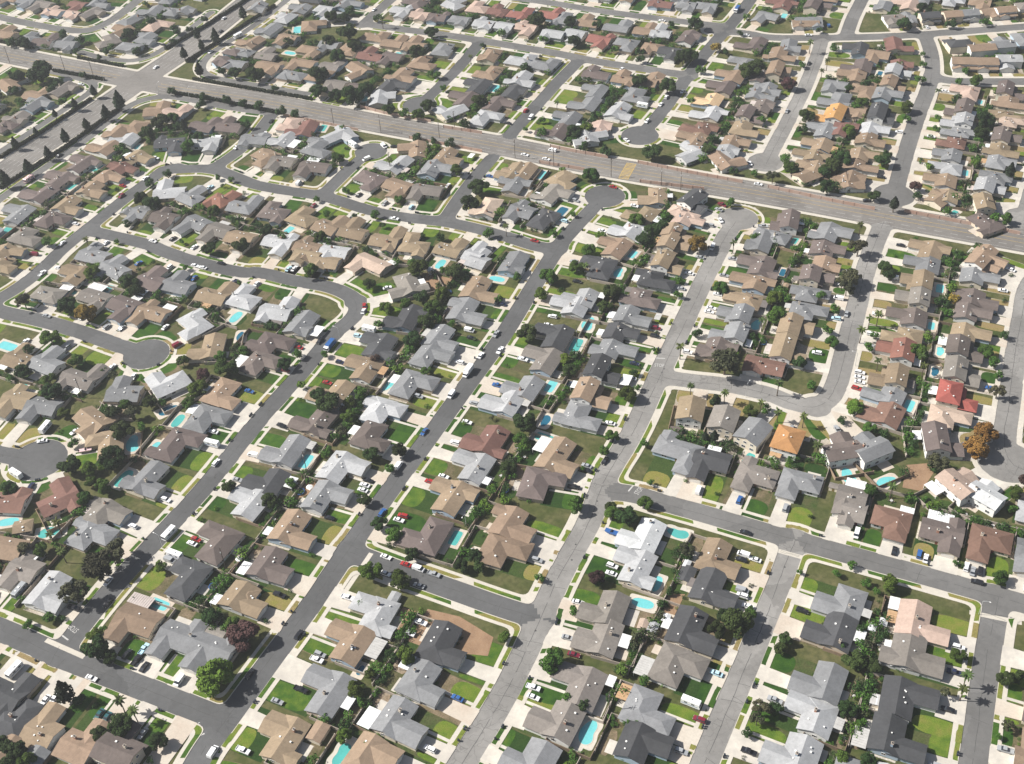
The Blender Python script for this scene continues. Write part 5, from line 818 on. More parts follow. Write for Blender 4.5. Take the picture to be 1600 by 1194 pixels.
for hi, h in enumerate(HL):
    R = random.Random(hi * 13 + 1); gx0, gx1, gy0 = h.g; x0, x1, y0, y1 = h.box
    a, b = -h.wm + .25, h.wp - .25
    a, b = min(a, x0 - .6), max(b, x1 + .6)
    if -h.wm > a + 2: a = -h.wm + .25
    # wm/wp: local -x side uses wp (t = -local x)
    a, b = -h.wp + .25, h.wm - .25
    gc = (gx0 + gx1) / 2; hw = 2.9 + (R.random() < .45) * R.uniform(.8, 2.2)
    if 's' in h.code: continue
    d0, d1 = gc - hw, gc + hw
    pk = ROADS[h.rid][3]
    fr = [march(h, d0 - .4 + (d1 - d0 + .8) * k / 6, gy0 - .2, .06) for k in range(7)]
    pale = R.random()
    okd = all(f is not None for f in fr)
    if okd:
        poly = [W(h, d0 - .4 + (d1 - d0 + .8) * k / 6, fr[k]) for k in range(7)] + [W(h, d1, gy0 + .01), W(h, d0, gy0 + .01)]
        drives.prism(poly, 0.0, .172 + (hi % 7) * .0012, 'drive' if pale < .75 else 'deck')
    # front yard: planting or dry turf right across, a lawn beside the drive, a verge between kerb and footpath
    zj = (hi % 13) * .0015
    nf = 12; FF = [(a + (b - a) * k / nf, march(h, a + (b - a) * k / nf, y0 if not (gx0 - .3 < a + (b - a) * k / nf < gx1 + .3) else gy0, h.sw)) for k in range(nf + 1)]
    if all(v is not None for u, v in FF) and min(sdf(*W(h, u, v)) for u, v in [(a, y0 + 1), (b, y0 + 1)]) > 3.5:
        poly = [W(h, u, v) for u, v in FF] + [W(h, b, y0 + 1), W(h, a, y0 + 1)]
        yard.face([(p[0], p[1], .012 + zj) for p in poly], 'yard', R.choice([.05, .15, .3, .42, .5, .58, .64]) if pk else R.choice([.3, .5, .8, .9, .95]))
    tone = R.choice([.08, .15, .22, .3, .38, .42, .46, .52, .6, .8]) if pk else R.choice([.15, .25, .4, .5, .8, .95])
    for (u0, u1) in ((a + .2, d0 - .5), (d1 + .5, b - .2)):
        if u1 - u0 < 1.8 or not okd: continue
        n = max(3, int((u1 - u0) / 1.2)); F = []
        for k in range(n + 1):
            u = u0 + (u1 - u0) * k / n; v = march(h, u, gy0 if (gx0 - .3 < u < gx1 + .3) else y0, h.sw + .05)
            F.append((u, v))
        if any(v is None for u, v in F): continue
        back = y0 - 1.0 if not (u1 > gx0 and u0 < gx1) else gy0 - .8
        tn = R.choice([.85, 1.0]) if pk == 0 and R.random() < .35 else tone + R.uniform(-.06, .06)
        if max(v for u, v in F) > back - 1.2: continue
        poly = [W(h, u, v) for u, v in chaikin(F + [(u1, back), (u0, back)], 2)]
        lawn.face([(p[0], p[1], .04 + zj) for p in poly], 'lawn', tn)
        if pk and R.random() < .5 and u1 - u0 > 5:
            pu = u1 - 1.2 if u1 < gc else u0 + 1.2
            pf = march(h, pu, y0, 3.4)
            if pf is not None: drives.prism([W(h, pu - .6, pf), W(h, pu + .6, pf), W(h, pu + .6, y0 - .8), W(h, pu - .6, y0 - .8)], 0.0, .075 + zj, 'drive')
    for k in range(int((b - a) / .8) + 1):
        v = march(h, a + k * .8, y0, 1.2)
        if v is not None:
            px, py = W(h, a + k * .8, v); ii, jj = int((px - X0) / RES), int((py - Y0) / RES); MARK[max(jj - 1, 0):jj + 2, max(ii - 1, 0):ii + 2] = True
    if pk:
        vt = tone + R.uniform(-.05, .3); n = max(6, int((b - a) / 1.0)); A = []
        for k in range(n + 1):
            u = a + (b - a) * k / n; st = gy0 if (gx0 - .3 < u < gx1 + .3) else y0; A.append((u, march(h, u, st, 2.05), march(h, u, st, .32)))
        for s in range(n):
            um = (A[s][0] + A[s + 1][0]) / 2
            if d0 - .9 < um < d1 + .9 or None in A[s] or None in A[s + 1]: continue
            c4 = [W(h, A[s][0], A[s][2]), W(h, A[s + 1][0], A[s + 1][2]), W(h, A[s + 1][0], A[s + 1][1]), W(h, A[s][0], A[s][1])]
            lawn.face([(p[0], p[1], .183 + zj) for p in c4], 'lawn', vt)
    # back yard
    r0 = y1 + .3; r1 = y1 + max(3.5, h.rear - (y1 - 0) + .0)
    r1 = min(r1, h.rear + .5) if h.rear > r0 + 3 else r0 + 3
    while r1 > r0 + 1.5 and min(sdf(*W(h, a, r1)), sdf(*W(h, b, r1)), sdf(*W(h, (a + b) / 2, r1))) < 4.2: r1 -= .5
    h.back = r1; h.ab = (a, b)
    mid = R.uniform(a + .3 * (b - a), a + .7 * (b - a))
    for (u0, u1) in ((a, mid), (mid, b)):
        if r1 - r0 < 2.6 or min(sdf(*W(h, u, v)) for u in (u0, u1) for v in (r0, r1)) < 3.7: continue
        tn = R.choice([.05, .12, .2, .28, .36, .42, .5, .58, .66, .74])
        poly = [W(h, u, v) for u, v in ((u0 + .3, r0 + R.uniform(0, 3)), (u1 - .1, r0 + R.uniform(0, 2)), (u1 - .1, r1 - R.uniform(.4, 2)), (u0 + .3, r1 - R.uniform(.4, 2)))]
        yard.face([(p[0], p[1], .035 + (hi % 13) * .0015) for p in chaikin(poly, 1)], 'yard', tn)
    # patio slab
    pw = R.uniform(4, 9); pu = R.uniform(x0 + pw / 2, max(x0 + pw / 2 + .1, x1 - pw / 2)); pd = R.uniform(2.5, 5)
    poly = [W(h, u, v) for u, v in ((pu - pw / 2, y1 + .05), (pu + pw / 2, y1 + .05), (pu + pw / 2, y1 + pd), (pu - pw / 2, y1 + pd))]
    deck.prism(poly, 0, .085 + (hi % 13) * .0015, R.choice(['drive', 'drive', 'deck']))
    # side yard strips, often paved
    for (u0, u1) in ((a, x0 - .2), (x1 + .2, b)):
        if u1 - u0 > .7:
            tn = R.choice([.1, .5, .6, .9, 1.0]); poly = [W(h, u, v) for u, v in ((u0, y0 + .5), (u1, y0 + .5), (u1, y1), (u0, y1))]
            yard.face([(p[0], p[1], .058 + (hi % 13) * .0015) for p in poly], 'yard', tn)
for P in DIRT: deck.face([(p[0], p[1], .082) for p in [(sum(q[0] for q in P) / len(P) * .12 + w_[0] * .88, sum(q[1] for q in P) / len(P) * .12 + w_[1] * .88) for w_ in P]], 'dirt')
vgm = MB(); vg = [MB(), MB(), MB()]
for q in vg: q.mats = ['lawn']; q.m = m0.__get__(q)
dm_ = MB(); dm_.m = m0.__get__(dm_)
band(.34, 2.0, .178, 0, lambda j, i: vg[(j // 9 * 7 + i // 9 * 3) % 3] if (PKG[j, i] == 1 and not MARK[j, i] and (j // 9 * 31 + i // 9 * 17) % 10 > 2) else dm_)
for q in range(3): vgm.add(vg[q], 0, 0, 0); 
vgm.tone = [.3] * len(vg[0].f) + [.55] * len(vg[1].f) + [.8] * len(vg[2].f); vg = vgm; stuff('verge_grass', vg, True)
structure('driveway_paving', drives); stuff('lawn_grass', lawn, True); stuff('yard_ground', yard, True)
structure('patio_paving', deck)
gu = MB()
for a, b in GUTTERS:
    L = math.hypot(b[0] - a[0], b[1] - a[1]); nx, ny = -(b[1] - a[1]) / L * 1.0, (b[0] - a[0]) / L * 1.0
    gu.prism([(a[0] + nx, a[1] + ny), (a[0] - nx, a[1] - ny), (b[0] - nx, b[1] - ny), (b[0] + nx, b[1] + ny)], 0.0, .032, 'concrete')
structure('cross_gutter', gu)

def nearest_house(x, y, own=True):
    return min((h for h in HL if (h.root or not own) and h.ref), key=lambda h: (h.x - x) ** 2 + (h.y - y) ** 2)
def local(h, x, y):
    dx, dy = x - h.x, y - h.y; return dx * h.lx + dy * h.ly, -dx * h.ly + dy * h.lx
def where(h, x, y):
    u, v = local(h, x, y); x0, x1, y0, y1 = h.box
    if v > y1: return 'behind'
    if v < y0 - .5: return 'in front of'
    return 'beside'
# fences: one wall round the back of each yard
for hi, h in enumerate(HL):
    if not h.own or 's' in h.code: continue
    R = random.Random(hi * 17 + 5); a, b = h.ab; x0, x1, y0, y1 = h.box
    mk = R.choice(['block', 'block', 'block', 'wood']); ht = 1.75; t = .1; mb = MB()
    bk = h.back
    if bk - y1 < 2: bk = y1 + 3
    pts = [(a, bk), (b, bk)]
    if sdf(*W(h, a, bk)) < 4 or sdf(*W(h, b, bk)) < 4 or sdf(*W(h, (a + b) / 2, bk)) < 4: continue
    mb.box(a - t, b + t, bk - t, bk + t, 0, ht, mk)
    if sdf(*W(h, b, y0 + 2)) > 4: mb.box(b - t, b + t, y0 + 2, bk - t - .003, 0, ht - .05, mk); mb.box(x1 + .05, b - t - .003, y0 + 2.2, y0 + 2.4, 0, ht - .1, mk)
    px = a
    while px < b:      # pilasters and cap
        mb.box(px - .2, px + .2, bk - .2, bk + .2, 0, ht + .1, mk); px += 6.0
    f = obj('yard_fence', mb); f.location = (h.x, h.y, 0); f.rotation_euler = (0, 0, h.rz)
    label(f, f"{'block wall' if mk == 'block' else 'wooden fence'} behind {h.ref}", 'fence', 'backyard walls and fences')

# patio covers belong to their house
for i, (x, y, ck, wd) in enumerate(PATIOS):
    h = nearest_house(x, y); u, v = local(h, x, y); x0, x1, y0, y1 = h.box; dp = min(max(wd * .62, 3.0), 5.2); wd = min(max(wd, 3.2), 10)
    v0 = y1 + .65 if v > (y0 + y1) / 2 else h.g[2] - dp - .7
    u = min(max(u, x0 + wd / 2 - 1), x1 - wd / 2 + 1); mb = MB(); k = 'patio_' + ck
    mb.solid([(u - wd / 2, v0, 2.5), (u + wd / 2, v0, 2.5), (u + wd / 2, v0 + dp, 2.32), (u - wd / 2, v0 + dp, 2.32)], .12, k)
    for px in (u - wd / 2 + .15, u + wd / 2 - .15): mb.box(px - .07, px + .07, v0 + dp - .3, v0 + dp - .16, 0, 2.24, 'trim')
    for q in range(1, int(wd)): mb.box(u - wd / 2 + q - .03, u - wd / 2 + q + .03, v0 + .05, v0 + dp - .05, 2.48, 2.56, k)
    o = obj('patio_cover', mb, h.root)
have = set(o.parent for o in bpy.data.objects if o.name.startswith('patio_cover'))
for hi, h in enumerate(HL):
    R = random.Random(hi * 53 + 4)
    if not h.own or h.root in have or 's' in h.code or R.random() > .34 or h.back - h.box[3] < 4: continue
    x0, x1, y0, y1 = h.box; wd = R.uniform(3.5, 6.5); dp = R.uniform(2.4, 3.4); u = R.uniform(x0 + wd / 2, x1 - wd / 2); v0 = y1 + .65; k = 'patio_' + R.choice('wwwwlltpb'); mb = MB()
    if any((W(h, u, v0 + 2)[0] - p[0]) ** 2 + (W(h, u, v0 + 2)[1] - p[1]) ** 2 < (p[3] * .5 + 4) ** 2 for p in POOLS): continue
    mb.solid([(u - wd / 2, v0, 2.5), (u + wd / 2, v0, 2.5), (u + wd / 2, v0 + dp, 2.35), (u - wd / 2, v0 + dp, 2.35)], .12, k)
    for px in (u - wd / 2 + .15, u + wd / 2 - .15): mb.box(px - .07, px + .07, v0 + dp - .3, v0 + dp - .16, 0, 2.26, 'trim')
    obj('patio_cover', mb, h.root)
    if R.random() < .35 and h.back - y1 > 8 and min(h.ab[1], x1) - h.ab[0] > 8:
        sx, sy = W(h, R.choice([h.ab[0] + 2.2, h.ab[1] - 2.2]), h.back - 2.0)
        if not any((sx - p[0]) ** 2 + (sy - p[1]) ** 2 < (p[3] * .6 + 3) ** 2 for p in POOLS): SHEDS.append((sx, sy, R.choice('wwlgtk'), R.uniform(2.6, 3.6)))
for (x, y, ck, wd) in SHEDS:
    h = nearest_house(x, y); wd = min(max(wd, 2.5), 8); dp = wd * .75; mb = MB(); rf = MB(); rk = 'roof_' + ck
    t = thing('garden_shed', 'shed', (x, y, 0), h.rz, 'backyard sheds'); gwalls(mb, -wd / 2, wd / 2, -dp / 2, dp / 2, 2.2, .25, 'x', 'wall_c'); gable(rf, -wd / 2, wd / 2, -dp / 2, dp / 2, 2.2, .25, 'x', .25, rk, rake=.25, th=.1)
    obj('wall', mb, t); obj('roof', rf, t); dm = MB(); dm.box(-.5, .5, -dp / 2 - .05, -dp / 2 - .004, 0, 1.9, 'door'); obj('door', dm, t)
    label(t, f"small {ROOFNAME[ck]} roofed shed {where(h, x, y)} {h.ref}")

for (x, y) in PARASOLS:
    h = nearest_house(x, y); t = thing('patio_umbrella', 'patio umbrella', (x, y, 0), h.rz, 'white patio umbrellas'); cn = MB()
    for k in range(8):
        p, q = k * math.pi / 4, (k + 1) * math.pi / 4; cn.face([(1.5 * math.cos(p), 1.5 * math.sin(p), 2.15), (1.5 * math.cos(q), 1.5 * math.sin(q), 2.15), (0, 0, 2.7)], 'trim')
    obj('canopy', cn, t); pm = MB(); pm.tube((0, 0, 0), (0, 0, 2.68), .04, .04, 'metal'); obj('post', pm, t); tb = MB(); tb.tube((0, 0, .68), (0, 0, .74), .6, .6, 'trim', 14); obj('tabletop', tb, t)
    label(t, f"round white patio umbrella {where(h, x, y)} {h.ref}")

def table_set():
    a = MB(); a.tube((0, 0, .68), (0, 0, .74), .65, .65, 'patio_l', 14); a.tube((0, 0, 0), (0, 0, .68), .06, .06, 'metal'); cs = []
    for k in range(4):
        t = k * math.pi / 2 + .4; x, y = 1.05 * math.cos(t), 1.05 * math.sin(t); c = MB(); c.box(x - .24, x + .24, y - .24, y + .24, .38, .44, 'wood', True)
        bx, by = x + .22 * math.cos(t), y + .22 * math.sin(t); c.prism([(bx - .2 * math.sin(t) - .03, by + .2 * math.cos(t)), (bx + .2 * math.sin(t), by - .2 * math.cos(t)), (bx + .2 * math.sin(t) + .06 * math.cos(t), by - .2 * math.cos(t) + .06 * math.sin(t)), (bx - .2 * math.sin(t) + .06 * math.cos(t), by + .2 * math.cos(t) + .06 * math.sin(t))], .44, .85, 'wood')
        c.box(x - .2, x + .2, y - .2, y - .16, 0, .38, 'metal'); c.box(x - .2, x + .2, y + .16, y + .2, 0, .38, 'metal'); cs.append(c.mesh('chair'))
    return a.mesh('table'), cs
TBL, CHS = table_set(); tramp = MB(); tramp.tube((0, 0, .8), (0, 0, .84), 1.75, 1.75, 'bin', 20); rimm = MB()
for k in range(20):
    p, q = k * math.pi / 10, (k + 1) * math.pi / 10; rimm.face([(1.76 * math.cos(p), 1.76 * math.sin(p), .86), (2.0 * math.cos(p), 2.0 * math.sin(p), .84), (2.0 * math.cos(q), 2.0 * math.sin(q), .84), (1.76 * math.cos(q), 1.76 * math.sin(q), .86)], 'car_b')
for k in range(6): t = k * math.pi / 3; rimm.tube((1.85 * math.cos(t), 1.85 * math.sin(t), 0), (1.85 * math.cos(t), 1.85 * math.sin(t), .83), .04, .04, 'metal', 5)
tramp = tramp.mesh('jumping_mat'); rimm = rimm.mesh('frame'); nt_ = 0
for hi, h in enumerate(HL):
    R = random.Random(hi * 71 + 6)
    if not h.own or 's' in h.code or h.depth > 680 or R.random() < .5 or h.back - h.box[3] < 5: continue
    x, y = W(h, R.uniform(h.box[0] + 1.5, h.box[1] - 1.5), R.uniform(h.box[3] + 4.2, h.back - 1.2) if h.back - h.box[3] > 5.6 else h.box[3] + 4)
    if any((x - p[0]) ** 2 + (y - p[1]) ** 2 < (p[3] * .6 + 2.6) ** 2 for p in POOLS): continue
    if R.random() < .13:
        t = thing('trampoline', 'trampoline', (x, y, .05), 0, 'backyard trampolines'); obj('jumping_mat', tramp, t); obj('frame', rimm, t); label(t, f"round black trampoline {where(h, x, y)} {h.ref}")
    else:
        t = thing('patio_table', 'patio table', (x, y, .05), R.uniform(0, 3), 'garden tables'); obj('table', TBL, t)
        for c in CHS: obj('chair', c, t)
        label(t, f"round grey garden table {where(h, x, y)} {h.ref}")

# ------------------------------------------------------------------ swimming pools
SHN = {'r': 'rectangular', 'k': 'kidney-shaped', 'o': 'oval'}; PCN = {'c': 'turquoise', 't': 'teal', 'b': 'deep blue'}
pooldeck = MB(); POOLXY = []
for (x, y, s, ln, ck, perp) in POOLS:
    h = nearest_house(x, y, False); ln = min(max(ln, 4.5), 13.5); wd = ln * (.5 if s != 'r' else .52)
    rz = h.rz + (math.pi / 2 if perp else 0)
    u, v = local(h, x, y); hf = (ln if perp else wd) / 2 + .7
    if v > 0 and h.box[0] - 2 < u < h.box[1] + 2 and v < h.box[3] + hf: x, y = W(h, u, h.box[3] + hf)
    POOLXY.append((x, y, rz, ln, wd))
    pts = []
    for k in range(40):
        t = 2 * math.pi * k / 40; c, q = math.cos(t), math.sin(t)
        if s == 'r': px, py = ln / 2 * math.copysign(abs(c) ** .36, c), wd / 2 * math.copysign(abs(q) ** .36, q)
        elif s == 'o': px, py = ln / 2 * math.copysign(abs(c) ** .8, c), wd / 2 * math.copysign(abs(q) ** .8, q)
        else:
            px, py = ln / 2 * c, wd / 2 * q * (1.12 + .22 * c); py -= .22 * wd * math.exp(-(c * 2.2) ** 2) * (1 if q > 0 else .15)
        pts.append((px, py))
    def ring(e): return [(px * (1 + e / (ln / 2)), py * (1 + e / (wd / 2))) for px, py in pts]
    t = thing('swimming_pool', 'swimming pool', (x, y, 0), rz, 'backyard swimming pools')
    wm = MB(); wm.face([(a, b, .135) for a, b in pts], 'water_' + ck); obj('water', wm, t)
    cm = MB(); o1, i1 = ring(.26), pts
    for k in range(40):
        q = (k + 1) % 40
        cm.face([(*i1[k], .17), (*i1[q], .17), (*o1[q], .17), (*o1[k], .17)][::-1], 'concrete'); cm.face([(*o1[k], .17), (*o1[q], .17), (*o1[q], 0), (*o1[k], 0)][::-1], 'concrete'); cm.face([(*i1[k], .17), (*i1[q], .17), (*i1[q], .11), (*i1[k], .11)], 'concrete')
    obj('coping', cm, t)
    dk = [(a * (1 + 1.7 / (ln / 2)), b * (1 + 1.7 / (wd / 2))) for a, b in pts]
    dk = [(max(-ln / 2 - 1.4, min(ln / 2 + 1.4, a * 1.12)), max(-wd / 2 - 1.3, min(wd / 2 + 1.3, b * 1.15))) for a, b in dk]
    c_, s_ = math.cos(rz), math.sin(rz); pooldeck.prism([(x + c_ * a - s_ * b, y + s_ * a + c_ * b) for a, b in dk], 0, .115, 'deck' if random.random() < .5 else 'concrete')
    label(t, f"{SHN[s]} {PCN[ck]} pool {where(h, x, y)} {h.ref}")
structure('pool_paving', pooldeck)

# ------------------------------------------------------------------ trees and shrubs
def leaf_cloud(seed, n, blobs, size, core=0.55):
    """n leaf-clump quads spread over the outside of several lobes (unit crown, centre at the origin)"""
    r = np.random.default_rng(seed); B = np.array(blobs); wgt = B[:, 3] ** 2; k = r.choice(len(B), n, p=wgt / wgt.sum())
    d = r.normal(size=(n, 3)); d /= np.linalg.norm(d, axis=1)[:, None]; rad = r.uniform(core, 1.0, n) ** .5
    p = B[k, :3] + d * (B[k, 3] * rad)[:, None] * np.array([1, 1, .9])
    nrm = d + r.normal(size=(n, 3)) * .55 + np.array([0, 0, .25]); nrm /= np.linalg.norm(nrm, axis=1)[:, None]
    a = np.cross(nrm, r.normal(size=(n, 3))); a /= np.linalg.norm(a, axis=1)[:, None]; b = np.cross(nrm, a)
    s = size * r.uniform(.6, 1.35, n)[:, None]; a *= s; b *= s * .8
    q = np.stack([p - a - b * .6, p + a * .9 - b, p + a + b * .8, p - a * .7 + b], 1)
    q = q.reshape(-1, 3); e = np.percentile(np.hypot(q[:, 0], q[:, 1]), 95); return q / e
def lobes(seed, n, rx, rz, rl):
    r = random.Random(seed); out = [(0, 0, 0, rl * 1.25)]
    for k in range(n):
        t = r.uniform(0, 6.283); e = r.uniform(-.55, 1.0); f = math.sqrt(max(0, 1 - e * e)) * r.uniform(.75, 1.05)
        out.append((math.cos(t) * f * rx, math.sin(t) * f * rx, e * rz, rl * r.uniform(.65, 1.15)))
    return out
CROWN = {}
for k in 'omyau': CROWN[k] = [leaf_cloud(i * 3 + ord(k), 1500, lobes(i + ord(k), 11, .62, .5, .4), .085) for i in range(4)]
CROWN['s'] = [leaf_cloud(i + 77, 950, lobes(i + 200, 12, .74, .45, .3), .075, .15) for i in range(4)]
def cone(seed, n):
    r = np.random.default_rng(seed); z = r.uniform(0, 1, n) ** .8; rad = (np.minimum(1, (1 - z) * 1.7 + .04) * np.minimum(1, z * 5 + .35)) * r.uniform(.7, 1.08, n) * (1 + .18 * np.sin(z * 26 + r.uniform(0, 6)))
    t = r.uniform(0, 6.283, n); p = np.stack([rad * np.cos(t), rad * np.sin(t), z * 4.0 - 1.9], 1)
    nrm = np.stack([np.cos(t), np.sin(t), np.full(n, .5)], 1) + r.normal(size=(n, 3)) * .5; nrm /= np.linalg.norm(nrm, axis=1)[:, None]
    a = np.cross(nrm, r.normal(size=(n, 3))); a /= np.linalg.norm(a, axis=1)[:, None]; b = np.cross(nrm, a); s = .13 * r.uniform(.6, 1.4, n)[:, None]; a *= s; b *= s
    return np.stack([p - a - b, p + a - b, p + a + b, p - a + b], 1).reshape(-1, 3)
CROWN['c'] = [cone(i + 5, 1400) for i in range(3)]
def quads(name, V, mk, extra=None):
    me = bpy.data.meshes.new(name); n = len(V); me.vertices.add(n); me.vertices.foreach_set('co', V.astype(np.float32).ravel())
    me.loops.add(n); me.loops.foreach_set('vertex_index', np.arange(n, dtype=np.int32)); me.polygons.add(n // 4)
    me.polygons.foreach_set('loop_start', np.arange(0, n, 4, dtype=np.int32)); me.polygons.foreach_set('loop_total', np.full(n // 4, 4, dtype=np.int32))
    for k in ([mk] if isinstance(mk, str) else mk): me.materials.append(M[k])
    if extra is not None: me.polygons.foreach_set('material_index', extra.astype(np.int32))
    me.update(calc_edges=True); me.validate(); return me
BIG = {k: [quads('crown', leaf_cloud(i * 5 + ord(k), 5200, lobes(i + ord(k) * 2, 17, .68, .52, .33), .047, .5), 'leaf_' + k) for i in range(2)] for k in 'omyau'}
BIG['s'] = [quads('crown', leaf_cloud(i + 91, 2600, lobes(i + 300, 15, .76, .45, .28), .05, .15), 'leaf_s') for i in range(2)]
CM = {k: [quads('crown', v, 'leaf_' + k) for v in vs] for k, vs in CROWN.items()}
def trunk(height, r, seed, spread=0.5):
    mb = MB(); R = random.Random(seed); top = (R.uniform(-.04, .04) * height, R.uniform(-.04, .04) * height, height * .62)
    mb.tube((0, 0, 0), top, r, r * .7, 'bark', 7)
    for k in range(5):
        t = k * 1.257 + R.uniform(-.3, .3); mb.tube(top, (top[0] + math.cos(t) * spread, top[1] + math.sin(t) * spread, height * R.uniform(.85, 1.1)), r * .5, r * .18, 'bark', 5)
    return mb.mesh('trunk')
TM = {'round': [trunk(1.15, .075, i, .45) for i in range(4)], 'cone': [trunk(3.2, .14, i, .1) for i in range(3)]}
def palm_mesh(seed):
    R = random.Random(seed); mb = MB(); H = 7.6
    for k in range(26):
        t = k * 2.399 + R.uniform(-.2, .2); el = R.uniform(-.35, .95); ln = R.uniform(2.0, 2.7); p = Vector((0, 0, H)); d = Vector((math.cos(t) * math.cos(el), math.sin(t) * math.cos(el), math.sin(el))); prev = None
        for s in range(6):
            wd = .42 * (1 - abs(s - 2) / 4.2); sd = Vector((-math.sin(t), math.cos(t), 0)) * wd; cur = (p + sd + Vector((0, 0, -wd * .5)), p.copy(), p - sd + Vector((0, 0, -wd * .5)))
            if prev:
                mb.face([tuple(prev[0]), tuple(prev[1]), tuple(cur[1]), tuple(cur[0])], 'leaf_p'); mb.face([tuple(prev[1]), tuple(prev[2]), tuple(cur[2]), tuple(cur[1])], 'leaf_p')
            prev = cur; p = p + d * (ln / 5); d = (d + Vector((0, 0, -.28))).normalized()
    tk = MB(); tk.tube((0, 0, 0), (.1, .05, H * .5), .24, .19, 'bark', 8); tk.tube((.1, .05, H * .5), (0, 0, H), .19, .17, 'bark', 8)
    return mb.mesh('fronds'), tk.mesh('trunk')
PALM = [palm_mesh(i) for i in range(3)]
TKN = {'o': ('dark bushy tree', 'broadleaf_tree'), 'm': ('green round tree', 'broadleaf_tree'), 'y': ('yellow-green tree', 'broadleaf_tree'), 'a': ('autumn-orange tree', 'broadleaf_tree'), 'u': ('dusky purple-brown tree', 'broadleaf_tree'), 's': ('sparse olive tree', 'sparse_tree'), 'c': ('dark conical tree', 'conifer_tree'), 'p': ('palm', 'palm_tree')}
allt = []
for i, (x, y, k, r) in enumerate(TREES):
    a, b, d = img(x, y, 1); r = max(r, 1.2) * (.74 if k == 'c' else 1)
    if k != 'p' and sdf(x, y) < 0.3 and k != 'c':      # keep trunks off the carriageway
        for st in range(20):
            e = .5; gxx = sdf(x + e, y) - sdf(x - e, y); gyy = sdf(x, y + e) - sdf(x, y - e); L = math.hypot(gxx, gyy) or 1; x += gxx / L * .5; y += gyy / L * .5
            if sdf(x, y) > 0.9: break
    allt.append((x, y, k, r, d, -30 < a < 1630 and -60 < b < 1230))
order = sorted([t for t in allt if t[5]], key=lambda t: -((9 if t[2] in 'pc' else t[3]) / t[4]))
chosen = set(id(t) for t in order[:300])
bulkV = {}
def bulk(x, y, k, r, zc, i, sub=None, sz=(1, 1, 1)):
    V = CROWN[k][i % len(CROWN[k])]
    if sub: V = V[:sub * 4]
    t = rng.uniform(0, 6.283); c, s = math.cos(t), math.sin(t)
    P = np.stack([(V[:, 0] * c - V[:, 1] * s) * r * sz[0] + x, (V[:, 0] * s + V[:, 1] * c) * r * sz[1] + y, V[:, 2] * r * sz[2] + zc], 1)
    bulkV.setdefault(k, []).append(P)
for i, t in enumerate(allt):
    x, y, k, r, d, vv = t
    zc = {'c': r * 2.2 + 1.6, 's': r * .8 + 2.0}.get(k, r * .8 + .9)
    if id(t) not in chosen:
        if k == 'p': k = 'm'; r = 1.6; zc = 2.2
        bulk(x, y, k, r, zc, i, 700); continue
    nm, on = TKN[k]; root = thing(on, 'palm tree' if k == 'p' else 'tree', (x, y, 0), rng.uniform(0, 6.28), {'p': 'palm trees', 'c': 'conical trees'}.get(k, 'yard and street trees'))
    if k == 'p':
        s = rng.uniform(.85, 1.15); fr, tk = PALM[i % 3]; o1 = obj('fronds', fr, root); o2 = obj('trunk', tk, root); root.scale = (s, s, s)
    else:
        o1 = obj('crown', (BIG[k][i % 2] if r > 2.7 and k in BIG else CM[k][i % len(CM[k])]), root); o1.location = (0, 0, zc); o1.scale = (r, r, r * rng.uniform(.8, 1.0))
        o2 = obj('trunk', TM['cone' if k == 'c' else 'round'][i % 3], root); sc_ = (zc if k != 'c' else r * 1.05) ; o2.scale = (sc_, sc_, sc_) if k == 'c' else (r, r, zc)
    h = nearest_house(x, y); sz = 'small ' if r < 2.0 and k not in 'pc' else ('broad ' if r > 4.6 else '')
    label(root, f"{sz}{nm} {where(h, x, y)} {h.ref}")
# shrubs along the yard walls and house fronts
i = 0
for hi, h in enumerate(HL):
    R = random.Random(hi * 29 + 9)
    if 's' in h.code or not inframe(h.x, h.y, 120): continue
    a, b = h.ab; x0, x1, y0, y1 = h.box; n = R.choice([4, 5, 6, 8, 10, 12, 14])
    spots = []
    for q in range(n): spots.append((R.uniform(a + .8, b - .8), h.back - R.uniform(.3, 2.6), R.choice([R.uniform(.7, 1.5), R.uniform(1.0, 2.3), R.uniform(1.4, 3.0)])))
    for q in range(R.choice([2, 3, 4, 6])): spots.append((R.choice([a + R.uniform(.5, 1.2), b - R.uniform(.5, 1.2)]), R.uniform(y0 + 3, h.back), R.uniform(.6, 1.2)))
    gx0, gx1, gy0 = h.g
    for q in range(R.choice([1, 2, 3, 4])):
        u = R.uniform(x0, gx0 - 1.5) if h.sgn > 0 and gx0 - 1.5 > x0 else R.uniform(gx1 + 1.5, max(x1, gx1 + 1.6)); spots.append((u, y0 - R.uniform(.6, 1.0), R.uniform(.4, .8)))
    if R.random() < .45: spots.append((R.choice([a + 1.2, b - 1.2]), gy0 - R.uniform(2, 6), R.uniform(.7, 1.5)))
    for u, v, r in spots:
        x, y = W(h, u, v)
        if sdf(x, y) < 3.6 or any((x - p[0]) ** 2 + (y - p[1]) ** 2 < (p[3] * .62 + 1.2 + r) ** 2 for p in POOLS): continue
        bulk(x, y, R.choice('oommmyosh'.replace('h', 'm')), r, r * .75, i, 130 if r < 1 else 220, (R.uniform(.85, 1.3), R.uniform(.85, 1.3), R.uniform(.7, 1.2))); i += 1
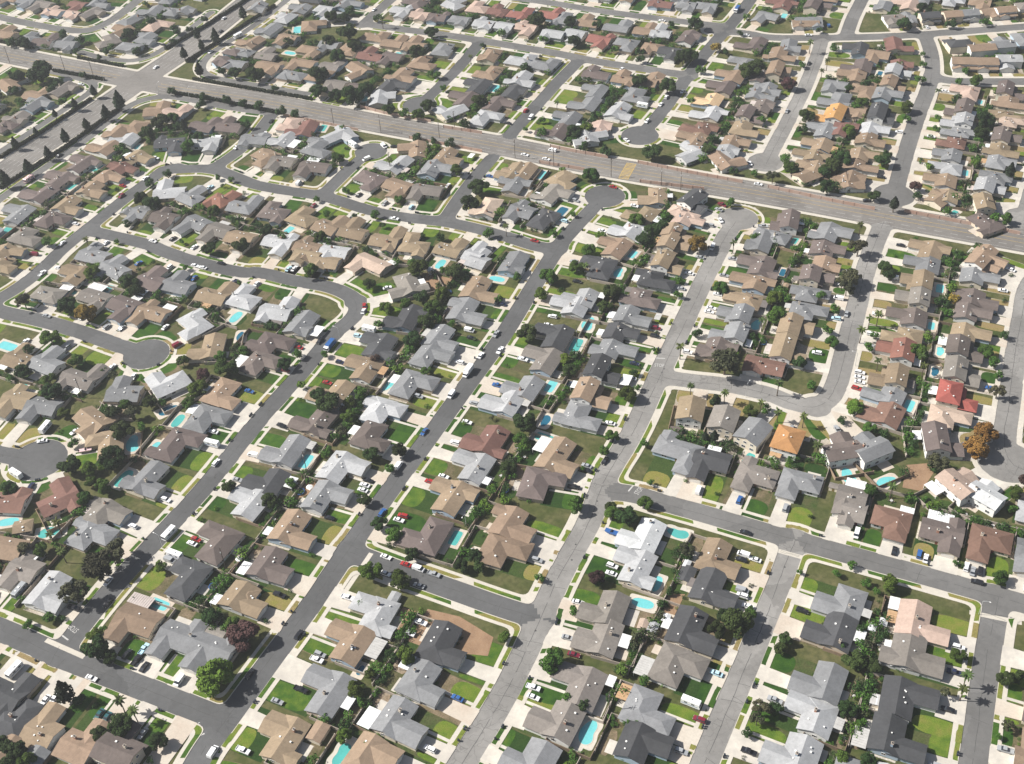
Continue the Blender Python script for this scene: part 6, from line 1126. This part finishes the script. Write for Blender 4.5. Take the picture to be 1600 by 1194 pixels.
# rows and clumps of growth beyond the recorded lots, and rough ground between them
for q in range(1500):
    x = rng.uniform(-520, 520); y = rng.uniform(150, 1050)
    aa, bb, dd = img(x, y, 0)
    if not (-150 < aa < 1750 and -80 < bb < 1320) or sdf(x, y) < 7: continue
    ok = True
    for h in HL:
        if abs(h.x - x) < 16 and abs(h.y - y) < 16:
            u, v = local(h, x, y); x0, x1, y0, y1 = h.box
            if x0 - 2 < u < x1 + 2 and h.g[2] - 6 < v < y1 + 2: ok = False; break
    if not ok or any((x - p[0]) ** 2 + (y - p[1]) ** 2 < (p[3] * .6 + 3) ** 2 for p in POOLS): continue
    r = rng.uniform(1.0, 2.9); bulk(x, y, 'oommsoyo'[q % 8], r, r * .85 + .4, q, 300 if r < 2 else 500)
ks = sorted(bulkV); VV = []; mi = []
for j, k in enumerate(ks):
    A = np.concatenate(bulkV[k]); VV.append(A); mi.append(np.full(len(A) // 4, j))
sh = bpy.data.objects.new('shrubbery', quads('shrubbery', np.concatenate(VV), ['leaf_' + k for k in ks], np.concatenate(mi))); C.objects.link(sh); sh['kind'] = 'stuff'
label(sh, 'low shrubs and smaller trees filling the yards', 'shrubs')

# ------------------------------------------------------------------ hedges along the boulevard, walls along the avenue
def offset_strip(p, w2):
    out = []
    for i in range(len(p)):
        a = p[max(0, i - 1)]; b = p[min(len(p) - 1, i + 1)]; L = math.hypot(b[0] - a[0], b[1] - a[1]); out.append((-(b[1] - a[1]) / L * w2, (b[0] - a[0]) / L * w2))
    return out
HN = ['far left', 'near left', 'upper', 'middle', 'short', 'corner', 'avenue', 'long', 'edge']
for i, P in enumerate(HEDGES):
    V = []
    for a, b in zip(P[:-1], P[1:]):
        L = math.hypot(b[0] - a[0], b[1] - a[1])
        n = int(L * 22); t = rng.uniform(0, 1, n); s = rng.uniform(-.9, .9, n); face = rng.uniform(0, 1, n) < .55
        z = np.where(face, 1.9 + rng.normal(0, .14, n), rng.uniform(.1, 1.9, n)); s = np.where(face, s, np.sign(s) * (.85 + rng.normal(0, .12, n)))
        nx, ny = -(b[1] - a[1]) / L, (b[0] - a[0]) / L
        p = np.stack([a[0] + (b[0] - a[0]) * t + nx * s, a[1] + (b[1] - a[1]) * t + ny * s, z], 1); d = rng.normal(size=(n, 3)); d /= np.linalg.norm(d, axis=1)[:, None]
        e = np.cross(d, rng.normal(size=(n, 3))); e /= np.linalg.norm(e, axis=1)[:, None]; f = np.cross(d, e); e *= .3; f *= .3
        V.append(np.stack([p - e - f, p + e - f, p + e + f, p - e + f], 1).reshape(-1, 3))
    V = np.concatenate(V); c = np.array([P[0][0], P[0][1], 0]); t = thing('hedge', 'hedge', tuple(c), 0, 'clipped hedges along the boulevard')
    o = bpy.data.objects.new('foliage', quads('foliage', V - c, 'leaf_h')); C.objects.link(o); o.parent = t
    mb = MB()
    for a, b in zip(P[:-1], P[1:]):
        L = math.hypot(b[0] - a[0], b[1] - a[1]); nx, ny = -(b[1] - a[1]) / L * .6, (b[0] - a[0]) / L * .6
        mb.prism([(a[0] + nx - c[0], a[1] + ny - c[1]), (a[0] - nx - c[0], a[1] - ny - c[1]), (b[0] - nx - c[0], b[1] - ny - c[1]), (b[0] + nx - c[0], b[1] + ny - c[1])], 0, 1.6, 'leaf_h')
    obj('stems', mb, t)
    HLB = ['dark clipped hedge on far side of boulevard, left of crossing', 'dark clipped hedge on near side of boulevard, left of crossing', 'dark clipped hedge on left side of boulevard beyond crossing', 'dark clipped hedge on right side of boulevard beyond crossing', 'short dark hedge on near side of avenue left of crossing', 'short dark hedge on far side of avenue left of crossing', 'long dark hedge on near side of avenue right of crossing', 'long dark hedge on far side of avenue right of crossing', 'dense dark hedge on avenue at left edge of photo']
    label(t, HLB[i])
WLB = ['reddish wall on far side of avenue behind the second bulb', 'reddish wall on far side of avenue by bulb cars', 'reddish wall on far side of avenue left of crosswalk', 'reddish wall on far side of avenue right of crosswalk', 'pale wall on far side of avenue below far pale street', 'pale wall on far side of avenue below far grey street', 'wall on near side of avenue left of small bulb street', 'wall on near side of avenue right of small bulb street', 'wall on near side of avenue by two pools', 'wall on near side of avenue right of red car bulb']
for i, P in enumerate(WALLS):
    mb = MB(); c = P[0]
    for a, b in zip(P[:-1], P[1:]):
        L = math.hypot(b[0] - a[0], b[1] - a[1]); nx, ny = -(b[1] - a[1]) / L * .12, (b[0] - a[0]) / L * .12
        mb.prism([(a[0] + nx - c[0], a[1] + ny - c[1]), (a[0] - nx - c[0], a[1] - ny - c[1]), (b[0] - nx - c[0], b[1] - ny - c[1]), (b[0] + nx - c[0], b[1] + ny - c[1])], 0, 2.0, 'avwall')
        for k in range(int(L / 6)):
            q = k * 6 / L; x, y = a[0] + (b[0] - a[0]) * q - c[0], a[1] + (b[1] - a[1]) * q - c[1]; mb.box(x - .22, x + .22, y - .22, y + .22, 0, 2.15, 'avwall')
    o = obj('boundary_wall', mb); o.location = (c[0], c[1], 0); label(o, WLB[i], 'wall', 'boundary walls of the avenue')

# ------------------------------------------------------------------ road markings
mk = MB()
def stripe(p, q, w2, key, z=.045):
    L = math.hypot(q[0] - p[0], q[1] - p[1]); nx, ny = -(q[1] - p[1]) / L * w2, (q[0] - p[0]) / L * w2
    mk.face([(p[0] + nx, p[1] + ny, z), (p[0] - nx, p[1] - ny, z), (q[0] - nx, q[1] - ny, z), (q[0] + nx, q[1] + ny, z)], key)
for ri, (nm, hw, tone, pk, pts) in enumerate(ROADS):
    if tone != 3: continue
    P = SP[ri]
    for a, b in zip(P[:-1], P[1:]):
        L = math.hypot(b[0] - a[0], b[1] - a[1]); ux, uy = (b[0] - a[0]) / L, (b[1] - a[1]) / L
        s = 0.0
        while s < L:
            e = min(s + 4, L)
            def at(t, o): return (a[0] + ux * t - uy * o, a[1] + uy * t + ux * o)
            mx, my = at((s + e) / 2, 0); other = [r for r in range(len(ROADS)) if ROADS[r][2] == 3 and r != ri][0]
            near_cross = min(math.hypot(mx - q[0], my - q[1]) for q in SP[other]) < 17
            if not near_cross:
                if e - s > .3:
                    for o in (-1.8, 1.8) if nm == 'avenue' else (): stripe(at(s, o), at(e, o), .09, 'paint_y')
                    if int(s / 4) % 2 == 0:
                        for o in ((-5.3, 5.3) if nm == 'avenue' else (-6.8, -3.4, 0, 3.4, 6.8)): stripe(at(s, o), at(e, o), .1, 'paint_w')
                    for o in (-hw + 2.2, hw - 2.2): stripe(at(s, o), at(e, o), .07, 'paint_w')
            s += 4
a, b = XWALK; L = math.hypot(b[0] - a[0], b[1] - a[1]); n = 12
for k in range(n + 1):
    t = k / n; x, y = a[0] + (b[0] - a[0]) * t, a[1] + (b[1] - a[1]) * t; ux, uy = (b[1] - a[1]) / L, -(b[0] - a[0]) / L
    stripe((x - ux * 2.6, y - uy * 2.6), (x + ux * 2.6, y + uy * 2.6), .26, 'paint_y', .052)
for sg in (-1, 1): stripe((a[0] + ux * 2.75 * sg, a[1] + uy * 2.75 * sg), (b[0] + ux * 2.75 * sg, b[1] + uy * 2.75 * sg), .15, 'paint_y', .058)
for (tx, bar) in STOPS:
    ri = road_at(*bar); d = (bar[0] - tx[0], bar[1] - tx[1]); L = math.hypot(*d); d = (d[0] / L, d[1] / L); n = (-d[1], d[0])
    stripe((bar[0] + n[0] * 2.6, bar[1] + n[1] * 2.6), (bar[0] - n[0] * 2.6, bar[1] - n[1] * 2.6), .3, 'paint_w')
    cu = bpy.data.curves.new('legend', 'FONT'); cu.body = 'STOP'; cu.size = 1.9; cu.align_x = 'CENTER'; cu.align_y = 'CENTER'
    ob = bpy.data.objects.new('legend', cu); C.objects.link(ob); dg = bpy.context.evaluated_depsgraph_get(); me = bpy.data.meshes.new_from_object(ob.evaluated_get(dg)); bpy.data.objects.remove(ob)
    rz = math.atan2(d[1], d[0]) - math.pi / 2; c_, s_ = math.cos(rz), math.sin(rz)
    for p in me.polygons:
        pp = [me.vertices[i].co for i in p.vertices]; mk.face([(tx[0] + c_ * v.x - s_ * v.y * 1.7, tx[1] + s_ * v.x + c_ * v.y * 1.7, .048) for v in pp], 'paint_w')
structure('road_markings', mk)
# old seams, sealed cracks and manhole covers in the paving
M['seam'] = mat('crack_sealant', (0.045, 0.044, 0.043), 0.8, [(0.3, .5, (0.1, 0.098, 0.095))]); sm = MB(); mk_keep = mk; mk = sm
for ri, (nm, hw, tone, pk, pts) in enumerate(ROADS):
    if tone == 3 or 'lane' in nm: continue
    R = random.Random(ri * 3 + 1); P = SP[ri]; off = 0; run = 0; prev = None
    for a, b in zip(P[:-1], P[1:]):
        L = math.hypot(b[0] - a[0], b[1] - a[1])
        if L < .01: continue
        ux, uy = (b[0] - a[0]) / L, (b[1] - a[1]) / L; s_ = 0.0
        while s_ < L:
            st = min(2.5, L - s_); off += R.uniform(-.18, .18); off *= .93; p = (a[0] + ux * s_ - uy * off, a[1] + uy * s_ + ux * off)
            if prev and math.hypot(p[0] - prev[0], p[1] - prev[1]) < 4 and math.hypot(p[0] - prev[0], p[1] - prev[1]) > .2 and R.random() < (.92 if tone == 2 else .8): stripe(prev, p, .07 if tone < 2 else .09, 'seam', .028)
            prev = p
            if R.random() < (.16 if tone == 2 else .07):      # transverse crack
                q0 = None; w_ = hw - 1.2; lo = R.choice([-w_, -w_, 0, R.uniform(-w_, 0)]); hi_ = R.choice([w_, w_, 0.3 + abs(lo) * .3, R.uniform(.5, w_)]); t = lo; sk = R.uniform(-.25, .25); jj = 0
                while t < hi_:
                    jj += R.uniform(-.22, .22); q1 = (p[0] - uy * t + ux * (jj + sk * t), p[1] + ux * t + uy * (jj + sk * t))
                    if q0: stripe(q0, q1, .06, 'seam', .033)
                    q0 = q1; t += 1.1
            if R.random() < .03:
                ox = R.uniform(-1.5, 1.5); cx, cy = p[0] - uy * ox, p[1] + ux * ox; sm.face([(cx + .42 * math.cos(k * math.pi / 6), cy + .42 * math.sin(k * math.pi / 6), .038) for k in range(12)], 'seam')
            s_ += st
structure('road_seams', sm); mk = mk_keep

# ------------------------------------------------------------------ vehicles (local +x is forward)
def shell(prof, w_lo, w_hi, mk, z_mid):
    """closed body from a side profile [(x,z)...]; width tapers above z_mid"""
    mb = MB(); n = len(prof)
    def wid(z): return w_lo if z <= z_mid else w_lo + (w_hi - w_lo) * min(1, (z - z_mid) / .7)
    l = [(x, -wid(z) / 2, z) for x, z in prof]; r = [(x, wid(z) / 2, z) for x, z in prof]
    mb.face(l, mk); mb.face(r[::-1], mk)
    for i in range(n):
        j = (i + 1) % n; mb.face([l[j], l[i], r[i], r[j]], mk)
    return mb
def wheel(x, y):
    mb = MB(); mb.tube((x, y - .11, .33), (x, y + .11, .33), .33, .33, 'tyre', 12); mb.face([(x + .33 * math.cos(t), y - .11, .33 + .33 * math.sin(t)) for t in [k * math.pi / 6 for k in range(12)]], 'tyre')
    for s in (-.115, .115): mb.face([(x + .2 * math.cos(t), y + s, .33 + .2 * math.sin(t)) for t in [k * math.pi / 5 * (1 if s < 0 else -1) for k in range(10)]], 'rim')
    return mb.mesh('wheel')
def lampmesh(x, y): 
    mb = MB(); mb.box(x - .06, x + .06, y - .2, y + .2, .62, .8, 'light', True); return mb.mesh('headlight')
def vehicle_set(kind):
    P = {}
    if kind in 'cu':
        tall = 1.62 if kind == 'u' else 1.4; b = .92 if kind == 'u' else .82; L = 2.35
        P['body'] = shell([(-L, .32), (L - .1, .32), (L, .5), (L - .05, b - .1), (1.05, b + .08), (-1.5 if kind == 'c' else -2.2, b + .1), (-L, b)], 1.8, 1.72, 'car_w', b)
        if kind == 'c': gp = [(1.1, b + .06), (.35, tall - .06), (-1.0, tall - .06), (-1.75, b + .08)]; rp = [(.4, tall - .08), (.3, tall), (-.95, tall), (-1.05, tall - .08)]
        else: gp = [(1.15, b + .06), (.55, tall - .08), (-2.0, tall - .08), (-2.28, b + .08)]; rp = [(.6, tall - .1), (.5, tall), (-1.95, tall), (-2.05, tall - .1)]
        P['windows'] = shell(gp[::-1], 1.66, 1.36, 'glass', b); P['roof_panel'] = shell(rp[::-1], 1.4, 1.34, 'car_w', tall - .1)
        ws = (1.45, -1.42); wy = .82
    elif kind == 'v':
        P['body'] = shell([(-2.5, .35), (2.4, .35), (2.55, .55), (2.45, 1.0), (1.75, 1.2), (1.2, 2.02), (-2.45, 2.05), (-2.55, 1.0)], 1.95, 1.8, 'car_w', 1.3)
        P['windows'] = shell([(1.95, 1.22), (1.28, 1.9), (1.0, 1.9), (.4, 1.85), (.4, 1.22)][::-1], 1.96, 1.86, 'glass', 1.3); ws = (1.6, -1.55); wy = .9
    elif kind == 'p':
        P['body'] = shell([(-2.75, .4), (2.6, .4), (2.72, .6), (2.65, .98), (1.3, 1.08), (-.75, 1.08), (-.8, .72), (-2.6, .72), (-2.62, 1.05), (-2.75, 1.05)], 1.9, 1.85, 'car_w', 1.2)
        P['windows'] = shell([(1.4, 1.06), (.75, 1.7), (-.5, 1.7), (-.72, 1.06)][::-1], 1.72, 1.5, 'glass', 1.1); P['roof_panel'] = shell([(.8, 1.68), (.7, 1.76), (-.45, 1.76), (-.55, 1.68)][::-1], 1.52, 1.46, 'car_w', 1.7)
        bs = MB()
        for s in (-.9, .82): bs.box(-2.62, -.8, s, s + .08, .72, 1.06, 'car_w')
        P['bed_side'] = bs; ws = (1.7, -1.75); wy = .86
    elif kind == 'R':
        P['body'] = shell([(-3.6, .5), (3.3, .5), (3.55, .8), (3.5, 1.5), (3.2, 2.2), (3.35, 2.9), (3.1, 3.05), (-3.5, 3.05), (-3.6, 2.9)], 2.35, 2.3, 'car_w', 2.9)
        P['windows'] = shell([(3.52, 1.5), (3.28, 2.15), (3.0, 2.15), (3.0, 1.5)][::-1], 2.3, 2.25, 'glass', 2); ac = MB(); ac.box(-.9, .1, -.4, .4, 3.05, 3.3, 'trim'); ac.box(1.2, 1.8, -.3, .3, 3.05, 3.18, 'trim'); P['roof_unit'] = ac
        bd = MB()
        for s in (-1.19, 1.181): bd.box(-3.3, 2.6, s, s + .009, 1.2, 1.45, 'car_b'); bd.box(-2.4, -1.2, s - .004, s + .013, 1.75, 2.35, 'glass'); bd.box(.3, 1.5, s - .004, s + .013, 1.75, 2.35, 'glass')
        P['side_stripe'] = bd; ws = (2.2, -2.2); wy = 1.05
    elif kind == 'B':
        P['cab'] = shell([(1.5, .5), (3.6, .5), (3.75, .8), (3.7, 1.25), (3.2, 1.4), (2.8, 2.2), (1.5, 2.2)], 2.1, 2.0, 'car_w', 1.4); P['windows'] = shell([(3.25, 1.42), (2.86, 2.1), (2.1, 2.1), (2.1, 1.42)][::-1], 2.12, 2.05, 'glass', 1.4)
        bx = MB(); bx.box(-4.0, 1.4, -1.2, 1.2, .75, 3.3, 'car_w', True); bx.box(-4.0, 1.4, -1.22, -1.205, 3.1, 3.3, 'metal'); bx.box(-4.0, 1.4, 1.205, 1.22, 3.1, 3.3, 'metal'); P['cargo_box'] = bx; ws = (2.7, -2.4); wy = 1.0
    elif kind == 'G':
        P['cab'] = shell([(2.6, .6), (4.1, .6), (4.2, .9), (4.1, 2.6), (2.6, 2.7)], 2.4, 2.3, 'car_w', 1.6); P['windows'] = shell([(4.21, 1.6), (4.13, 2.4), (3.3, 2.4), (3.3, 1.6)][::-1], 2.42, 2.36, 'glass', 1.6)
        P['hopper'] = shell([(-3.6, .9), (2.45, .9), (2.45, 3.2), (-3.0, 3.4), (-4.2, 2.6), (-4.4, 1.2)], 2.45, 2.3, 'car_b', 2.6); am = MB(); am.box(1.7, 2.3, -1.9, -1.25, 1.0, 1.4, 'car_b', True); am.box(1.5, 2.5, -2.2, -1.9, .9, 1.8, 'metal', True); P['lift_arm'] = am; ws = (3.2, -1.6, -2.6); wy = 1.05
    else:   # boat on a trailer
        P['hull'] = shell([(-2.6, .7), (1.8, .6), (3.0, 1.45), (-2.6, 1.35)], 2.0, 1.9, 'car_w', 1.0); wsn = shell([(.9, 1.35), (.3, 1.9), (0, 1.9), (.4, 1.35)][::-1], 1.5, 1.3, 'glass', 1.4); P['windscreen'] = wsn
        tr = MB(); tr.box(-2.4, 4.2, -.06, .06, .42, .55, 'metal', True); tr.box(-1.2, -1.0, -1.0, 1.0, .33, .45, 'metal', True); P['trailer'] = tr; en = MB(); en.box(-3.0, -2.62, -.25, .25, .6, 1.7, 'tyre', True); P['outboard_motor'] = en; ws = (-1.1,); wy = .95
    out = {k: v.mesh(k) for k, v in P.items()}
    wl = [wheel(x, s * wy) for x in ws for s in (-1, 1)]
    hl = [lampmesh({'c': 2.32, 'u': 2.32, 'v': 2.46, 'p': 2.68}[kind], s * .65) for s in (-1, 1)] if kind in 'cuvp' else []
    return out, wl, hl
VS = {k: vehicle_set(k) for k in 'cuvpRBGb'}
VN = {'c': ('parked_car', 'sedan', 'car'), 'u': ('parked_car', 'SUV', 'car'), 'v': ('parked_van', 'van', 'van'), 'p': ('pickup_truck', 'pickup', 'pickup truck'), 'R': ('motorhome', 'motorhome', 'motorhome'), 'B': ('box_truck', 'box truck', 'truck'), 'G': ('garbage_truck', 'garbage truck', 'garbage truck'), 'b': ('boat_on_trailer', 'boat on trailer', 'boat')}
def tangent(x, y):
    e = 1.5; gxx = sdf(x + e, y) - sdf(x - e, y); gyy = sdf(x, y + e) - sdf(x, y - e); return math.atan2(gyy, gxx)      # away from the road
placed = []
vlist = list(CARS); cn_ = 0
for hi, h in enumerate(HL):
    R = random.Random(hi * 61 + 8)
    if not h.own or not h.wing or cn_ > 82: continue
    if any((h.x + h.nx * 10 - c[0]) ** 2 + (h.y + h.ny * 10 - c[1]) ** 2 < 9 ** 2 for c in CARS) or R.random() < .45: continue
    gx0, gx1, gy0 = h.g; u = (gx0 + gx1) / 2 + R.choice([-1.3, 1.3]); v = gy0 - 3.4 - R.uniform(0, 1.2); x, y = W(h, u, v)
    if sdf(x, y) < 2.6: continue
    vlist.append((x, y, R.choice('wwwwgggkkkkmnlb'), R.choice('ccccuuupv'), 'd')); cn_ += 1
for (x, y, ck, kind, pl) in vlist:
    R = random.Random(int(x * 10 + y * 7)); h = nearest_house(x, y); g_ = tangent(x, y); sd = sdf(x, y); rn = ROADS[road_at(x, y)]
    if pl == 's':
        rz = g_ + math.pi / 2 + (math.pi if R.random() < .5 else 0); tgt = -1.15 if rn[2] != 3 else -2.9
        if rn[2] != 3 or sd > -1: x -= math.cos(g_) * (sd - tgt); y -= math.sin(g_) * (sd - tgt)
    else:
        rz = g_ + (0 if R.random() < .7 else math.pi)
        hh = nearest_house(x, y, False)
        # keep out of the house: slide towards the street
        for st in range(24):
            u, v = local(hh, x, y); x0, x1, y0, y1 = hh.box; gx0, gx1, gy0 = hh.g; mg = 3.9 if kind in 'RBG' else 2.7
            if (x0 - .3 < u < x1 + .3 and y0 - mg < v < y1 + mg and v < y1) or (gx0 - .8 < u < gx1 + .8 and gy0 - mg < v < y0): x += hh.nx * .5; y += hh.ny * .5
            else: break
        rz = math.atan2(hh.ny, hh.nx) + (0 if R.random() < .3 else math.pi)
    for (px, py) in placed:     # never one inside another
        dd = math.hypot(x - px, y - py)
        if dd < 2.5: x += math.cos(rz + math.pi / 2) * (2.5 - dd); y += math.sin(rz + math.pi / 2) * (2.5 - dd)
    placed.append((x, y))
    on, vn, cat = VN[kind]; z = .02 if sdf(x, y) < 0 else (.178 if pl == 'd' else .16)
    root = thing(on, cat, (x, y, z), rz, {'c': 'parked cars', 'u': 'parked cars'}.get(kind, 'parked vans and trucks'))
    parts, wl, hl = VS[kind]
    for nm, me in parts.items():
        o = obj(nm, me, root)
        for s in o.material_slots:
            if s.material == M['car_w']: s.link = 'OBJECT'; s.material = M['car_' + ck]
    if kind != 'G' and kind in 'cu' and 0: pass
    for me in wl: obj('wheel', me, root)
    for me in hl: obj('headlight', me, root)
    cn = 'blue and white' if kind == 'G' else CARC[ck][1]
    if kind == 'G':
        for ch in root.children:
            if ch.name.startswith('cab'): ch.material_slots[0].material = M['car_w']
    if rn[2] == 3 and pl == 's': label(root, f"{cn} {vn} driving on {rn[0]} near {h.ref}")
    else: label(root, f"{cn} {vn} {'at kerb' if pl == 's' else 'parked'} {'by' if pl == 's' else where(h, x, y)} {h.ref}")

# ------------------------------------------------------------------ wheeled bins at the kerb, poles, street lights
def bin_set():
    b = MB(); b.prism([(-.28, -.3), (.28, -.3), (.28, .3), (-.28, .3)], .06, .95, 'bin'); l = MB(); l.prism([(-.32, -.36), (.32, -.36), (.32, .34), (-.32, .34)], .951, 1.06, 'bin')
    w_ = MB(); w_.tube((-.3, .28, .1), (.3, .28, .1), .1, .1, 'tyre', 8); return b.mesh('bin_body'), l.mesh('lid'), w_.mesh('wheels')
BS = bin_set()
for hi, h in enumerate(HL):
    R = random.Random(hi * 41 + 2)
    if not h.own or ROADS[h.rid][3] == 0 or h.depth > 760 or R.random() < .45: continue
    u = h.g[0] - 2.2 if R.random() < .5 else h.g[1] + 2.0; v = march(h, u, h.g[2], .75)
    if v is None: continue
    for k in range(R.choice([1, 2, 2, 3])):
        x, y = W(h, u + k * .85, v); 
        if sdf(x, y) < .3: continue
        t = thing('wheeled_bin', 'wheeled bin', (x, y, .186), h.rz + R.uniform(-.25, .25), f"wheeled bins by {h.ref}")
        for nm, me in zip(('bin_body', 'lid', 'wheels'), BS): obj(nm, me, t)
        t['label'] = f"dark wheeled bin at kerb by {h.ref}"
def pole_mesh():
    a = MB(); a.tube((0, 0, 0), (0, 0, 12.5), .19, .13, 'pole', 8); b = MB(); b.box(-1.2, 1.2, -.06, .06, 11.6, 11.75, 'pole', True); b.box(-.9, .9, -.06, .06, 10.6, 10.73, 'pole', True)
    c = MB(); c.tube((.28, 0, 9.4), (.28, 0, 10.3), .2, .2, 'metal', 8); return a.mesh('post'), b.mesh('crossarm'), c.mesh('transformer')
PM = pole_mesh()
for (x, y) in POLES:
    h = nearest_house(x, y); t = thing('utility_pole', 'utility pole', (x, y, 0), h.rz, 'wooden utility poles')
    for nm, me in zip(('post', 'crossarm', 'transformer'), PM): obj(nm, me, t)
    label(t, f"wooden utility pole {where(h, x, y)} {h.ref}")
def lamp_mesh():
    a = MB(); a.tube((0, 0, 0), (0, 0, 8.0), .1, .07, 'metal', 8); b = MB(); b.tube((0, 0, 7.9), (0, -1.0, 8.4), .06, .05, 'metal', 6); b.tube((0, -1.0, 8.4), (0, -2.2, 8.5), .05, .05, 'metal', 6)
    c = MB(); c.box(-.16, .16, -2.7, -2.1, 8.38, 8.55, 'trim', True); return a.mesh('post'), b.mesh('arm'), c.mesh('lamp_head')
LMH = lamp_mesh()
for (x, y) in LAMPS:
    h = nearest_house(x, y); g_ = tangent(x, y); s = sdf(x, y)
    if s < .8: x += math.cos(g_) * (.8 - s); y += math.sin(g_) * (.8 - s)
    t = thing('street_lamp', 'street lamp', (x, y, .05), g_ + math.pi / 2 + math.pi, 'slim street lamps')
    t.rotation_euler = (0, 0, g_ - math.pi / 2 )
    t.rotation_euler = (0, 0, math.atan2(-math.sin(g_), -math.cos(g_)) + math.pi / 2)
    for nm, me in zip(('post', 'arm', 'lamp_head'), LMH): obj(nm, me, t)
    label(t, f"slim metal street lamp by {h.ref}")

# ------------------------------------------------------------------ labels that single each thing out
POSW = {2: ['left', 'right'], 3: ['left', 'middle', 'right']}
for text, os_ in LABELS.items():
    if len(text.split()) > 15: text = text.replace('in front of', 'before')
    if len(text.split()) > 15: text = text.replace('small ', '').replace('broad ', '')
    if len(os_) == 1: os_[0]['label'] = text; continue
    os_.sort(key=lambda o: img(*o.location)[0]); n = len(os_)
    for i, o in enumerate(os_):
        wd = POSW[n][i] if n in POSW else ('leftmost' if i == 0 else 'rightmost' if i == n - 1 else ORD[i + 1] + '-from-left')
        o['label'] = f"{wd} {text}"

# ------------------------------------------------------------------ haze
hz = MB(); x0, x1, y0, y1, z0, z1 = -2600, 2600, -400, 4300, -1.0, 372.0
v = [(x0, y0, z0), (x1, y0, z0), (x1, y1, z0), (x0, y1, z0), (x0, y0, z1), (x1, y0, z1), (x1, y1, z1), (x0, y1, z1)]
me = bpy.data.meshes.new('haze'); me.from_pydata(v, [], [(3, 2, 1, 0), (4, 5, 6, 7), (0, 1, 5, 4), (1, 2, 6, 5), (2, 3, 7, 6), (3, 0, 4, 7)])
hm = bpy.data.materials.new('haze'); hm.use_nodes = True; n = hm.node_tree.nodes; n.remove(n['Principled BSDF'])
pv_ = n.new('ShaderNodeVolumePrincipled'); pv_.inputs['Color'].default_value = (0.58, 0.6, 0.62, 1); pv_.inputs['Density'].default_value = 0.00017; pv_.inputs['Anisotropy'].default_value = 0.2
hm.node_tree.links.new(pv_.outputs[0], n['Material Output'].inputs['Volume']); me.materials.append(hm)
ho = bpy.data.objects.new('haze', me); C.objects.link(ho); ho['kind'] = 'stuff'
print('houses', len(HL), 'objects', len(bpy.data.objects))
